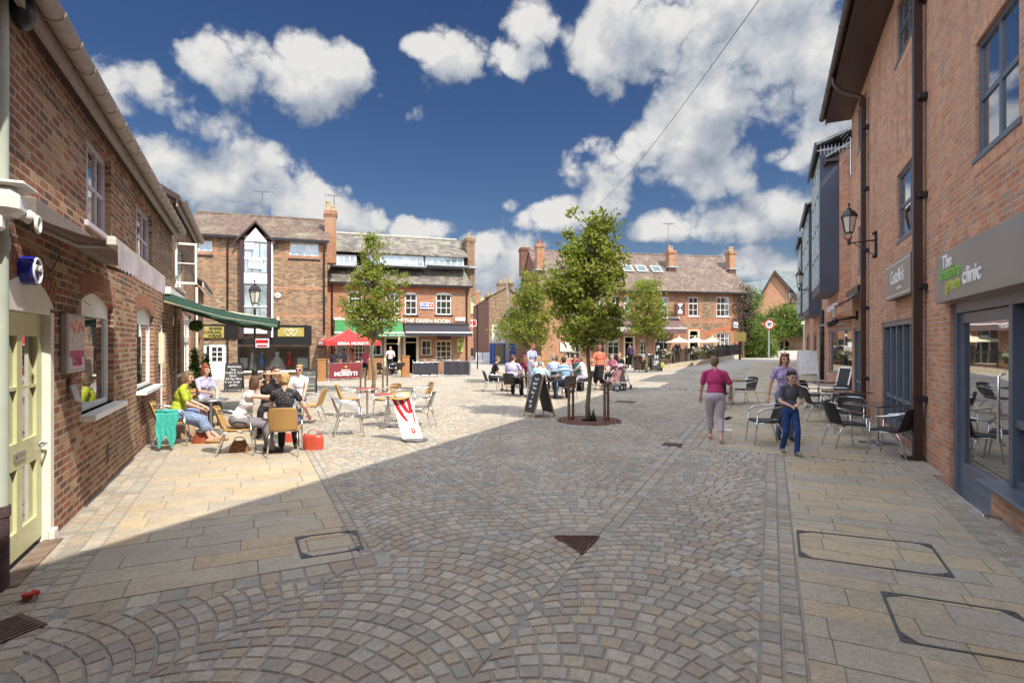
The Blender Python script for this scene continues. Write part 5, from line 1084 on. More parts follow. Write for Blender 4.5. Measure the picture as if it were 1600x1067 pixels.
# aerial, floodlight, little awning
an = thing('tv_aerial', 'silvery television aerial in front of the dark blue oriel side', 'aerial', **place(FR)); xa_, za_ = FR.p(1328, 250, -.12)[0], FR.p(1328, 250)[1]
b = MB(); b.cyl((xa_, -.1, za_-.75), (xa_, -.1, za_+.35), .018, n=6); b.build('mast', alu, an)
b = MB(); b.cyl((xa_, -.1, za_+.1), (xa_-.25, -.95, za_+.15), .012, n=6)
for k in range(9): u = k/9; x_, y_, z_ = xa_-.25*u, -.1-.85*u, za_+.1+.05*u; b.cyl((x_, y_, z_-.14), (x_, y_, z_+.14), .006, n=5); b.cyl((x_-.1, y_+.03, z_), (x_+.1, y_-.03, z_), .005, n=5)
for k in range(4):
    for s_ in (-1, 1): b.cyl((xa_-.3, -.18-k*.05, za_+.1+s_*(.1+k*.09)), (xa_+.3, -.1-k*.05, za_+.1+s_*(.1+k*.09)), .006, n=5)
b.build('elements', alu, an)
fl = thing('floodlight', 'black floodlight on an arm over the far glazed doors', 'floodlight', **place(FR)); x_ = rx(1340); b = MB(); b.tube([(x_, 0, 2.62), (x_, -.5, 2.52)], .03, 8); b.bbox((x_, -.03, 2.65), (.2, .06, .25)); b.build('arm', black, fl); b = MB(); b.bbox((x_, -.62, 2.45), (.24, .28, .16), Matrix.Rotation(.5, 3, 'X'), .02); b.build('lamp_box', black, fl)
awning(FR, rx(1331), rx(1350), 3.32, 2.92, .6, pinkv, 'small lilac roller awning over the far glazed doors', scal=.10, barm=pinkv, cass=black)

# ================================================================ street objects
def lathe_at(prof, c, n=16): b = MB(); b.lathe(prof, c, n); return b
lp = thing('street_lamp', 'tall black lantern post standing before the glazed gable bay', 'street lamp', (-10.4, 22, 0)); lp.location = ((398-800)/850*22, 22, 0)
zl = HC+(537-458)/850*22; b = MB(); b.lathe([(.16, 0), (.16, .12), (.12, .16), (.11, .7), (.13, .74), (.06, .82), (.05, 1.3), (.045, zl-.75), (.07, zl-.72), (.045, zl-.68)], n=12); b.build('post', black, lp)
b = MB(); g = MB(); lantern(b, g, (0, 0, zl), 1.35); b.build('lamp_head', black, lp); g.build('lamp_glass', G_lamp, lp)
sg = thing('finger_sign', 'small red and white sign fixed to the tall black lantern post', 'sign', lp.location+Vector((.35, -.1, 0))); z_ = HC+(537-537)/850; b = MB(); b.bbox((0, 0, z_+.02), (.55, .03, .36)); b.build('panel', whiteb, sg); b = MB(); b.box(-.25, .25, -.02, -.016, z_+.02, z_+.16); b.box(-.2, .2, -.02, -.016, z_-.12, z_-.05); b.build('red_band', redp, sg)
dn = thing('downpipe', 'thick pale grey green downpipe rising at the extreme left edge', 'downpipe', (-3.86, 4.10, 0)); pg = mat('pale sage plastic', (.42, .47, .40), .4, var=.08, vs=3); b = MB(); b.cyl((0, 0, .62), (0, 0, 6.5), .052, n=20); b.build('pipe', pg, dn)
b = MB(); b.cyl((0, 0, 2.55), (0, 0, 2.66), .062, n=20); b.build('collar', pg, dn); b = MB(); b.cyl((0, 0, -.02), (0, 0, .63), .056, n=20); b.cyl((0, 0, .55), (0, 0, .63), .064, n=20); b.build('iron_foot', mat('rusty plum iron', (.10, .065, .07), .7, .2, var=.3, vs=14, bump=.3), dn)
# black fitting under the eave and white camera housing
ft = thing('wall_fitting', 'black domed fitting under the gutter at the top left corner', 'wall fitting', **place(FL)); x_, z_ = FL.p(22, 25, -.05); b = MB(); b.ball((x_, -.10, z_+.05), (.12, .08, .15), 14); b.build('dome', black, ft); b = MB(); b.bbox((x_, -.05, z_+.15), (.2, .12, .16)); b.build('mount', soff, ft)
cm = thing('security_camera', 'white wall camera housing just above the end of the lilac awning', 'camera', **place(FL)); x_, z_ = FL.p(18, 322, -.12)
b = MB(); b.bbox((x_, -.10, z_+.02), (.24, .18, .20), b=.05); b.bbox((x_+.02, -.12, z_+.15), (.30, .22, .03), b=.01); b.build('housing', white, cm); b = MB(); b.tube([(x_+.1, -.14, z_-.02), (x_+.14, -.20, z_-.06)], .05, 14); b.build('hood', white, cm); b = MB(); b.tube([(x_+.14+.05*cos(t), -.235, z_-.10+.06*sin(t)) for t in np.linspace(0, 2*pi, 15)[:-1]], .013, 6, True); b.build('lens_ring', white, cm)
b = MB(); b.bbox((x_-.04, -.05, z_-.12), (.10, .08, .14), b=.02); b.build('bracket', white, cm)
# oval blue wall sign
sg = thing('wall_sign', 'blue and white oval lit sign on the brick left of the first café window', 'sign', **place(FL)); x_, z_ = FL.p(68, 424, -.14); M_ = Matrix.Rotation(0, 3, 'X')
bl = mat('deep blue enamel', (.015, .025, .30), .2, coat=.5); rr = .12
b = MB(); b.cyl((x_, 0, z_), (x_, -.09, z_), rr, n=28); b.build('drum', bl, sg); b = MB(); b.cyl((x_, -.091, z_), (x_, -.10, z_), rr*.98, n=28); b.build('face', bl, sg)
b = MB(); b.tube([(x_+rr*.82*cos(t), -.102, z_+rr*.86*sin(t)) for t in np.linspace(0, 2*pi, 25)[:-1]], .010, 6, True); b.build('white_ring', whiteb, sg)
b = MB(); b.prism([(x_+rr*.9*cos(t), -.1045, z_+rr*.9*sin(t)) for t in np.linspace(-2.2, -.95, 10)], (0, .003, 0)); b.build('white_swoosh', whiteb, sg)
text('ATLAS', sg, whiteb, x_, z_+.02, .062, -.108, sx=.95, bold=.003)
# café poster board and leaflet
pp = thing('poster_board', 'framed poster reading CAKES beside the first café window', 'poster', **place(FL)); x0, z0 = FL.p(105, 575, -.06); x1, z1 = FL.p(133, 500, -.06); z0, z1 = 1.55, 2.16
b = MB(); b.bbox(((x0+x1)/2, -.03, (z0+z1)/2), (x1-x0, .06, z1-z0)); b.build('frame', mat('pale grey frame', (.42, .40, .40), .5), pp); b = MB(); b.box(x0+.04, x1-.04, -.064, -.061, z0+.04, z1-.04); b.build('paper', mat('pinkish poster paper', (.62, .52, .52), .6, var=.12, vs=12), pp)
pk = mat('magenta print', (.45, .03, .18), .5); b = MB(); b.box(x0+.07, x1-.07, -.067, -.065, z0+.16, z0+.23); b.build('magenta_block', pk, pp); text('CAKES', pp, pk, (x0+x1)/2, z0+.11, .12, -.067, sx=.9, bold=.004)
b = MB()
for k in range(5): b.lathe([(.05, 0), (.05, .003), (.0001, .004)], (0, 0, 0), 8); n_ = len(b.v)//1
b = MB()
for k, (u, v) in enumerate(((.2, .8), (.45, .86), (.7, .82), (.85, .76), (.35, .72), (.6, .74))): cx_, cz_ = x0+(x1-x0)*u, z0+(z1-z0)*v; b.prism([(cx_+.045*cos(t), -.066, cz_+.04*sin(t)) for t in np.linspace(0, 2*pi, 9)[:-1]], (0, .003, 0))
b.build('cupcake_picture', mat('orange red print', (.75, .16, .08), .5, var=.3, vs=20), pp)
mb = thing('menu_card', 'small tilted pale menu card under the cakes poster', 'menu card', **place(FL)); x_, z_ = FL.p(117, 613, -.05); b = MB(); b.bbox((x_, -.05, z_), (.2, .02, .2), Matrix.Rotation(-.35, 3, 'X') @ Matrix.Rotation(.25, 3, 'Y'), .004); b.build('card', mat('pale card', (.45, .43, .44), .5, var=.2, vs=30), mb); b = MB(); b.bbox((x_-.02, -.03, z_+.12), (.15, .03, .08)); b.build('holder', mat('rusty holder', (.2, .08, .05), .6), mb)
bx = thing('box_lantern', 'long white notice case between the second café window and the narrow arched doorway', 'notice case', **place(FL)); x_, z_ = FL.p(248, 555); b = MB(); b.bbox((x_, -.05, 1.75), (.22, .09, .65)); b.build('case', cream, bx); MB().bbox((x_, -.098, 1.75), (.16, .006, .56)).build('paper', whiteb, bx)
# red flower on the ground
fw_ = thing('flower', 'red carnation with a green stem lying on the setts near the left downpipe', 'flower', G(48, 938)); fw_.location.z += .004
b = MB(); r2 = random.Random(3)
for k in range(40):
    t = r2.random()*2*pi; rr = .012+.030*r2.random(); h = .012+.03*r2.random(); a = Vector((rr*cos(t), rr*sin(t), h)); u = Vector((-sin(t), cos(t), .2))*.014; v = Vector((cos(t), sin(t), .7))*.016
    b.add([a-u, a+u, a+u*1.3+v, a+v*1.3, a-u*1.3+v], [(0, 1, 2, 3, 4)])
b.build('petals', mat('red petals', (.55, .03, .02), .6, var=.2, vs=60), fw_, recalc=False); b = MB(); b.tube([(0, 0, .015), (-.06, -.03, .008), (-.14, -.10, .006), (-.20, -.17, .006)], .004, 6); b.ball((-.01, -.005, .014), .016, 8); b.build('stem', mat('green stem', (.10, .22, .03), .6), fw_)
# ---- furniture prototypes
wick = bpy.data.materials.new('tan woven rattan')
def woven(m, c0, c1, sc=70):
    m.use_nodes = True; t = NT(m.node_tree); b = m.node_tree.nodes['Principled BSDF']; tcn = t.n('ShaderNodeTexCoord'); wv = t.n('ShaderNodeTexWave', wave_type='BANDS', bands_direction='X'); wv.inputs['Scale'].default_value = sc*.32; t.l(tcn.outputs['Object'], wv.inputs[0])
    w2_ = t.n('ShaderNodeTexWave', wave_type='BANDS', bands_direction='Z'); w2_.inputs['Scale'].default_value = sc*.32; t.l(tcn.outputs['Object'], w2_.inputs[0]); f = t.m('MULTIPLY', wv.outputs[1], w2_.outputs[1])
    t.l(t.mix(f, c0, c1), b.inputs['Base Color']); b.inputs['Roughness'].default_value = .6; bp = t.n('ShaderNodeBump'); bp.inputs['Strength'].default_value = .6; bp.inputs['Distance'].default_value = .004; t.l(f, bp.inputs['Height']); t.l(bp.outputs[0], b.inputs['Normal']); return m
woven(wick, (.40, .22, .07), (.66, .42, .17)); wblk = woven(bpy.data.materials.new('dark woven rattan'), (.02, .016, .014), (.07, .055, .05)); wbrn = woven(bpy.data.materials.new('brown woven rattan'), (.05, .028, .018), (.15, .085, .05))
def chair_proto(name, seatm, backm, slats=False, shell=True):
    t = thing(name, '', 'chair')
    r = .0125
    for s_ in (-1, 1):
        b = MB(); b.tube([(s_*.255, .27, 0), (s_*.25, .235, .30), (s_*.248, .215, .55)], r, 8); b.build('leg', alu, t)
        b = MB(); b.tube([(s_*.235, -.30, 0), (s_*.215, -.20, .32), (s_*.20, -.12, .43)], r, 8); b.build('leg', alu, t)
    pts = [(.248, .215, .55), (.248, .19, .615), (.25, .13, .648), (.255, 0, .665), (.25, -.14, .69), (.215, -.25, .715), (.12, -.30, .725), (0, -.315, .727)]
    pts = pts+[(-p[0], p[1], p[2]) for p in pts[-2::-1]]; b = MB(); b.tube(pts, r, 8); b.build('arm_rail', alu, t)
    b = MB(); b.tube([(-.248, .225, .40), (-.20, -.14, .405), (.20, -.14, .405), (.248, .225, .40)], .010, 6, True); b.build('seat_ring', alu, t)
    b = MB(); th = .018
    if slats:
        for k in range(6): y = .20-k*.066; b.bbox((0, y, .432-.006*sin(k)), (.43, .056, .010), b=.004)
        b.build('seat', seatm, t); b = MB()
        for k in range(6):
            z = .49+k*.055; yb = -.205-.018*k
            n = 6; vs = []
            for i in range(n+1):
                x = -.19+.38*i/n; y = yb-.045*(1-(2*i/n-1)**2)
                for (dy, dz) in ((0, -.020), (0, .020), (-.006, .020), (-.006, -.020)): vs.append((x, y+dy, z+dz))
            b.add(vs, [(i*4+k2, i*4+(k2+1) % 4, (i+1)*4+(k2+1) % 4, (i+1)*4+k2) for i in range(n) for k2 in range(4)])
        for s_ in (-1, 1): b.tube([(s_*.185, -.17, .42), (s_*.185, -.21, .5), (s_*.18, -.31, .79)], .008, 6)
        b.build('backrest', backm, t)
    else:
        n = 8; vs = []
        for j in range(n+1):
            for i in range(n+1):
                u, v = 2*i/n-1, j/n; w_ = .215+.02*v; vs.append((u*w_, -.18+.41*v, .435-.018*(1-u*u)*(1-abs(2*v-1))-.02*max(0, v-.85)*3))
        fs = [(j*(n+1)+i, j*(n+1)+i+1, (j+1)*(n+1)+i+1, (j+1)*(n+1)+i) for j in range(n) for i in range(n)]; b.add(vs, fs, True); b.add([(x, y, z-th) for x, y, z in vs], [tuple(reversed(f)) for f in fs], True)
        b.tube([(-.215, -.18, .427), (.215, -.18, .427), (.235, .22, .425), (-.235, .22, .425)], .012, 6, True); b.build('seat', seatm, t)
        b = MB(); vs = []
        for j in range(n+1):
            for i in range(n+1):
                u, v = 2*i/n-1, j/n; top = .80-.02*u*u*u*u; z = .44+(top-.44)*v; w_ = .20+.012*sin(pi*v); vs.append((u*w_, -.175-.12*v-.055*(1-u*u)-.0*v, z))
        b.add(vs, fs, True); b.add([(x, y-th, z) for x, y, z in vs], [tuple(reversed(f)) for f in fs], True)
        b.tube([vs[j*(n+1)] for j in range(n+1)]+[vs[n*(n+1)+i] for i in range(1, n)]+[vs[j*(n+1)+n] for j in range(n, -1, -1)], .0125, 6); b.build('backrest', backm, t)
    return t
protos = {}
def chair(kind, x, y, face, label, group):
    if kind not in protos:
        protos[kind] = {'w': lambda: chair_proto('rattan_chair', wick, wick), 's': lambda: chair_proto('slatted_chair', alu, alu, True), 'k': lambda: chair_proto('black_chair', wblk, wblk), 'm': lambda: chair_proto('black_chair', mat('black sling', (.02, .02, .025), .5), mat('black sling', (.02, .02, .025), .5))}[kind](); c = protos[kind]
    else: c = copy_tree(protos[kind])
    c.location = (x, y, gz(x, y)+.004); c.rotation_euler = (0, 0, math.atan2(-face[0], face[1])); c['label'] = label; c['category'] = 'chair'; c['group'] = group; return c
gw, gs, gk, gr_ = 'tan rattan café chairs on the left pavement', 'slatted aluminium café chairs in the sun', 'dark café chairs at the middle tables', 'black café chairs on the right pavement'
CH = {}
CH['c1'] = chair('w', -6.22, 9.95, (.90, .42), 'tan rattan chair under the woman in lime green, a teal cardigan over its back', gw)
CH['c2'] = chair('w', -4.62, 9.15, (.93, .36), 'tan rattan chair under the woman in the white sleeveless top', gw)
CH['c3'] = chair('w', -3.80, 9.10, (-.28, .96), 'tan rattan chair seen from behind under the blonde woman in black', gw)
CH['c4'] = chair('w', -4.65, 12.6, (-.95, -.1), 'tan rattan chair facing left beside the dark grey menu board', gw)
CH['c4b'] = chair('w', -7.03, 12.38, (.85, -.45), 'tan rattan chair by the wall under the woman with piled hair', gw)
CH['c5'] = chair('s', -3.3, 11.0, (.93, .36), 'empty slatted aluminium chair nearest the camera, facing right', gs)
CH['c6'] = chair('w', -4.15, 13.9, (.95, .25), 'empty tan rattan chair behind the nearest slatted chair, facing right', gw)
CH['c7'] = chair('w', -3.2, 14.0, (-.6, -.8), 'empty tan rattan chair facing the camera behind the red tables', gw)
CH['c8'] = chair('s', -2.05, 12.2, (-.95, .1), 'slatted aluminium chair half hidden behind the leaning white banner', gs)
CH['c9'] = chair('s', -2.65, 12.9, (-.3, -.95), 'slatted aluminium chair facing the camera left of the leaning banner', gs)
CH['c10'] = chair('w', -2.45, 14.6, (-.9, -.4), 'empty tan rattan chair furthest back behind the leaning banner', gw)
def table(name, label, x, y, r, zt, topm, square=False, grp=None, legm=None, flared=False):
    t = thing(name, label, 'table', (x, y, gz(x, y)+.004), rng.random(), grp); b = MB()
    if square: b.bbox((0, 0, zt-.015), (2*r, 2*r, .03), b=.008)
    else: b.lathe([(r*.97, zt-.028), (r, zt-.02), (r, zt-.006), (r-.01, zt), (.0001, zt)], n=32)
    b.build('tabletop', topm, t); b = MB()
    if not square: b.lathe([(r+.003, zt-.027), (r+.006, zt-.014), (r+.003, zt-.002), (r-.006, zt-.002)], n=32)
    else: b.box(-r-.004, r+.004, -r-.004, r+.004, zt-.029, zt-.020)
    b.build('rim', alu, t)
    b = MB(); b.cyl((0, 0, .05), (0, 0, zt-.03), .028, n=12); b.build('column', legm or alu, t); b = MB()
    for k in range(4):
        a = k*pi/2+pi/4; p = Vector((cos(a), sin(a), 0)); u = Vector((-sin(a), cos(a), 0)); L = .30
        b.prism([p*.02+u*.045+Vector((0, 0, .03)), p*L+u*.03+Vector((0, 0, .004)), p*L-u*.03+Vector((0, 0, .004)), p*.02-u*.045+Vector((0, 0, .03))], (0, 0, .03))
    b.build('base', legm or mat('grey cast base', (.33, .34, .36), .4, .6), t); return t
redt = mat('red lacquer tabletop', (.55, .04, .03), .3, coat=.4); blackt = mat('black tabletop', (.025, .022, .022), .22, coat=.6)
table('round_table', 'round aluminium café table between the lime green woman and the wall', -6.15, 11.1, .33, .72, mat('brushed table top', (.50, .50, .46), .3, .8, var=.15, vs=30), grp='round aluminium café tables')
table('round_table', 'round aluminium café table hidden among the four women', -4.35, 10.35, .35, .72, mat('brushed table top', (.5, .5, .46), .3, .8), grp='round aluminium café tables')
table('red_table', 'round red topped table further back', -3.62, 13.6, .28, .73, redt, grp='round red topped café tables'); table('red_table', 'round red topped table nearer the leaning banner', -2.75, 12.1, .30, .73, redt, grp='round red topped café tables')
# right pavement set
CH['r1'] = chair('m', 4.70, 10.1, (-.97, .1), 'black chair standing alone facing left beside the walking boy', gr_)
CH['r2'] = chair('m', 5.98, 9.75, (.95, -.05), 'black chair left of the nearest square table, facing it', gr_)
CH['r3'] = chair('k', 6.28, 9.0, (-.5, .75), 'black woven chair nearest the brown downpipe, its back to the camera', gr_)
CH['r4'] = chair('k', 6.95, 11.2, (-.55, -.83), 'black woven chair behind the nearest square table', gr_)
CH['r5'] = chair('k', 7.3, 13.0, (.9, -.2), 'black chair left of the second square table', gr_); CH['r6'] = chair('k', 8.1, 13.6, (-.8, -.4), 'black chair behind the second square table by the glazing', gr_)
CH['r7'] = chair('k', 8.3, 15.2, (.3, -.9), 'black chair near the third square table', gr_)
table('square_table', 'nearest black square table beside the brown downpipe', 6.75, 10.05, .38, .74, blackt, True, 'black square tables along the right wall'); table('square_table', 'second black square table from the camera on the right pavement', 7.75, 12.6, .37, .74, blackt, True, 'black square tables along the right wall'); table('square_table', 'third black square table from the camera on the right pavement', 8.9, 15.8, .37, .74, blackt, True, 'black square tables along the right wall')
table('square_table', 'black square table in the open with white chairs round it', 6.7, 16.6, .37, .74, blackt, True, 'black square tables along the right wall')
CH['r8'] = chair('k', 7.3, 17.0, (-.9, -.3), 'black woven chair right of the open air square table', gr_); CH['r9'] = chair('m', 5.95, 15.6, (.5, .85), 'black chair with its back to the camera at the open air square table', gr_); CH['r10'] = chair('k', 6.6, 17.6, (-.1, -1), 'black woven chair on the far side of the open air square table', gr_)
# leaning banner
bn = thing('leaning_banner', 'white leaning banner with red strokes and a coffee cup top', 'banner', G(648, 689)); bn.rotation_euler = (0, 0, rad(8)); b = MB(); b.lathe([(.235, .0), (.25, .02), (.25, .035), (.21, .05), (.0001, .055)], n=28); b.v = [(v[0]*1.0, v[1]*.75, v[2]) for v in b.v]; b.build('base', mat('dark grey base', (.10, .105, .11), .4), bn)
def BP(u, v, o=0): return Vector((-.035-.23*v+u*(.19-.01*v), .10*v-.02-o, .05+.80*v))     # leaning left and back
b = MB(); n = 10
for k in range(n): b.add([BP(-1, k/n), BP(1, k/n), BP(1, (k+1)/n), BP(-1, (k+1)/n)], [(0, 1, 2, 3)], True); b.add([BP(-1, k/n, -.006), BP(1, k/n, -.006), BP(1, (k+1)/n, -.006), BP(-1, (k+1)/n, -.006)], [(3, 2, 1, 0)], True)
b.build('panel', mat('white banner sheet', (.80, .78, .78), .35, var=.03), bn, recalc=False)
def stroke(pts, w_, m, nm, o=.003):
    b = MB(); P_ = [(p[0], p[1]) for p in pts]
    for i in range(len(P_)-1):
        wa = w_[i]; wb_ = w_[i+1]; b.poly([BP(P_[i][0]-wa, P_[i][1], o), BP(P_[i][0]+wa, P_[i][1], o), BP(P_[i+1][0]+wb_, P_[i+1][1], o), BP(P_[i+1][0]-wb_, P_[i+1][1], o)])
    return b.build(nm, m, bn, recalc=False)
rs = mat('banner red', (.60, .02, .03), .4)
stroke([(-.80, .93), (-.62, .72), (-.35, .54), (-.12, .44), (-.05, .40)], [.17, .19, .17, .13, .04], rs, 'red_stroke'); stroke([(-.15, .94), (.0, .76), (.22, .64), (.42, .60), (.55, .62), (.62, .74), (.66, .94)], [.24, .22, .18, .17, .15, .17, .19], rs, 'red_stroke'); stroke([(.78, .70), (.74, .55), (.70, .42), (.72, .34)], [.04, .055, .05, .015], rs, 'red_stroke')
stroke([(.28, .135), (.28, .245)], [.17, .17], rs, 'logo_square'); stroke([(.28, .17), (.28, .185), (.28, .21), (.28, .225)], [.10, .04, .11, .05], whiteb, 'logo_mark', .005)
stroke([(.1, .09), (.1, .105)], [.5, .5], mat('faint grey print', (.5, .5, .5), .5), 'small_print', .003)
c_ = BP(0, 1.0); b = MB(); b.lathe([(.19, 0), (.196, .012), (.19, .022)], (0, 0, 0), 28); Mt = Matrix.Translation(c_) @ Matrix.Rotation(rad(32), 4, 'X') @ Matrix.Rotation(rad(-6), 4, 'Y'); b.lathe([(.19, .015), (.0001, .015)], (0, 0, 0), 28); b.v = [tuple(Mt @ Vector((v[0], v[1]*.62, v[2]))) for v in b.v]; b.build('cup_rim', mat('caramel rim', (.62, .40, .14), .4), bn)
b = MB(); b.lathe([(.14, .025), (.07, .03), (.0001, .03)], (0, 0, 0), 24); b.v = [tuple(Mt @ Vector((v[0]+.02*sin(v[0]*30), v[1]*.55, v[2]))) for v in b.v]; b.build('coffee_foam', mat('coffee foam', (.75, .62, .48), .5, var=.3, vs=18), bn)
# A-boards
def aboard(name, label, p, rz, w_, h, spread, boardm, framem, fwid=.04, rounded=False, front_text=None, tsz=.09, tm=None):
    t = thing(name, label, 'sign board', p, rz)
    for s_, nm in ((-1, 'front_board'), (1, 'back_board')):
        A_ = math.atan(spread/h); M_ = Matrix.Translation((0, s_*spread, 0)) @ Matrix.Rotation(-s_*-A_ if False else s_*A_, 4, 'X')
        hh = h/cos(A_); b = MB(); z0 = .14 if not rounded else .10
        def add(x0, x1, za, zb, y0=-.012, y1=.012): b.box(x0, x1, y0, y1, za, zb, M_)
        add(-w_/2, -w_/2+fwid, 0, hh*.97); add(w_/2-fwid, w_/2, 0, hh*.97); add(-w_/2+fwid, w_/2-fwid, hh-.05 if not rounded else hh*.93, hh if not rounded else hh*.97, -.011, .011); add(-w_/2+fwid, w_/2-fwid, z0, z0+fwid, -.011, .011)
        fr_o = b.build('frame', framem, t); b = MB()
        top = [( w_/2-fwid*.5, hh*.90), (w_*.3, hh*.96), (0, hh*1.0), (-w_*.3, hh*.96), (-w_/2+fwid*.5, hh*.90)] if rounded else [(w_/2-fwid*.6, hh-.02), (-w_/2+fwid*.6, hh-.02)]
        P_ = [(-w_/2+fwid*.6, z0+.01), (w_/2-fwid*.6, z0+.01)]+top; b.prism([M_ @ Vector((x, -.006-.007*(1 if rounded else 0), z)) for x, z in P_], M_.to_3x3() @ Vector((0, .012+.014*(1 if rounded else 0), 0))); b.build(nm, boardm, t)
        if front_text and s_ == -1:
            n = len(front_text)
            for k, s2 in enumerate(front_text):
                zz = hh*.86-k*(hh*.72/n); text(s2, t, tm or wl_, 0, 0, tsz, name='chalk_writing', sx=.9, shear=.2, rot=M_ @ Matrix.Translation((.02*(-1)**k, -.020 if rounded else -.013, zz)) @ Matrix.Rotation(pi/2, 4, 'X'))
    return t
chalk = mat('blackboard', (.035, .035, .04), .6, var=.3, vs=3); pine = mat('pine frame', (.50, .33, .16), .6, var=.15, vs=8)
aboard('menu_board', 'black rounded pavement board with white handwriting in front of the bridal door', G(366, 612), rad(14), .62, 1.12, .24, chalk, black, .03, True, ['Sandwiches', 'Teas', 'Coffee & Tarts', 'Panini', 'All Day Menu', 'in our lovely', 'garden'], .115)
aboard('menu_board', 'dark grey printed board with curled ornament by the tan chair', Vector((-7.35, 19.6, 0)), rad(14), .60, .92, .2, mat('grey printed board', (.085, .09, .09), .5), black, .03, False, ['~ o ~', 'House of Fraser', '________', 'Food & Drink', 'served daily'], .10, mat('cream print', (.7, .65, .45), .5))
aboard('chalk_board', 'pine framed chalkboard standing side on near the middle tree', G(842, 650), rad(-66), .62, 1.10, .30, chalk, pine, .045, True, ['Lunch', 'Special', 'Menu', 'Soup', '&', 'Roll', '3.95'], .10)
aboard('map_board', 'white pavement board with a faded map beyond the woman in lilac', Vector(((1261-800)/850*27.5, 27.5, gz((1261-800)/850*27.5, 27.5))), rad(-6), .92, 1.28, .25, mat('washed white map', (.85, .85, .88), .5, var=.12, vs=4), whiteb, .06, True)
aboard('pub_board', 'small black pavement board lettered HSP beside the yellow box', Vector(((1024-800)/850*32, 32, gz(8.4, 32))), rad(10), .6, .98, .15, chalk, black, .04, False, ['H', 'SP'], .36)
yb_ = thing('yellow_box', 'small yellow green planter box beside the black pub board', 'planter', Vector(((1034-800)/850*32.3, 32.3, gz(9, 32)))); MB().bbox((0, 0, .35), (.24, .2, .3), b=.02).build('box', mat('lime plastic', (.50, .50, .08), .5), yb_); MB().bbox((0, 0, .1), (.08, .08, .2)).build('stand', black, yb_); 
aboard('pavement_board', 'white framed pavement board seen edge on before the corner shop window', Vector(((1322-800)/850*18.2, 18.2, gz(11, 18.2))), rad(-78), .55, 1.05, .28, chalk, whiteb, .05)
# tree grille and guards
tg = thing('tree_grille', 'round reddish iron grille around the foot of the nearest tree', 'tree grille', T1); b = MB(); n = 40
for r_ in (.24, .34, .44, .54, .64, .75):
    b.lathe([(r_-.032, .006), (r_+.032, .006), (r_+.032, .014), (r_-.032, .014), (r_-.032, .006)], n=n, smooth=False)
for k in range(24): t_ = 2*pi*k/24; b.box(.2, .76, -.012, .012, .005, .0125, Matrix.Rotation(t_, 4, 'Z'))
b.build('iron_rings', mat('red oxide iron', (.20, .085, .06), .6, .2, var=.2, vs=20), tg); MB().lathe([(.79, -.002), (.0001, -.001)], n=32).build('soil', mat('dark soil', (.05, .035, .025), 1), tg)
wood = mat('weathered brown timber', (.16, .095, .05), .7, var=.2, vs=9, bump=.2)
def guard(p, rz, lab, h=.92, w_=.30):
    t = thing('tree_guard', lab, 'tree guard', p, rz, 'timber tree guards'); 
    for s_ in (-1, 1): MB().bbox((s_*w_/2, 0, h/2), (.055, .055, h), b=.008).build('post', wood, t)
    for z_ in (h-.05, h-.24): MB().bbox((0, 0, z_), (w_, .035, .05)).build('rail', wood, t)
    MB().bbox((0, 0, .05), (w_, .035, .04)).build('rail', wood, t)
d_ = (G(903, 645)-G(890, 656)); guard(Vector((T1.x-.42, T1.y+.1, 0)), rad(64), 'brown timber guard left of the nearest tree'); guard(Vector((T1.x+.42, T1.y-.02, 0)), rad(64), 'brown timber guard right of the nearest tree')
guard(Vector((T2.x-.38, T2.y, 0)), rad(64), 'brown timber guard left of the tree facing the orange bar', .95, .26); guard(Vector((T2.x+.38, T2.y+.3, 0)), rad(64), 'brown timber guard right of the tree facing the orange bar', .95, .26)
bg_ = thing('black_bag', 'small black object leaning against the foot of the nearest tree', 'bag', T1+Vector((.10, -.06, .015))); b = MB(); b.lathe([(.06, 0), (.065, .05), (.04, .14), (.01, .26), (.0001, .27)], n=10); b.build('body', black, bg_)
MB().tube([(0, 0, .25), (.02, 0, .30), (.04, 0, .25)], .005, 6).build('handle', black, bg_)
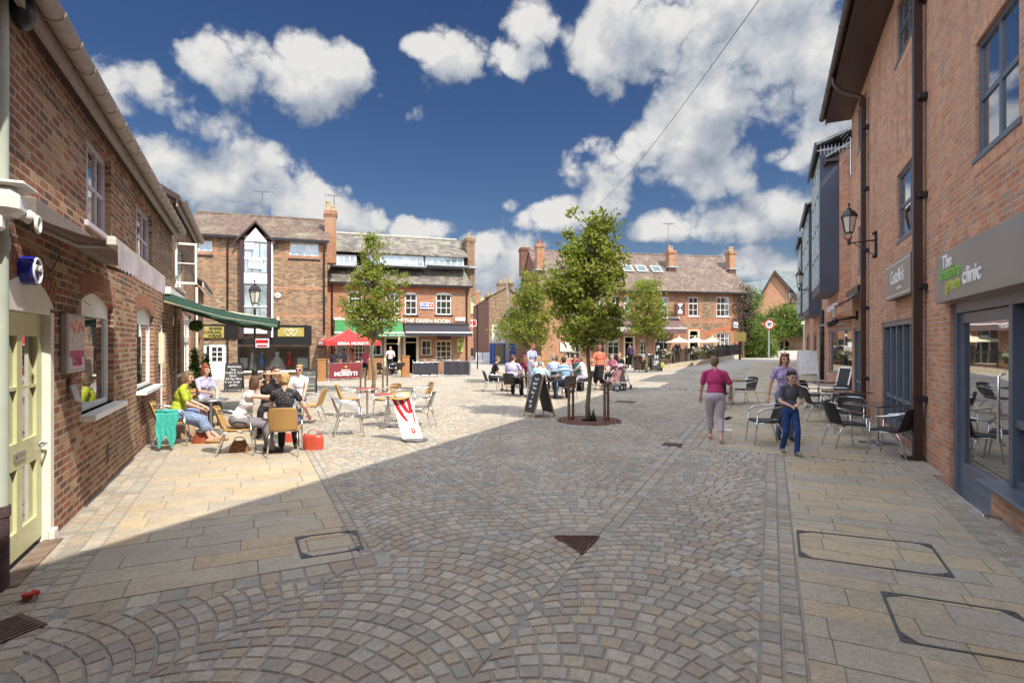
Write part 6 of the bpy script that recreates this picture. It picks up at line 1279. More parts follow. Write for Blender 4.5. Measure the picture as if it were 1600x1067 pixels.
# parasols
def parasol(name, label, x, y, z0, zt, R_, drop, m, n=4, grp=None, rot=0, txt=None, poler=.022, val=.16):
    t = thing(name, label, 'parasol', (x, y, z0), rot, grp); b = MB(); b.cyl((0, 0, 0), (0, 0, zt+.04), poler, n=10); b.build('pole', cream if txt else mat('teak pole', (.35, .2, .1), .6), t)
    b = MB(); k = n; a0 = pi/4 if n == 4 else 0; rim = [Vector((R_*cos(a0+2*pi*i/k)*1.0, R_*sin(a0+2*pi*i/k), zt-drop)) for i in range(k)]; m_ = 6
    for i in range(k):
        p, q = rim[i], rim[(i+1) % k]; top = Vector((0, 0, zt))
        for j in range(m_):
            u, v = j/m_, (j+1)/m_; f = lambda s_, e: top.lerp(e, s_)+Vector((0, 0, -.10*drop*sin(pi*s_)))
            for g_ in range(4):
                e0, e1 = p.lerp(q, g_/4), p.lerp(q, (g_+1)/4); sc = lambda e, w_: e*(1-.035*sin(pi*w_)) 
                e0, e1 = sc(e0, g_/4), sc(e1, (g_+1)/4); e0.z = e1.z = zt-drop
                b.add([f(v, e0), f(v, e1), f(u, e1), f(u, e0)] if j else [f(v, e0), f(v, e1), f(u, e1)], [(0, 1, 2, 3)] if j else [(0, 1, 2)], True)
    b.build('canopy', m, t, recalc=False)
    if val:
        b = MB()
        for i in range(k): p, q = rim[i], rim[(i+1) % k]; b.prism([p, q, q-Vector((0, 0, val)), p-Vector((0, 0, val))], (p+q).normalized()*.004*Vector((1, 1, 0)).length)
        b.build('valance', m, t)
        if txt:
            for i in range(k):
                p, q = rim[i], rim[(i+1) % k]; mid = (p+q)/2; a = math.atan2(mid.y, mid.x)+pi/2; mid = mid+Vector((mid.x, mid.y, 0)).normalized()*.02
                text(txt, t, wl_, 0, 0, val*.9, rot=Matrix.Translation((mid.x, mid.y, mid.z-val*.52)) @ Matrix.Rotation(a, 4, 'Z') @ Matrix.Rotation(pi/2, 4, 'X'), sx=1.15, bold=.006)
    b = MB()
    for i in range(k): b.cyl((0, 0, zt-.05), rim[i]+Vector((0, 0, -.02)), .010, n=6)
    b.build('ribs', mat('pale rib', (.5, .45, .38), .5), t); MB().lathe([(.0001, zt+.12), (.04, zt+.08), (.03, zt), (.05, zt-.03)], n=8).build('finial', m, t)
    return t
redc = mat('red parasol canvas', (.50, .03, .03), .75, var=.08, vs=3); creamc = mat('cream parasol canvas', (.70, .60, .38), .75, var=.06, vs=3)
Yq = 29.5; parasol('red_parasol', 'square red parasol with white beer lettering in front of the orange bar', (544-800)/850*Yq, Yq, 0, HC+(537-514.5)/850*Yq, 1.98, .66, redc, 4, rot=rad(28), txt='BIRRA MORETTI', val=.22)
for i, (px, lab) in enumerate(((1061, 'left cream parasol behind the pub railings'), (1086, 'middle cream parasol behind the pub railings'), (1113, 'right cream parasol behind the pub railings'))):
    Y_ = 39.5+i*.9; X_ = (px-800)/850*Y_; g_ = gz(X_, Y_); parasol('cream_parasol', lab, X_, Y_, g_, HC+(537-526.5)/850*Y_-g_, 1.05, .40, creamc, 8, 'cream parasols in the pub garden', rot=.2+i*.3, val=.0)
# planter posts, barriers
oak = mat('orange brown timber', (.34, .16, .055), .65, var=.15, vs=7, bump=.2)
for (px, pb, pt_, lab) in ((582, 593, 562, 'square orange timber planter right of the burgundy banner'), (633.5, 589, 557, 'square orange timber planter left of the black screens'), (503, 595, 562, 'square orange timber planter left of the burgundy banner')):
    p = G(px, pb); t = thing('timber_planter', lab, 'planter', p, rad(18), 'square timber planters in front of the orange bar'); h = (pb-pt_)/850*p.y; MB().bbox((0, 0, h/2), (.40, .40, h), b=.01).build('box', oak, t); MB().bbox((0, 0, h+.02), (.46, .46, .05)).build('cap', oak, t); MB().bbox((0, 0, .05), (.44, .44, .1)).build('skirting', oak, t)
def screen(pa, pb, lab, m, txt=None, h=.9, bot=.08):
    c_ = (pa+pb)/2; v_ = pb-pa; L = v_.length; t = thing('café_barrier'.replace('é', 'e'), lab, 'barrier', c_, math.atan2(v_.y, v_.x), 'canvas café barriers in front of the orange bar')
    for s_ in (-1, 1):
        b = MB(); b.cyl((s_*L/2, 0, 0), (s_*L/2, 0, h+.08), .022, n=10); b.lathe([(.17, 0), (.17, .015), (.03, .03)], (s_*L/2, 0, 0), 14); b.ball((s_*L/2, 0, h+.1), .035, 8); b.build('post', alu, t)
    b = MB(); n = 16; pts = [(-L/2+.05+(L-.1)*i/n, .018*sin(i*1.1)) for i in range(n+1)]
    for i in range(n): b.add([(pts[i][0], pts[i][1], bot), (pts[i+1][0], pts[i+1][1], bot), (pts[i+1][0], pts[i+1][1], h), (pts[i][0], pts[i][1], h)], [(0, 1, 2, 3)], True)
    b.build('canvas', m, t, recalc=False)
    for z_ in (h+.01, bot): MB().cyl((-L/2, 0, z_), (L/2, 0, z_), .012, n=8).build('rail', alu, t)
    if txt:
        text(txt[0], t, wl_, 0, h*.56, .17, -.03, sx=1.1); text(txt[1], t, wl_, 0, h*.36, .26, -.03, sx=1.15, bold=.012); b = MB(); b.ball((0, -.03, h*.78), (.07, .008, .05), 10); b.build('crest', gold, t)
    return t
burg = mat('burgundy canvas', (.20, .025, .035), .75, var=.1, vs=3)
p_ = G(514, 594); q_ = G(565, 592); p2 = G(513, 596.5); screen(Vector((G(513, 595).x, G(513, 595).y, 0)), Vector((G(566, 592.5).x, G(566, 592.5).y, 0)), 'burgundy BIRRA MORETTI banner barrier at the bar terrace', burg, ('BIRRA', 'MORETTI'), .86)
screen(G(645, 589), G(686, 588), 'left black canvas barrier on the bar terrace', charc, None, .80); screen(G(692, 588), G(735, 588), 'right black canvas barrier on the bar terrace', charc, None, .84)
b = MB()
for i, (px, py, f) in enumerate(((592, 589, (0, 1)), (612, 586, (-.8, -.5)), (626, 589, (-.3, .9)), (618, 584, (1, 0)))):
    p = G(px, py); chair('k', p.x, p.y, f, ('black terrace chair with its back to us between the two timber planters', 'black terrace chair facing left in the bar doorway', 'black terrace chair beside the middle timber planter', 'black terrace chair furthest back by the bar doorway')[i], 'dark chairs on the bar terrace')
p = G(606, 585); table('round_table', 'dark bistro table on the bar terrace between the planters', p.x, p.y, .3, .73, blackt)
for i, px in enumerate((662, 676, 700, 714)): p = G(px, 584); table('round_table', ('wooden bistro table behind the left black screen', 'second wooden bistro table behind the left black screen', 'wooden bistro table behind the right black screen', 'last wooden bistro table behind the right black screen')[i], p.x, p.y, .36, .86, pine, grp='wooden tables behind the black screens')
# railings of the pub garden
ra, rb, rc = G(1032, 587), G(1150, 566), G(1182, 560.5)
ra = Vector((8.75, 32.5, gz(8.75, 32.5))); rb = Vector((22.2, 50.5, gz(22.2, 50.5)))
t = thing('iron_railing', 'long black iron railing on a low stone kerb round the pub garden', 'railing', ra, math.atan2(rb.y-ra.y, rb.x-ra.x)); L = (rb-ra).to_2d().length; dzz = (rb.z-ra.z)/L
b = MB(); b.prism([(0, -.2, -.3), (L, -.2, -.3+dzz*L), (L, -.2, .32+dzz*L), (0, -.2, .32)], (0, .4, 0)); b.build('stone_kerb', stone, t)
nb = int(L/.13); b = MB()
for k in range(nb): x_ = k*.13; b.cyl((x_, 0, .3+dzz*x_), (x_, 0, 1.2+dzz*x_), .018, n=5, caps=False)
o_ = b.build('bars', black, t)
for z_ in (.42, 1.1): MB().prism([(0, -.02, z_), (L, -.02, z_+dzz*L), (L, -.02, z_+.045+dzz*L), (0, -.02, z_+.045)], (0, .04, 0)).build('rail', black, t)
for k in range(int(L/2.4)+1): x_ = k*2.4; b = MB(); b.bbox((x_, 0, .75+dzz*x_), (.09, .09, 1.0)); b.ball((x_, 0, 1.32+dzz*x_), .07, 8); b.build('post', black, t)
for (u, lab) in ((.045, 'flower basket hanging on the left end of the pub railings'), (.28, 'pink and white flower basket on the middle of the pub railings'), (.42, 'white flower basket right of centre on the pub railings')):
    p = ra.lerp(rb, u); fb = thing('flower_basket', lab, 'flowers', p+Vector((0, -.25, .95)), 0, 'flower baskets on the pub railings'); FLB = globals().setdefault('FLB', []); FLB.append((fb, .55 if u > .1 else .35))
# posts and signs on the street
bp_ = thing('black_bollard_lamp', 'slim black post with white bands beside the fourth tree', 'post', Vector(((1028-800)/850*33.5, 33.5, gz(9, 33.5)))); b = MB(); b.cyl((0, 0, 0), (0, 0, 3.6), .07, n=12); b.build('post', black, bp_)
for z_ in (1.15, 2.05): MB().cyl((0, 0, z_), (0, 0, z_+.35 if z_ < 2 else z_+.15), .085, n=12).build('white_band', whiteb, bp_)
rsn = thing('road_sign', 'diamond backed round 20 speed limit sign on a post before the ivy', 'road sign', Vector(((1201-800)/850*46, 46, gz(21.7, 46)))); z_ = HC+(537-507)/850*46-gz(21.7, 46); b = MB(); b.cyl((0, 0, 0), (0, 0, z_), .07, n=8); b.build('post', mat('grey post', (.3, .33, .32), .5), rsn)
b = MB(); s_ = .64; b.prism([(s_, -.08, z_), (.0, -.08, z_+s_*.72), (-s_, -.08, z_), (0, -.08, z_-s_*.72)], (0, .03, 0)); b.build('backing', mat('terracotta backing', (.42, .16, .09), .5), rsn)
b = MB(); b.cyl((0, -.085, z_), (0, -.10, z_), .41, n=24); b.build('red_ring', redp, rsn); b = MB(); b.cyl((0, -.101, z_), (0, -.112, z_), .31, n=24); b.build('disc', whiteb, rsn); text('20', rsn, black, 0, z_, .40, -.116, bold=.02)
bs_ = thing('information_board', 'pale blue lectern style board at the end of the pub railings', 'sign', Vector(((1200-800)/850*50, 50, gz(23, 50)))); b = MB(); b.bbox((0, 0, 1.15), (1.0, .06, .75), Matrix.Rotation(-.5, 3, 'X')); b.build('panel', mat('pale blue print', (.25, .38, .52), .4, var=.25, vs=3), bs_)
for s_ in (-.3, .3): MB().bbox((s_, .05, .45), (.07, .07, .95)).build('leg', wood, bs_)
np_ = thing('notice_post', 'yellow notice board on a dark post beside the railings', 'sign', Vector(((1156-800)/850*44, 44, gz(18.4, 44)))); b = MB(); b.bbox((0, 0, .75), (.14, .14, 1.5)); b.build('post', black, np_); MB().bbox((0, -.05, 1.85), (.95, .12, .75)).build('board', mat('ochre board', (.58, .40, .12), .6, var=.1), np_)
cp = thing('camera_post', 'tall thin grey post with a small white head in front of the garden wall', 'post', Vector(((1256-800)/850*55, 55, gz(29, 55)))); z_ = HC+(537-500)/850*55; b = MB(); b.cyl((0, 0, 0), (0, 0, z_-1.2), .08, n=8); b.build('post', mat('grey post', (.3, .33, .32), .5), cp); MB().bbox((0, 0, z_-1.1), (.35, .4, .3)).build('camera_head', whiteb, cp)
# aerials
def aerial(x, y, z, lab, h=1.6):
    t = thing('tv_aerial', lab, 'aerial', (x, y, z), .4); b = MB(); b.cyl((0, 0, 0), (0, 0, h), .025, n=6); b.build('mast', mat('dull aerial metal', (.18, .18, .19), .5, .5), t); b = MB(); b.cyl((-.5, 0, h), (.6, 0, h+.06), .02, n=5)
    for k in range(7): x_ = -.45+k*.16; b.cyl((x_, -.25, h+.03), (x_, .25, h+.03), .012, n=5)
    b.build('elements', MATS['dull aerial metal'], t)
p = FA.w(FA.p(410, 330, 3)[0], 3.0); aerial(p.x, p.y, FA.p(410, 336, 3)[1], 'thin aerial on the ridge above the glazed gable bay', HC+(537-300)/850*p.y-FA.p(410, 336, 3)[1]); p = FA.w(FA.p(522, 330, 1.5)[0], 1.5); aerial(p.x, p.y, FA.p(522, 352, 1.5)[1], 'aerial beside the chimney between the two left brick buildings', 1.7)
p = FD.w(FD.p(1045, 390, 2.4)[0], 2.5); aerial(p.x, p.y, FD.p(1045, 392, 2.4)[1]+.2, 'tall aerial on the middle pub chimney', 2.2); p = FL.w(xe+1.1, 2.6); aerial(p.x, p.y, 6.9, 'aerial on the roof of the taller left brick building', .8)
# overhead wire
ow = MB(); a_, c_ = Vector((16*(1192-800)/850, 16, HC+16*545/850)), Vector(((938-800)/850*48, 48, HC+(537-318)/850*48)); ow.tube([a_.lerp(c_, k/24)-Vector((0, 0, .5*sin(pi*k/24))) for k in range(-2, 28)], .012, 5); o_ = ow.build('overhead_wire', mat('wire', (.03, .03, .03), .6)); tag(o_, 'single overhead wire crossing the sky from the pub roof to the top right', 'wire')
# bridal mannequins
def dress(px, pt, pb, lab, m, kind):
    y_ = .45; x_, zt = FA.p(px, pt, y_); _, zb = FA.p(px, pb, y_); t = thing('dress_mannequin', lab, 'mannequin', tuple(FA.w(x_, y_, 0)), FA.rz); H = zt-zb; b = MB()
    if kind == 'gown': pr = [(.62, 0), (.55, .18), (.36, .45), (.16, .62), (.13, .68), (.17, .80), (.16, .86), (.05, .88)]
    elif kind == 'slim': pr = [(.30, 0), (.22, .3), (.17, .5), (.13, .65), (.16, .80), (.15, .86), (.05, .88)]
    else: pr = [(.27, .18), (.24, .35), (.19, .5), (.13, .62), (.16, .78), (.14, .86), (.05, .88)]
    n = 24; s0 = len(b.v); b.lathe([(r*(H/1.5), zb+z*H) for r, z in pr], n=n)
    b.v = [(v[0]*(1+.06*sin(10*math.atan2(v[1], v[0]))*max(0, 1-(v[2]-zb)/H*1.6)), v[1]*.8*(1+.06*sin(10*math.atan2(v[1], v[0]))*max(0, 1-(v[2]-zb)/H*1.6)), v[2]) for v in b.v]
    b.build('dress', m, t, recalc=False); b = MB(); b.ball((0, 0, zb+H*.88), (.17*H/1.5, .09, .05), 10); b.cyl((0, 0, zb+H*.86), (0, 0, zb+H*1.0), .04); 
    if kind not in ('gown', 'slim'): b.cyl((0, 0, zb), (0, 0, zb+H*.3), .02)
    b.build('stand_and_neck', mat('mannequin cloth', (.5, .42, .35), .7) if kind != 'gown' else black, t)
ivory = mat('ivory satin', (.78, .78, .70), .4, var=.05)
dress(395, 548, 580, 'slim white bridal dress at the left of the bridal window', ivory, 'slim'); dress(409, 549, 577, 'short blue dress in the bridal window', mat('bright blue satin', (.03, .28, .62), .4), 'short'); dress(433, 544, 580, 'wide white ball gown in the middle of the bridal window', ivory, 'gown'); dress(452.5, 548, 578, 'short coral red dress in the bridal window', mat('coral red satin', (.70, .05, .04), .4), 'short')
for px, lab in ((378, 'white display plinth at the left of the bridal window'), (474, 'white display plinth at the right of the bridal window')):
    x_, zt = FA.p(px, 560, .7); p = FA.w(x_, .7); t = thing('display_plinth', lab, 'plinth', (p.x, p.y, 0), FA.rz); MB().bbox((0, 0, zt/2+.25), (.6, .4, zt-.5), b=.01).build('box', whiteb, t); MB().bbox((0, 0, zt+.02), (.66, .46, .04)).build('top', whiteb, t)
t, q = board(FA, 382, 379, 397, 390, 'small red and white notice high in the glazed bay', whiteb, 'window_notice', 'notice', -.33, .02); text('TO LET', t, redp, (q[0]+q[1])/2, (q[2]+q[3])/2, .16, -.345)
t, q = board(FA, 387.5, 402.5, 411, 420, 'white STUDIO banner in the glazed bay', whiteb, 'window_banner', 'sign', -.345, .02); text('STUDIO', t, mat('green grey print', (.18, .24, .20), .5), (q[0]+q[1])/2, q[2]+.36, .2, -.36, sx=1.1, bold=.006); text('photography', t, MATS['green grey print'], (q[0]+q[1])/2, q[2]+.16, .10, -.36)
# ================================================================ trees and plants
def leaf_mat(name, c0, c1, c2, tr=.35):
    m = bpy.data.materials.new(name); m.use_nodes = True; t = NT(m.node_tree); m.node_tree.nodes.clear(); out = t.n('ShaderNodeOutputMaterial')
    at = t.n('ShaderNodeAttribute'); at.attribute_name = 'rnd'; sp = t.n('ShaderNodeSeparateColor'); t.l(at.outputs['Color'], sp.inputs[0])
    tcn = t.n('ShaderNodeTexCoord'); nz = t.noise(tcn.outputs['Object'], 1.6, 3)
    f = t.m('ADD', t.m('MULTIPLY', sp.outputs[0], .6), t.m('MULTIPLY', nz.outputs[0], .5)); c = t.ramp(f, [(.2, c0), (.55, c1), (.9, c2)])
    d = t.n('ShaderNodeBsdfPrincipled'); d.inputs['Roughness'].default_value = .5; d.inputs['Specular IOR Level'].default_value = .3; t.l(c, d.inputs['Base Color'])
    tl = t.n('ShaderNodeBsdfTranslucent'); t.l(t.mix(1.0, c, (1.3, 1.4, .55), 'MULTIPLY'), tl.inputs[0]); x = t.n('ShaderNodeMixShader'); x.inputs[0].default_value = tr; t.l(d.outputs[0], x.inputs[1]); t.l(tl.outputs[0], x.inputs[2]); t.l(x.outputs[0], out.inputs[0]); return m
LM = leaf_mat('fresh green leaves', (.11, .13, .025), (.23, .26, .05), (.42, .43, .12), .45); LM2 = leaf_mat('dense hedge leaves', (.03, .07, .015), (.08, .15, .03), (.15, .24, .05)); LM3 = leaf_mat('ivy and shrub leaves', (.06, .10, .02), (.13, .19, .04), (.24, .27, .08)); DRY = leaf_mat('dry brown climber', (.08, .06, .045), (.17, .135, .10), (.28, .24, .19), .1)
bark = mat('olive brown bark', (.17, .15, .09), .85, var=.25, vs=14, bump=.5, bs=60)
def leaves(name, blobs, n, size, m, parent, seed=1, clumps=90, cr=.28, shell=.55, flat=0.25, origin=None, asp=.55):
    rg = np.random.default_rng(seed); B = np.array([[*b[0], *(b[1] if isinstance(b[1], (tuple, list)) else (b[1],)*3)] for b in blobs]); wgt = (B[:, 3]*B[:, 4]*B[:, 5])**(.75); wgt /= wgt.sum()
    idx = rg.choice(len(B), clumps, p=wgt); d = rg.normal(size=(clumps, 3)); d /= np.linalg.norm(d, axis=1)[:, None]; rr = (shell+(1-shell)*rg.random(clumps)**.6)[:, None]
    C = B[idx, :3]+d*rr*B[idx, 3:]*1.0
    ci = rg.integers(0, clumps, n); P = C[ci]+rg.normal(size=(n, 3))*cr*np.array([1, 1, .75])*rg.uniform(.5, 1.15, (clumps, 1))[ci]
    nn = rg.normal(size=(n, 3))+np.array([0, 0, .5]); nn /= np.linalg.norm(nn, axis=1)[:, None]; a = np.cross(nn, rg.normal(size=(n, 3))); a /= np.linalg.norm(a, axis=1)[:, None]; b = np.cross(nn, a)
    s_ = size*rg.uniform(.6, 1.25, (n, 1)); fold = nn*s_*.18
    v = np.stack([P-a*s_*.5, P-a*s_*.05-b*s_*asp*.5+fold, P+a*s_*.55, P-a*s_*.05+b*s_*asp*.5+fold], 1).reshape(-1, 3)
    me = bpy.data.meshes.new(name); me.vertices.add(4*n); me.vertices.foreach_set('co', v.ravel()); f = np.arange(4*n).reshape(n, 4)
    tri = np.concatenate([f[:, [0, 1, 2]], f[:, [0, 2, 3]]]); me.loops.add(6*n); me.loops.foreach_set('vertex_index', tri.ravel()); me.polygons.add(2*n); me.polygons.foreach_set('loop_start', np.arange(0, 6*n, 3)); me.polygons.foreach_set('loop_total', np.full(2*n, 3)); me.update(); me.validate()
    tone = np.clip(rg.normal(.5, .22, clumps)[ci]*.5+rg.random(n)*.5, 0, 1); col = np.repeat(np.stack([tone, rg.random(n), rg.random(n), np.ones(n)], 1), 4, 0).astype(np.float32)
    ca = me.color_attributes.new('rnd', 'FLOAT_COLOR', 'POINT'); ca.data.foreach_set('color', col.ravel()); me.materials.append(m); o = bpy.data.objects.new(name, me); COL.objects.link(o); o.parent = parent; return o, C
def tree(lab, p, H, th, blobs, n, size, seed, r0=.07, clumps=110, cr=.22, m=None):
    t = thing('street_tree', lab, 'tree', p, 0, 'young trees in the square'); rg = random.Random(seed)
    o, C = leaves('crown', blobs, n, size, m or LM, t, seed, clumps, cr)
    b = MB(); ax = [Vector((0, 0, -.05))]; k = 14
    for i in range(1, k+1): z = H*.93*i/k; ax.append(Vector((.035*sin(i*1.7+seed), .035*cos(i*1.3+seed), z)))
    b.tube(ax, [max(.012, r0*(1-.85*i/k)*(1.25 if i == 0 else 1)) for i in range(k+1)], 10); tr_ = b.build('trunk', bark, t)
    b = MB()
    for c in C[::1]:
        c = Vector(c); z = max(th*.95, c.z-.35*math.hypot(c.x, c.y)-.25-rg.random()*.3); z = min(z, H*.9); base = Vector((0, 0, z)); mid = base.lerp(c, .5)+Vector((0, 0, .08)); rr = r0*.32*(1-z/H)+.006
        b.tube([base, mid, c], [rr, rr*.6, .004], 5)
    b.build('limbs', bark, t); return t
def bl(px, py, rx_, ry_, p, dy=0):
    Y = p.y; s_ = Y/F; return (((px-800)*s_-p.x, dy, HC+(HOR-py)*s_-p.z), (rx_*s_, rx_*s_*.95, ry_*s_))
T1b = [bl(*a, T1, d) for a, d in (((920, 468, 46, 60), 0), ((915, 516, 50, 26), 0), ((925, 410, 42, 48), 0), ((955, 450, 22, 46), .1), ((885, 440, 30, 48), -.1), ((930, 350, 20, 32), 0), ((948, 355, 12, 22), .1), ((885, 355, 10, 20), -.1), ((895, 380, 16, 26), 0), ((958, 395, 20, 22), 0), ((885, 490, 20, 36), .1), ((948, 505, 24, 28), 0), ((900, 335, 7, 10), 0))]
tree('nearest young tree with a full crown in the round iron grille', T1, HC+(537-325)/850*T1.y, 1.9, T1b, 9200, .118, 3, .062, 200, .14)
T2b = [bl(*a, T2) for a in ((582, 455, 34, 50), (585, 405, 20, 32), (580, 500, 36, 28), (618, 445, 20, 24), (556, 470, 22, 40), (600, 480, 26, 32), (582, 378, 9, 14), (565, 420, 16, 26))]
tree('second young tree standing in front of the orange bar', T2, HC+(537-368)/850*T2.y, 2.1, T2b, 6800, .12, 5, .075, 150, .15)
T3 = Vector(((826-800)/850*25, 25, 0)); T3b = [bl(*a, T3) for a in ((828, 492, 36, 40), (832, 455, 24, 30), (812, 515, 34, 26), (846, 515, 24, 28))]
tree('lower spreading tree behind the seated group, left of the nearest tree', T3, HC+(537-430)/850*25, 1.7, T3b, 5200, .14, 8, .075, 120, .24)
T4 = Vector(((1010-800)/850*31.5, 31.5, gz(7.8, 31.5))); T4b = [bl(*a, T4) for a in ((1010, 485, 30, 40), (1008, 455, 18, 26), (1022, 510, 24, 22), (990, 500, 20, 28))]
tree('small pale tree in front of the plum pub awning', T4, HC+(537-432)/850*T4.y, 2.2, T4b, 6000, .15, 11, .085, 100, .26)
def shrub(name, lab, cat, p, blobs, n, size, m, seed, clumps=60, cr=.2, trunk=True, grp=None, shell=.55):
    t = thing(name, lab, cat, p, 0, grp); leaves('foliage', blobs, n, size, m, t, seed, clumps, cr, shell)
    if trunk: MB().tube([(0, 0, -.1), (.03, .02, .6), (0, .05, 1.2)], [.06, .05, .03], 8).build('stem', bark, t)
    return t
# topiary: ball on a stem and column by the left doorways
p = FL.w(s_at(306.5), -.55); q = FL.w(FL.p(303, 500, -.42)[0], -.42)
for i, (px, pyc, ry_, lab) in enumerate(((304.5, 575, 30, 'left clipped cypress column in a pot by the left doorways'), (321, 580, 32, 'right clipped cypress column in a pot by the left doorways'))):
    Y = 13.2 if i == 0 else 15.5; x_ = (px-800)/850*Y; t = thing('topiary_column', lab, 'plant', (x_, Y, 0), 0, 'clipped cypress columns in pots'); s_ = Y/850; zc = HC+(537-pyc)*s_
    leaves('foliage', [((0, 0, zc), (.11, .11, .52)), ((0, 0, zc-.25), (.14, .14, .38))], 5200, .04, LM2, t, 20+i, 260, .035, .6); MB().lathe([(.14, 0), (.19, .34), (.21, .36), (.17, .36), (.16, .3)], n=16).build('pot', mat('terracotta pot', (.40, .17, .09), .8), t)
t = thing('topiary_ball', 'clipped green ball hanging on a bracket beside the casement doorway', 'plant', ((306-800)/850*12.6, 12.6, HC+(537-509)/850*12.6)); leaves('foliage', [((0, 0, 0), .12)], 1500, .045, LM2, t, 31, 120, .03, .7); MB().tube([(0, 0, 0), (-.02, 0, .35), (-.25, -.02, .42), (-.42, -.1, .40)], .012, 6).build('bracket', black, t)
for fb, s_ in FLB:
    o, _ = leaves('foliage', [((0, 0, 0), (s_, .25, .25))], 900, .10, LM2, fb, int(s_*100), 40, .10); leaves('blossom', [((0, -.1, .08), (s_, .25, .25))], 160, .11, leaf_mat('pink white petals', (.65, .20, .25), (.75, .6, .6), (.85, .82, .8), .2), fb, 7, 40, .08)
    MB().lathe([(.02, -.25), (.2, -.18), (.28, -.02)], n=12).build('basket', wood, fb)
def bg(px, py, Y, rx_, ry_): return (((px-800)/850*Y, 0, HC+(537-py)/850*Y), (rx_/850*Y, 1.6, ry_/850*Y))
def bgshrub(name, lab, px, Y, bls, n, size, m, seed, cl=120, cr=.5):
    x = (px-800)/850*Y; p = Vector((x, Y, 0)); B_ = [((b_[0][0]-x, 0, b_[0][2]), b_[1]) for b_ in (bg(*a) for a in bls)]; t = thing(name, lab, 'plant', p); leaves('foliage', B_, n, size, m, t, seed, cl, cr, .35)
    b = MB(); 
    for k in range(5): b.tube([(0, 0, -.3), (B_[k % len(B_)][0][0]*.5, .1*k, B_[k % len(B_)][0][2]*.5), B_[k % len(B_)][0]], [.12, .08, .03], 6)
    b.build('stems', bark, t)
bgshrub('large_shrub', 'big loose green shrub spilling over the garden wall under the red gable', 1225, 66, [(1225, 497, 66, 32, 20), (1200, 512, 66, 26, 14), (1250, 505, 66, 32, 16), (1268, 515, 66, 20, 12), (1185, 508, 66, 12, 18), (1215, 517, 66, 38, 9)], 11000, .30, LM3, 41, 260, .55)
bgshrub('corner_shrub', 'bright green bush at the right-hand foot of the pub wall', 1178, 48.5, [(1172, 535, 48.5, 20, 20), (1184, 524, 48.5, 12, 14), (1195, 545, 48.5, 14, 14), (1160, 545, 48.5, 14, 10)], 8000, .22, LM3, 42, 150, .4)
p = FD.w(p1-.3, -.12); t = thing('climbing_plant', 'dry brown climber covering the right end wall of the pub', 'plant', (p.x, p.y, 0)); zc = HC+(537-480)/850*p.y; leaves('foliage', [((-.1, .2, zc), (1.1, .4, 2.6)), ((.3, .5, zc-.5), (1.0, .6, 2.8))], 7000, .16, DRY, t, 44, 200, .3, .3); MB().tube([(0, 0, 0), (.1, 0, 3), (-.2, 0, 6)], [.1, .07, .03], 6).build('stem', bark, t)
bgshrub('ivy_column', 'green ivy climbing the corner between the pub and the street', 1158, 47.6, [(1172, 478, 47.6, 3, 10), (1168, 508, 47.6, 7, 14)], 2500, .18, LM3, 46, 60, .3)
bgshrub('back_tree', 'dull green tree top in front of the long slate roof', 1177, 78, [(1177, 468, 78, 8, 12)], 1200, .35, LM2, 47, 40, .5)
# ================================================================ people
def pmat(name, col, rough=.75, var=.08, vs=8, stripes=None, dots=None, check=None):
    if name in MATS: return MATS[name]
    m = bpy.data.materials.new(name); m.use_nodes = True; t = NT(m.node_tree); b = m.node_tree.nodes['Principled BSDF']; tcn = t.n('ShaderNodeTexCoord'); v = tcn.outputs['Object']
    nz = t.noise(v, vs, 4); c = t.ramp(nz.outputs[0], [(.3, tuple(x*(1-var*1.8) for x in col)), (.7, tuple(min(1, x*(1+var)) for x in col))])
    if stripes:
        sp = t.n('ShaderNodeSeparateXYZ'); t.l(v, sp.inputs[0]); n = len(stripes); f = t.m('FRACT', t.m('MULTIPLY', t.m('ADD', sp.outputs[2], t.m('MULTIPLY', sp.outputs[1], .45)), 1/.30)); c = t.ramp(f, [(i/n, s_) for i, s_ in enumerate(stripes)], 'CONSTANT')
    if dots:
        vo = t.n('ShaderNodeTexVoronoi'); vo.inputs['Scale'].default_value = dots[1]; t.l(v, vo.inputs['Vector']); f = t.m('LESS_THAN', vo.outputs['Distance'], dots[2]); c = t.mix(f, c, dots[0])
    if check:
        ck = t.n('ShaderNodeTexChecker'); ck.inputs['Scale'].default_value = check[1]; t.l(v, ck.inputs[0]); c = t.mix(ck.outputs[1], c, check[0])
    fold = t.noise(v, 16, 3, .5, 1.2); bp = t.n('ShaderNodeBump'); bp.inputs['Strength'].default_value = .7; bp.inputs['Distance'].default_value = .02; t.l(fold.outputs[0], bp.inputs['Height']); t.l(bp.outputs[0], b.inputs['Normal'])
    t.l(c, b.inputs['Base Color']); b.inputs['Roughness'].default_value = rough; b.inputs['Specular IOR Level'].default_value = .25; MATS[name] = m; return m
def skinm(tone=0):
    nm = ('fair skin', 'tanned skin')[tone]
    if nm in MATS: return MATS[nm]
    m = mat(nm, ((.62, .36, .26), (.50, .26, .17))[tone], .5, var=.05, vs=12); b = m.node_tree.nodes['Principled BSDF']; b.inputs['Subsurface Weight'].default_value = .08; b.inputs['Subsurface Radius'].default_value = (.02, .008, .004); return m
def hairm(nm, c): return mat(nm, c, .5, var=.35, vs=25, bump=.6, bs=70)
HAIR = {'brown': hairm('brown hair', (.09, .042, .022)), 'dark': hairm('dark hair', (.03, .018, .014)), 'blond': hairm('blonde hair', (.48, .31, .13)), 'grey': hairm('grey hair', (.25, .22, .19)), 'red': hairm('auburn hair', (.26, .07, .03)), 'mouse': hairm('mousy hair', (.19, .12, .07))}
def V(*a): return Vector(a)
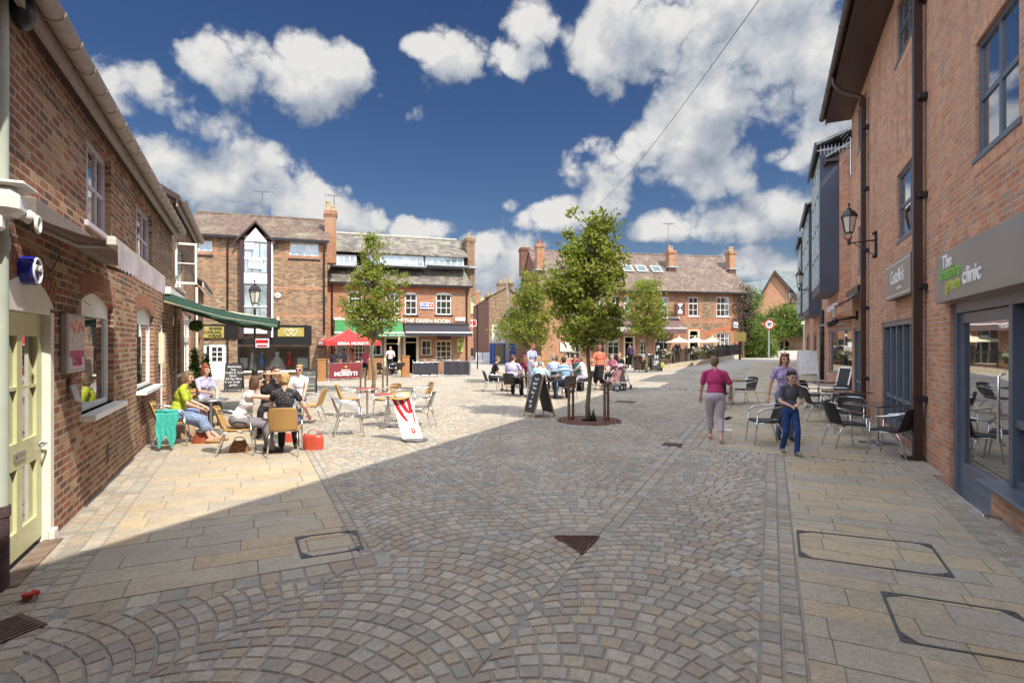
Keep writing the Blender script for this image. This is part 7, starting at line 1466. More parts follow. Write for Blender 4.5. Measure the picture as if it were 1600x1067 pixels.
def ik(a, c, l1, l2, hint):
    d = c-a; L = min(d.length, (l1+l2)*.995); u = d.normalized(); c = a+u*L; x = (l1*l1-l2*l2+L*L)/(2*L); h = math.sqrt(max(0, l1*l1-x*x)); n = (hint-u*hint.dot(u)); n = n.normalized() if n.length > 1e-4 else u.orthogonal().normalized(); return a+u*x+n*h, c
def person(name, lab, loc, face, pose='sit', H=1.66, top=None, bot=None, shoe=None, hair='brown', hs='short', sleeve=.5, legs='trousers', lean=5, yaw=0, pitch=5, handL=None, handR=None, footL=None, footR=None, build_=1.0, vox=.011, tone=0, seat=.45, sunglasses=False, twist=0, bun=False, hipy=0, grp=None, neckline=.0, waist_skin=False, bare=None):
    t = thing('person', lab, 'person', (loc[0], loc[1], gz(loc[0], loc[1])+.004), math.atan2(-face[0], face[1]), grp); k = H/1.7; g = build_
    SK, TP, BT, SH = 0, 1, 2, 3; prims = []                                   # (p0,p1,r0,r1,label,ellipsoid scale)
    def cap(p0, p1, r0, r1, l): prims.append(('c', p0, p1, r0, r1, l))
    def ell(c, r, M, l): prims.append(('e', c, r, M, l))
    hipz = (seat+.11*g) if pose == 'sit' else .90*k
    P = V(0, hipy-.06 if pose == 'sit' else hipy, hipz); Ls = rad(lean); Rm = Matrix.Rotation(-Ls, 3, 'X') @ Matrix.Rotation(rad(twist), 3, 'Z'); up = Rm @ V(0, 0, 1); fw = Rm @ V(0, 1, 0); rt_ = Rm @ V(1, 0, 0)
    I3 = Matrix.Identity(3)
    waist = P+up*.15*k; chest = P+up*.34*k+fw*.0; shc = P+up*.50*k-fw*.01; nb = P+up*.545*k; hd = nb+(up*.6+V(0, 0, .4)).normalized()*.155*k+fw*.015
    hw = .172*k*(1+.35*(g-1))
    ell(P+up*.0, (.165*k*g, .125*k*g, .12*k), Rm, BT); ell(P+up*.09*k, (.150*k*g, .115*k*g, .10*k), Rm, TP if bare is None else TP); ell(waist, (.138*k*g, .105*k*g, .13*k), Rm, TP); ell(chest, (.155*k*g, .112*k*g, .17*k), Rm, TP); ell(chest+up*.08*k-fw*.015, (.165*k, .095*k, .10*k), Rm, TP)
    if legs in ('skirt', 'trousers_f') or sleeve == 0 or hs in ('bob', 'long'):
        for s_ in (-1, 1): ell(chest+up*.01*k+fw*.075*k+rt_*s_*.07*k, (.062*k, .055*k, .06*k), Rm, TP)
    sh = {}
    for s_ in (-1, 1): sh[s_] = shc+rt_*s_*hw+up*-.03*k; cap(shc+rt_*s_*.05*k+up*.005, sh[s_], .062*k, .052*k, TP)
    cap(shc-up*.01, nb+up*.05*k, .060*k, .052*k, SK); cap(nb, hd-up*.04, .050*k, .050*k, SK)
    # head
    hR = Matrix.Rotation(rad(yaw), 3, 'Z') @ Matrix.Rotation(rad(-pitch), 3, 'X'); hu, hf, hr = hR @ V(0, 0, 1), hR @ V(0, 1, 0), hR @ V(1, 0, 0); kk = k**.5
    ell(hd+hu*.025*kk-hf*.008, (.074*kk, .092*kk, .095*kk), hR, SK); ell(hd-hu*.035*kk+hf*.022*kk, (.057*kk, .066*kk, .072*kk), hR, SK); cap(hd-hu*.085*kk+hf*.060*kk, hd-hu*.080*kk+hf*.052*kk, .022, .026, SK); cap(hd+hf*.085*kk+hu*.015, hd+hf*.108*kk-hu*.020*kk, .010, .0145, SK)
    for s_ in (-1, 1): ell(hd+hr*s_*.074*kk-hf*.005, (.012, .020, .032), hR, SK); ell(hd+hr*s_*.038+hf*.062*kk-hu*.02, (.022, .02, .018), hR, SK); cap(hd+hf*.084*kk+hu*.036*kk+hr*s_*.012, hd+hf*.078*kk+hu*.034*kk+hr*s_*.042, .009, .009, SK)
    # arms
    hands = []
    for s_, tg_ in ((-1, handL), (1, handR)):
        a = sh[s_]; ua, fa = .285*k, .25*k
        if tg_ is None: tg_ = (s_*.20, .34, seat+.20) if pose == 'sit' else (s_*.27*k, .06, .80*k)
        hint = tg_[3] if len(tg_) > 3 else V(s_*.6, -.5, -.7); e, w_ = ik(a, V(*tg_[:3]), ua, fa, hint)
        if sleeve >= 1: cap(a, e, .052*k*g, .043*k*g, TP); cap(e, w_.lerp(e, .06), .042*k, .033*k, TP)
        elif sleeve > 0: m_ = a.lerp(e, sleeve+.1); cap(a, m_, .054*k*g, .050*k*g, TP); cap(m_.lerp(a, .12), e, .040*k, .034*k, SK); cap(e, w_, .036*k, .024*k, SK)
        else: cap(a-rt_*s_*.01, e, .044*k, .034*k, SK); cap(e, w_, .036*k, .024*k, SK)
        hands.append((s_, e, w_))
    # legs
    feet = []
    for s_, tg_ in ((-1, footL), (1, footR)):
        hp = P+rt_*s_*.085*k*g+V(0, 0, -.02); th_, sn_ = .43*k, .42*k
        if tg_ is None: tg_ = (s_*.11, .38, 0) if pose == 'sit' else (s_*.10, 0.0, 0)
        if pose == 'sit': hp = V(hp.x, P.y+.02, P.z-.02)
        an = V(tg_[0], tg_[1], tg_[2]+.085*k); hint = V(tg_[3] if len(tg_) > 3 else 0, 1, .5); kn, an = ik(hp, an, th_, sn_, hint)
        L1_ = BT; 
        if legs == 'shorts': m_ = hp.lerp(kn, .85); cap(hp, m_, .095*k*g, .082*k*g, BT); cap(m_.lerp(hp, .1), kn, .062*k, .052*k, SK); cap(kn, kn.lerp(an, .35), .050*k, .052*k, SK); cap(kn.lerp(an, .35), an, .052*k, .034*k, SK)
        elif legs == 'skirt': cap(hp, kn, .100*k*g, .078*k*g, BT); m_ = kn.lerp(an, .38); cap(kn, m_, .074*k*g, .085*k*g, BT); cap(kn, kn.lerp(an, .35), .048*k, .050*k, SK); cap(kn.lerp(an, .35), an, .050*k, .032*k, SK)
        elif legs == 'crop': cap(hp, kn, .094*k*g, .066*k*g, BT); m_ = kn.lerp(an, .62); cap(kn, m_, .064*k*g, .056*k*g, BT); cap(m_, an, .038*k, .032*k, SK)
        else: cap(hp, kn, .094*k*g, .066*k*g, BT); cap(kn, kn.lerp(an, .35), .064*k*g, .064*k*g, BT); cap(kn.lerp(an, .35), an+V(0, 0, .0), .064*k*g, .054*k*g, BT)
        d = V(an.x-P.x-s_*.0, 0, 0); fd = V(.12*s_+ (tg_[4] if len(tg_) > 4 else 0), 1, 0).normalized(); hl_ = V(an.x, an.y, tg_[2]+.03)-fd*.045
        cap(hl_+V(0, 0, .012), V(an.x, an.y, tg_[2]+.045)+fd*.10, .036*k, .034*k, SH); cap(V(an.x, an.y, tg_[2]+.04)+fd*.08, V(an.x, an.y, tg_[2]+.030)+fd*.165*k, .036*k, .028*k, SH); cap(an, hl_+V(0, 0, .03), .034*k, .034*k, SH if legs != 'skirt' and legs != 'crop' else SK)
    if legs == 'skirt':
        if pose == 'sit': ell(P+V(0, .18, .0), (.17*k*g, .22*k, .085*k), I3, BT)
        else: cap(P-V(0, 0, .02), P-V(0, 0, .40*k), .125*k*g, .135*k*g, BT)
    # hands: palm, four fingers of different length, thumb at the side
    fine = vox < .0085
    for s_, e, w_ in hands:
        d = (w_-e).normalized(); side = d.cross(V(0, 0, 1)); side = side.normalized() if side.length > .1 else V(1, 0, 0); nrm = side.cross(d).normalized(); side = side*s_*-1
        pc = w_+d*.045*k; Mh = Matrix((side, d, nrm)).transposed(); ell(pc, (.038*k, .050*k, .017*k), Mh, SK)
        if True:
            rf = .0095*k if fine else .0115*k
            for j, ln in enumerate((.068, .078, .072, .056)):
                b0 = pc+d*.040*k+side*(.028-.0185*j)*k; cu = -nrm*.35 if s_ else nrm; b1 = b0+(d*.85-nrm*.30).normalized()*ln*.5*k; b2 = b1+(d*.55-nrm*.75).normalized()*ln*.5*k; cap(b0, b1, rf, rf*.95, SK); cap(b1, b2, rf*.95, rf*.8, SK)
            b0 = pc-d*.015*k+side*.032*k; b1 = b0+(side*.7+d*.7-nrm*.2).normalized()*.034*k; b2 = b1+(d*.9+side*.2-nrm*.3).normalized()*.028*k; cap(b0, b1, rf*1.15, rf*1.05, SK); cap(b1, b2, rf*1.05, rf*.85, SK)
    def mk(plist):
        b = MB()
        for p in plist:
            if p[0] == 'c': b.cone_cap(p[1], p[2], p[3], p[4], 12, 3)
            else: b.ball(p[1], p[2], 14, p[3])
        return b
    def remesh(b, vx, sm=2):
        me = b.mesh('tmp', []); o = bpy.data.objects.new('tmp', me); COL.objects.link(o); r = o.modifiers.new('r', 'REMESH'); r.mode = 'VOXEL'; r.voxel_size = vx; r.use_smooth_shade = True
        s2 = o.modifiers.new('s', 'SMOOTH'); s2.factor = .5; s2.iterations = sm; dg = bpy.context.evaluated_depsgraph_get(); out = bpy.data.meshes.new_from_object(o.evaluated_get(dg)); bpy.data.objects.remove(o); return out
    me = remesh(mk(prims), vox); n = len(me.polygons); cen = np.empty(n*3); me.polygons.foreach_get('center', cen); cen = cen.reshape(-1, 3); best = np.full(n, 1e9); labv = np.zeros(n, dtype=np.int32)
    for p in prims:
        if p[0] == 'c':
            a, b_ = np.array(p[1]), np.array(p[2]); ab = b_-a; tt = np.clip(((cen-a) @ ab)/max(1e-9, ab @ ab), 0, 1); dd = np.linalg.norm(cen-(a+tt[:, None]*ab), axis=1)-(p[3]+(p[4]-p[3])*tt); l = p[5]
        else:
            Mi = np.array(p[3]).T; q = (cen-np.array(p[1])) @ Mi.T; r_ = np.array(p[2]); kq = np.linalg.norm(q/r_, axis=1); dd = (kq-1)*r_.min()*.9; l = p[4]
        if l == BT or l == TP: dd = dd-.004
        sel = dd < best; best[sel] = dd[sel]; labv[sel] = l
    mats = [skinm(tone), top or pmat('plain top', (.5, .5, .5)), bot or pmat('dark trousers', (.03, .03, .04)), shoe or mat('brown shoe', (.07, .04, .03), .5)]
    for m in mats: me.materials.append(m)
    me.polygons.foreach_set('material_index', labv); me.update(); me.name = 'body'; body = bpy.data.objects.new('body', me); COL.objects.link(body); body.parent = t
    # face details
    if vox < .0125:
        b = MB()
        for s_ in (-1, 1): b.ball(hd+hr*s_*.031*kk+hf*.0800*kk+hu*.012, (.0125, .009, .0085), 8, hR)
        if sunglasses:
            b = MB()
            for s_ in (-1, 1): b.ball(hd+hr*s_*.033*kk+hf*.086*kk+hu*.012, (.027, .012, .021), 10, hR); b.cyl(hd+hr*s_*.05+hf*.085*kk+hu*.016, hd+hr*s_*.080+hu*.016, .004, n=5)
            b.build('sunglasses', mat('black lens', (.01, .01, .012), .15), t)
        else: b.build('eyes', mat('eye', (.05, .03, .025), .2), t)
        b = MB(); b.ball(hd+hf*.086*kk-hu*.050*kk, (.024, .010, .007), 8, hR); b.build('lips', mat('lip', (.48, .16, .14), .45), t)
        b = MB()
        for s_ in (-1, 1): b.ball(hd+hr*s_*.033*kk+hf*.084*kk+hu*.040*kk, (.021, .008, .0045), 6, hR)
        b.build('eyebrows', HAIR[hair], t)
    # hair
    b = MB()
    def he(dx, dy, dz, rx_, ry_, rz_): b.ball(hd+hr*dx*kk+hf*dy*kk+hu*dz*kk, (rx_*kk, ry_*kk, rz_*kk), 12, hR)
    he(0, -.022, .040, .084, .094, .092); he(0, -.040, .0, .080, .075, .085)
    if hs == 'short': he(0, .015, .095, .066, .072, .035)
    if hs in ('bob', 'long'):
        for s_ in (-1, 1): he(s_*.066, -.012, -.015, .026, .066, .085); he(s_*.055, -.045, -.06, .034, .05, .06)
        he(0, -.062, -.045, .078, .045, .085); he(0, .022, .090, .070, .070, .036)
    if hs == 'long': he(0, -.075, -.13, .085, .04, .12); 
    if bun: he(0, -.03, .135, .062, .062, .045)
    for j in range(9): rr_ = random.Random(j+int(H*100)); he(rr_.uniform(-.06, .06), rr_.uniform(-.08, .01), rr_.uniform(.04, .10), .03, .03, .03)
    hm = remesh(b, max(vox, .009), 3); hm.materials.clear(); hm.materials.append(HAIR[hair]); hm.name = 'hair'; ho = bpy.data.objects.new('hair', hm); COL.objects.link(ho); ho.parent = t
    return t, hands
lime = pmat('lime green jumper', (.40, .47, .045)); wht = pmat('white cotton top', (.74, .70, .72)); bdot = pmat('black spotted top', (.03, .028, .035), dots=((.5, .45, .42), 55, .22)); grytr = pmat('mid grey trousers', (.20, .19, .21)); blueck = pmat('blue dotted skirt', (.16, .24, .42), dots=((.65, .66, .68), 60, .3)); lav = pmat('lavender shirt', (.42, .40, .58)); blk = pmat('black cotton', (.022, .02, .024)); lblue = pmat('light blue shirt', (.36, .56, .74)); pkf = pmat('raspberry pink shirt', (.48, .045, .16)); lil = pmat('pale lilac trousers', (.48, .42, .47)); navyj = pmat('dark blue jeans', (.025, .06, .20)); gry = pmat('slate grey tee shirt', (.10, .10, .125)); coral = pmat('coral blouse', (.72, .17, .10)); strp = pmat('striped polo', (.2, .4, .5), stripes=[(.07, .09, .22), (.20, .45, .48), (.55, .62, .62), (.10, .13, .30), (.16, .42, .46), (.42, .52, .66)]); paleb = pmat('washed blue polo', (.38, .46, .62)); floral = pmat('lilac patterned top', (.34, .26, .50), dots=((.75, .72, .8), 40, .35)); salmon = pmat('salmon pink top', (.70, .28, .25)); mar = pmat('maroon top', (.25, .03, .06)); grd = pmat('grey patterned dress', (.35, .30, .33), dots=((.6, .2, .22), 30, .35)); beige = pmat('beige shorts', (.42, .35, .25)); dnm = pmat('mid blue jeans', (.14, .20, .34)); sand = mat('tan sandal', (.35, .19, .08), .6); blks = mat('black shoe', (.02, .02, .02), .4)
FV = .0078
g1, g2, g3 = 'women at the left café tables', 'people at the middle tables', 'people at the far tables'
g1 = g1.replace('é', 'e')
# left group
person('p', 'woman in a lime green jumper and blue dotted skirt sitting by the left wall', (-6.10, 10.0), (.90, .42), H=1.62, top=lime, bot=blueck, shoe=sand, hair='mouse', hs='bob', sleeve=.6, legs='skirt', lean=16, yaw=-18, pitch=12, build_=1.18, vox=FV, handL=(-.10, .36, .68), handR=(.16, .34, .66), footL=(-.05, .62, .0), footR=(.14, .50, 0), grp=g1)
person('p', 'woman in a lavender top with piled up auburn hair at the wall table', (-6.98, 12.35), (.85, -.45), H=1.66, top=lav, bot=blk, shoe=blks, hair='red', hs='bob', sleeve=.55, lean=8, yaw=10, bun=True, vox=.0095, handL=(-.08, .36, .78), handR=(.12, .38, .76), grp=g1)
person('p', 'woman in a white sleeveless top and grey trousers leaning forward on her elbow', (-4.58, 9.17), (.93, .36), H=1.68, top=wht, bot=grytr, shoe=blks, hair='brown', hs='bob', sleeve=0, lean=27, yaw=8, pitch=10, vox=FV, handL=(-.02, .62, .95, V(-.6, .2, -1)), handR=(.10, .66, .98, V(.7, .1, -1)), footL=(-.04, .42, 0), footR=(.12, .50, 0), grp=g1)
person('p', 'woman in sunglasses and black shading her eyes with her raised arm', (-5.0, 11.15), (.3, -.95), H=1.68, top=blk, bot=blk, shoe=blks, hair='dark', hs='bob', sleeve=0, lean=10, yaw=12, pitch=0, vox=FV, sunglasses=True, handL=(-.02, .15, 1.24, V(-1, .3, .35)), handR=(.22, .34, .92), grp=g1)
person('p', 'blonde woman in a black spotted top seen from behind on the tan chair', (-3.82, 9.15), (-.28, .96), H=1.64, top=bdot, bot=blk, shoe=blks, hair='blond', hs='short', sleeve=.35, lean=4, yaw=8, pitch=4, vox=FV, build_=1.05, handL=(-.26, .32, .66), handR=(.36, .16, .62), footL=(-.10, .40, 0), footR=(.14, .42, 0), grp=g1)
person('p', 'dark haired woman behind the raised arm, half hidden at the same table', (-5.25, 12.1), (.5, -.85), H=1.64, top=blk, bot=blk, hair='brown', hs='short', sleeve=0, lean=6, vox=.0095, yaw=15, handR=(.1, .36, .8), grp=g1)
person('p', 'fair woman in white with sunglasses facing the camera at the back of the group', (-5.05, 12.9), (.1, -.99), H=1.62, top=wht, bot=dnm, hair='blond', hs='short', sleeve=.3, sunglasses=True, vox=.0095, lean=4, grp=g1)
# bags and cardigan
def bag(name, lab, p, rz, w_, d_, h, m, handle=True, taper=.85, cat='bag'):
    t = thing(name, lab, cat, p, rz); b = MB(); n = 10; vs = []
    for j in range(6):
        v = j/5; s_ = 1-(1-taper)*v; bul = 1+.10*sin(pi*v)
        for k in range(n): a = 2*pi*k/n; cx_, cy_ = cos(a), sin(a); q = (abs(cx_)**4+abs(cy_)**4)**.25; vs.append((cx_/q*w_/2*s_*bul, cy_/q*d_/2*(1-.5*v)*bul, h*v+(.02*sin(a*3) if j == 5 else 0)))
    b.add(vs, [(j*n+k, j*n+(k+1) % n, (j+1)*n+(k+1) % n, (j+1)*n+k) for j in range(5) for k in range(n)]+[tuple(range(5*n, 6*n))], True); b.build('body', m, t)
    if handle: b = MB(); b.tube([(-w_*.25, 0, h*.95), (-w_*.2, 0, h*1.25), (0, 0, h*1.38), (w_*.2, 0, h*1.25), (w_*.25, 0, h*.95)], .008, 6); b.build('strap', m, t)
    return t
lea = mat('chestnut leather', (.30, .075, .035), .38, var=.2, vs=12, coat=.2); redl = mat('brick red leather', (.45, .07, .04), .35, var=.1, coat=.3); snake = mat('snakeskin leather', (.26, .12, .06), .45, var=.6, vs=35)
bag('handbag', 'brown leather handbag on the paving under the lime green woman', G(316, 692), .2, .36, .18, .19, lea, taper=.6); bag('shopping_bag', 'tan paper shopping bag behind the teal cardigan', G(288, 684), .3, .36, .2, .26, mat('tan paper', (.34, .22, .14), .8), False, 1.0); bag('handbag', 'snakeskin handbag under the chair of the woman in white', G(374, 706), .25, .34, .16, .19, snake, taper=.55); bag('tote_bag', 'brick red tote bag on the paving right of the blonde woman', G(489, 702), .15, .34, .16, .26, redl, taper=.95)
bag('handbag', 'dark red bag at the feet of the blonde woman', G(452, 690), .1, .3, .16, .16, redl, taper=.7)
cg = thing('cardigan', 'teal knitted cardigan hanging over the arm of the lime green woman\'s chair', 'cardigan', (-5.98, 9.68, 0), math.atan2(-.90, .42)); b = MB(); n, m_ = 12, 12; vs = []
for s0 in (0, 1):
    for j in range(m_+1):
        for i in range(n+1):
            u = i/n-.5; v = j/m_; z = .665-.50*v*(1-.22*cos(u*9+.8)*v*v); y = -.10+u*.34*(1-.22*v)+.012*sin(v*9); x = .285+.030*sin(u*24+v*1.5)*(.3+v)+.02*v+s0*.014; vs.append((x, y, z))
N_ = (n+1)*(m_+1)
b.add(vs, [(o_+j*(n+1)+i, o_+j*(n+1)+i+1, o_+(j+1)*(n+1)+i+1, o_+(j+1)*(n+1)+i) for o_ in (0, N_) for j in range(m_) for i in range(n)]+[(i, i+1, N_+i+1, N_+i) for i in range(n)], True)
b.build('knit', mat('teal knit', (.05, .42, .36), .85, var=.18, vs=20, bump=.5, bs=90), cg, recalc=False); b = MB(); b.tube([(.26, -.27, .69), (.285, -.10, .69), (.26, .07, .68)], .03, 8); b.build('collar', MATS['teal knit'], cg)
def drink(lab, x, y, z, kind='bottle', m=None):
    t = thing('bottle' if kind == 'bottle' else 'cup', lab, kind, (x, y, z)); gm = m or mat('clear drink glass', (.45, .52, .52), .1)
    if kind == 'bottle': MB().lathe([(.033, 0), (.035, .02), (.035, .13), (.014, .18), (.014, .22)], n=12).build('body', gm, t); MB().lathe([(.016, .22), (.016, .24), (.0001, .24)], n=10).build('cap', whiteb, t)
    else: MB().lathe([(.03, 0), (.042, .08), (.038, .08), (.028, .01)], n=12).build('body', m or whiteb, t); MB().tube([(.04, 0, .06), (.065, 0, .05), (.04, 0, .02)], .005, 5).build('handle', m or whiteb, t)
drink('clear water bottle on the table behind the lavender woman', -6.05, 11.15, .724); drink('white cup on the wall side café table', -6.3, 11.0, .724, 'cup'); drink('green bottle among the four women', -4.30, 10.5, .724, 'bottle', mat('green glass', (.05, .35, .10), .15)); drink('white cup among the four women', -4.45, 10.3, .724, 'cup')
# middle group
def pc(kind, px, py, f, plab, clab, **kw):
    p = G(px, py); p = Vector((p.x, p.y, 0)); f = Vector((f[0], f[1], 0)).normalized(); chair(kind, p.x, p.y, f, clab, gk); q = p+f*.06; return person('p', plab, (q.x, q.y), (f.x, f.y), grp=g2, **kw)
pc('k', 768, 612, (.95, .2), 'man in a black tee shirt and shorts at the left end of the middle tables', 'dark chair under the man in the black tee shirt', H=1.74, top=blk, bot=pmat('charcoal shorts', (.05, .05, .055)), legs='shorts', shoe=blks, hair='mouse', lean=20, pitch=25, handL=(-.02, .40, .72), handR=(.16, .42, .70), vox=.010, footR=(.1, .55, 0))
pc('k', 799, 618, (.35, .93), 'large man in a lavender shirt seen from behind at the middle tables', 'dark chair under the large man in lavender', H=1.84, top=pmat('lilac check shirt', (.48, .44, .60), check=((.42, .38, .56), 40)), bot=blk, shoe=blks, hair='brown', lean=14, build_=1.25, handR=(.25, .42, .80), vox=.010, yaw=-20, footR=(.30, .15, 0))
pc('k', 822, 604, (-.2, -.97), 'red faced man with cropped auburn hair bending over the table', 'dark chair of the bending auburn man', H=1.74, top=mar, bot=blk, hair='red', lean=24, pitch=22, vox=.011, tone=1, yaw=35)
pc('k', 843, 622, (.1, 1), 'person in a light blue shirt doubled over the table, back to the camera', 'dark chair hidden by the pine chalkboard', H=1.78, top=lblue, bot=dnm, hair='grey', lean=44, pitch=35, build_=1.12, sleeve=.5, vox=.011, handL=(-.2, .5, .74), handR=(.24, .5, .74))
pc('k', 866, 612, (-.2, .98), 'grey haired man in a washed blue polo, back to the camera', 'dark chair of the grey haired man', H=1.74, top=paleb, bot=blk, hair='grey', lean=12, vox=.011, build_=1.1)
pc('k', 886, 624, (-.35, .93), 'man in a blue and teal striped polo shirt leaning left', 'dark chair under the striped polo shirt', H=1.80, top=strp, bot=pmat('navy shorts', (.03, .035, .07)), shoe=blks, hair='dark', lean=22, build_=1.25, vox=.010, footL=(-.25, .3, 0), footR=(.2, .3, 0), twist=10)
pc('k', 914, 612, (-.8, .5), 'person in white partly behind the nearest tree trunk', 'pale chair behind the nearest tree trunk', H=1.7, top=wht, bot=pmat('pale lilac trouser', (.5, .42, .52)), hair='mouse', lean=16, vox=.011, handL=(-.1, .5, .74))
table('square_table', 'dark table in front of the bending auburn man', .55, 19.0, .40, .74, blackt, True, 'dark tables of the middle group'); table('square_table', 'dark table in front of the striped polo man', 1.75, 18.9, .40, .74, blackt, True, 'dark tables of the middle group')
for (x_, y_, l_) in ((.4, 18.9, 'glass of water on the dark table near the auburn man'), (1.6, 18.8, 'tall glass on the dark table near the striped polo man')): drink(l_, x_, y_, .744)
for (px, Y, f, mt, hr_, hs_, lab) in ((842, 24, (.2, -1), wht, 'blond', 'short', 'blonde child in white at the far tables behind the bent person'), (869, 22.5, (-.7, -.4), salmon, 'brown', 'long', 'long haired girl in salmon pink at the far tables'), (884, 23.8, (.1, -1), salmon, 'red', 'short', 'pink faced person facing the camera at the far tables'), (898, 24.2, (0, -1), mar, 'dark', 'bob', 'dark haired woman in maroon by the multi pane pub window'), (957, 22.8, (-.6, -.7), pmat('pink cardigan', (.50, .14, .2)), 'grey', 'short', 'grey haired woman in pink beside the pushchair'), (968, 24.0, (-.4, -.9), blk, 'blond', 'short', 'fair headed person in black behind the pushchair')):
    x_ = (px-800)/850*Y; chair('k', x_, Y, f, 'dark chair of the '+lab.split(' at ')[0].split(' by ')[0].split(' behind ')[0].split(' beside ')[0], 'dark café chairs at the far tables'.replace('é', 'e')); person('p', lab, (x_, Y), f, H=1.5 if 'child' in lab else 1.66, top=mt, bot=blk, hair=hr_, hs=hs_, sleeve=.5, vox=.014, lean=8, grp=g3)
gp = thing('patio_bucket', 'green plastic tub between the far tables', 'bucket', (1.95*1.15, 21.5, .55)); gp.location = ((905-800)/850*21.5, 21.5, 0); MB().lathe([(.02, .62), (.17, .62), (.22, 1.08), (.235, 1.1), (.2, 1.1), (.16, .66)], n=16).build('tub', mat('green plastic', (.04, .30, .22), .4), gp); MB().lathe([(.2, 0), (.2, .6), (.0001, .61)], n=12).build('stand', black, gp)
# standing people
person('p', 'waiter in a pale blue shirt standing over the middle tables', ((829-800)/850*22.3, 22.3), (.45, -.6), 'stand', H=1.84, top=pmat('pale blue work shirt', (.38, .44, .66)), bot=pmat('grey apron', (.22, .24, .32)), shoe=blks, hair='red', lean=10, pitch=22, yaw=20, vox=.010, tone=1, handL=(-.16, .32, 1.02), handR=(.20, .38, 1.04), grp='people standing in the square')
person('p', 'red haired woman in a coral blouse and dark skirt standing by the tables', ((937-800)/850*21.5, 21.5), (-.35, .9), 'stand', H=1.76, top=coral, bot=blk, legs='skirt', shoe=sand, hair='red', hs='bob', sleeve=.45, lean=4, pitch=10, yaw=25, vox=.010, handL=(-.22, .25, 1.1), handR=(.30, .02, .82), footL=(-.09, .1, 0), footR=(.11, -.12, 0), build_=1.08, grp='people standing in the square')
person('p', 'woman in a raspberry pink shirt and cropped lilac trousers walking on the right', (3.85, 10.3), (.25, .95), 'stand', H=1.60, top=pkf, bot=lil, legs='crop', shoe=mat('pale sandal', (.5, .36, .28), .6), hair='mouse', hs='short', sleeve=.6, lean=14, pitch=12, yaw=-10, vox=FV, handL=(-.24, .28, .82), handR=(.30, .24, .86), footL=(-.06, .30, 0), footR=(.08, -.22, .02), build_=1.15, grp='people walking on the right')
person('p', 'boy in a grey tee shirt and blue jeans walking with bent arms', (4.68, 9.15), (-.15, -.98), 'stand', H=1.37, top=gry, bot=navyj, shoe=mat('grey trainer', (.2, .22, .2), .6), hair='dark', sleeve=.55, lean=4, pitch=15, yaw=15, vox=FV, handL=(-.05, .22, .86), handR=(.10, .25, .84), footL=(-.05, .16, 0), footR=(.09, -.12, .0), build_=.95, grp='people walking on the right')
person('p', 'woman with long auburn hair in a lilac patterned top behind the walking boy', (5.28, 10.55), (-.25, -.95), 'stand', H=1.64, top=floral, bot=dnm, shoe=blks, hair='red', hs='long', sleeve=.4, lean=2, pitch=8, vox=FV, footL=(-.09, .1, 0), handL=(-.30, .05, .80), handR=(.30, .05, .80), grp='people walking on the right')
person('p', 'dark clothed figure stepping into the pub doorway', ((986-800)/850*37.5, 37.5), (-.3, .9), 'stand', H=1.76, top=pmat('dark purple coat', (.06, .03, .07)), bot=blk, hair='dark', sleeve=1, lean=12, vox=.015, footL=(-.1, .2, 0), grp='people standing in the square')
Yg = 41; person('p', 'man in dark clothes under the cream parasols behind the railings', ((1058-800)/850*Yg, Yg), (0, -1), 'stand', H=1.70, top=blk, bot=blk, hair='mouse', sleeve=1, vox=.016, grp='people standing in the square')
person('p', 'bar worker in a black waistcoat standing in the orange bar doorway', ((610-800)/850*32.2, 32.2), (.2, -1), 'stand', H=1.70, top=wht, bot=blk, hair='dark', sleeve=.5, vox=.015, grp='people standing in the square', handL=(-.1, .25, 1.1), handR=(.15, .25, 1.1))
for (px, Y, f, mt, hr_, lab) in ((523, 30.6, (.2, -1), paleb, 'mouse', 'man in pale blue seated under the red parasol'), (538, 31.0, (-.2, -1), lblue, 'dark', 'dark haired person in light blue under the red parasol'), (551, 30.4, (-.9, -.1), salmon, 'brown', 'person in salmon pink at the right of the parasol table'), (571, 30.2, (.1, -1), pmat('bright pink top', (.75, .16, .28)), 'blond', 'person in bright pink by the timber planter')):
    x_ = (px-800)/850*Y; person('p', lab, (x_, Y), f, H=1.76, top=mt, bot=blk, hair=hr_, vox=.016, lean=8, seat=.62, grp='people under the red parasol', tone=1)
    MB_ = chair('k', x_, Y, f, 'dark chair of the '+lab.split(' under ')[0].split(' seated')[0].split(' at the')[0].split(' by the')[0]+' under the parasol', 'dark chairs under the red parasol')
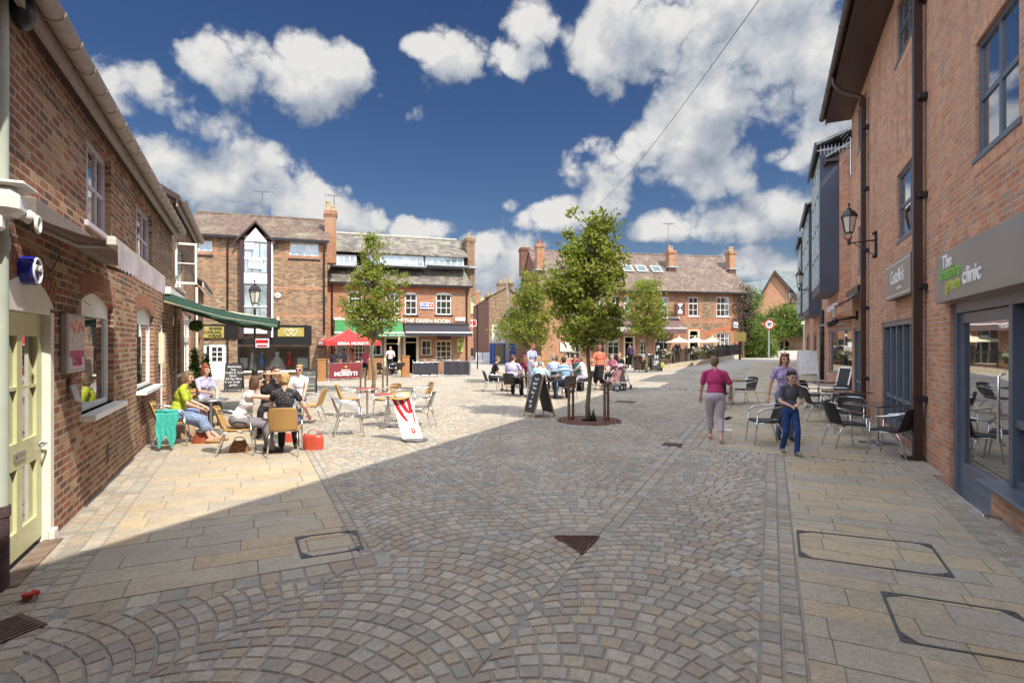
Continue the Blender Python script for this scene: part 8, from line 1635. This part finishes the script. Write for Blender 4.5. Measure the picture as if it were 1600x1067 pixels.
# pushchairs
def pushchair(x, y, rz, lab, c1):
    t = thing('pushchair', lab, 'pushchair', (x, y, gz(x, y)), rz, 'pushchairs beside the coral woman')
    for sx in (-.24, .24):
        for (yy, r_) in ((.32, .10), (-.30, .14)):
            b = MB(); M_ = Matrix.Translation((sx, yy, r_)) @ Matrix.Rotation(pi/2, 4, 'Y'); b.tube([M_ @ Vector((r_*.85*cos(a), r_*.85*sin(a), 0)) for a in np.linspace(0, 2*pi, 17)[:-1]], .022, 6, True); w_ = b.build('wheel', black, t)
            b = MB(); 
            for a in np.linspace(0, pi, 4)[:-1]: b.cyl(M_ @ Vector((r_*.8*cos(a), r_*.8*sin(a), 0)), M_ @ Vector((-r_*.8*cos(a), -r_*.8*sin(a), 0)), .008, n=5)
            b.build('spokes', alu, w_)
    b = MB()
    for sx in (-.24, .24): b.tube([(sx, .32, .12), (sx, .0, .45), (sx, -.42, 1.02)], .014, 6); b.tube([(sx, -.30, .15), (sx, .08, .55)], .014, 6)
    b.tube([(-.24, -.42, 1.02), (0, -.46, 1.05), (.24, -.42, 1.02)], .018, 6); b.build('frame', alu, t)
    b = MB(); b.prism([(-.2, .25, .42), (-.2, -.08, .38), (-.2, -.26, .85), (-.2, -.30, .83), (-.2, -.13, .32), (-.2, .25, .36)], (.4, 0, 0)); b.build('seat', c1, t)
    b = MB(); n = 10
    for i in range(n):
        a, a2 = pi*.15+pi*.55*i/n, pi*.15+pi*.55*(i+1)/n; b.prism([(-.22, -.22+.30*cos(a), .70+.30*sin(a)), (-.22, -.22+.30*cos(a2), .70+.30*sin(a2)), (-.22, -.22+.285*cos(a2), .70+.285*sin(a2)), (-.22, -.22+.285*cos(a), .70+.285*sin(a))], (.44, 0, 0))
    b.build('hood', c1, t); MB().bbox((0, -.08, .2), (.36, .36, .14), b=.04).build('basket', mat('grey net', (.2, .2, .22), .8), t)
pushchair((958-800)/850*21.3, 21.3, .9, 'red patterned pushchair right beside the coral woman', pmat('red pattern fabric', (.45, .12, .16), dots=((.7, .65, .65), 25, .4))); pushchair((972-800)/850*21.6, 21.6, -.6, 'grey patterned pushchair furthest right of the tables', pmat('grey pattern fabric', (.3, .32, .3), dots=((.7, .3, .3), 22, .35)))
# wicker armchair and table by the pub
def armchair(x, y, rz, lab):
    t = thing('wicker_armchair', lab, 'chair', (x, y, gz(x, y)), rz); b = MB(); b.bbox((0, 0, .40), (.6, .58, .12), b=.04); b.build('seat', wbrn, t); b = MB(); b.bbox((0, -.28, .66), (.62, .09, .56), Matrix.Rotation(.15, 3, 'X'), .03); b.build('backrest', wbrn, t)
    for s_ in (-1, 1): MB().bbox((s_*.31, .02, .40), (.07, .60, .46), b=.03).build('arm', wbrn, t)
    b = MB(); b.bbox((0, 0, .24), (.58, .54, .22), b=.03); b.build('skirt', wbrn, t)
    for sx in (-.26, .26):
        for sy in (-.24, .24): MB().cyl((sx, sy, 0), (sx, sy, .2), .02).build('leg', dkbrown, t)
armchair((1001-800)/850*32, 32, rad(200), 'brown wicker armchair beside the pub entrance path'); armchair((1016-800)/850*34.5, 34.5, rad(150), 'second brown wicker armchair further back under the plum awning')
table('pub_table', 'pale round pub table under the plum awning', (1009-800)/850*34, 34, .5, .98, mat('pale tabletop', (.6, .62, .62), .4))
# low paling by the waiter
wf = thing('wooden_windbreak', 'low ochre slatted windbreak behind the far tables', 'fence', ((858-800)/850*26, 26, 0), .1); b = MB(); L = 2.9
for k in range(22): b.bbox((-L/2+L*(k+.5)/22, 0, .58), (L/22-.02, .02, 1.05))
b.build('slats', mat('ochre slats', (.36, .24, .08), .7, var=.2), wf); MB().bbox((0, .03, 1.1), (L, .05, .06)).build('rail', MATS['ochre slats'], wf)
for s_ in (-1, 1): MB().bbox((s_*L/2, 0, .56), (.07, .07, 1.12)).build('post', wood, wf)
# papers on the ground at the right
for (px, py, lab) in ((1133, 672, 'white sheet of paper lying under the walking woman'), (1196, 591, 'white paper scrap on the paving beyond the far chairs')):
    p = G(px, py); t = thing('paper_sheet', lab, 'paper', p+Vector((0, 0, .012)), .4); b = MB(); n = 6; vs = [((i/n-.5)*.28, (j/n-.5)*.19, .008*sin(i*1.2+j*.9)) for j in range(n+1) for i in range(n+1)]; b.add(vs, [(j*(n+1)+i, j*(n+1)+i+1, (j+1)*(n+1)+i+1, (j+1)*(n+1)+i) for j in range(n) for i in range(n)], True); b.build('sheet', whiteb, t, recalc=False)
p = G(1138, 655); t = thing('folded_umbrella', 'small black folded object on the paving behind the walking woman', 'umbrella', p+Vector((0, 0, .03)), .8); MB().tube([(-.2, 0, 0), (0, 0, .01), (.16, 0, 0)], [.02, .035, .02], 8).build('canopy', black, t); MB().cyl((.16, 0, 0), (.3, 0, .0), .01).build('handle', alu, t)
# remove nothing: prototypes are used in place
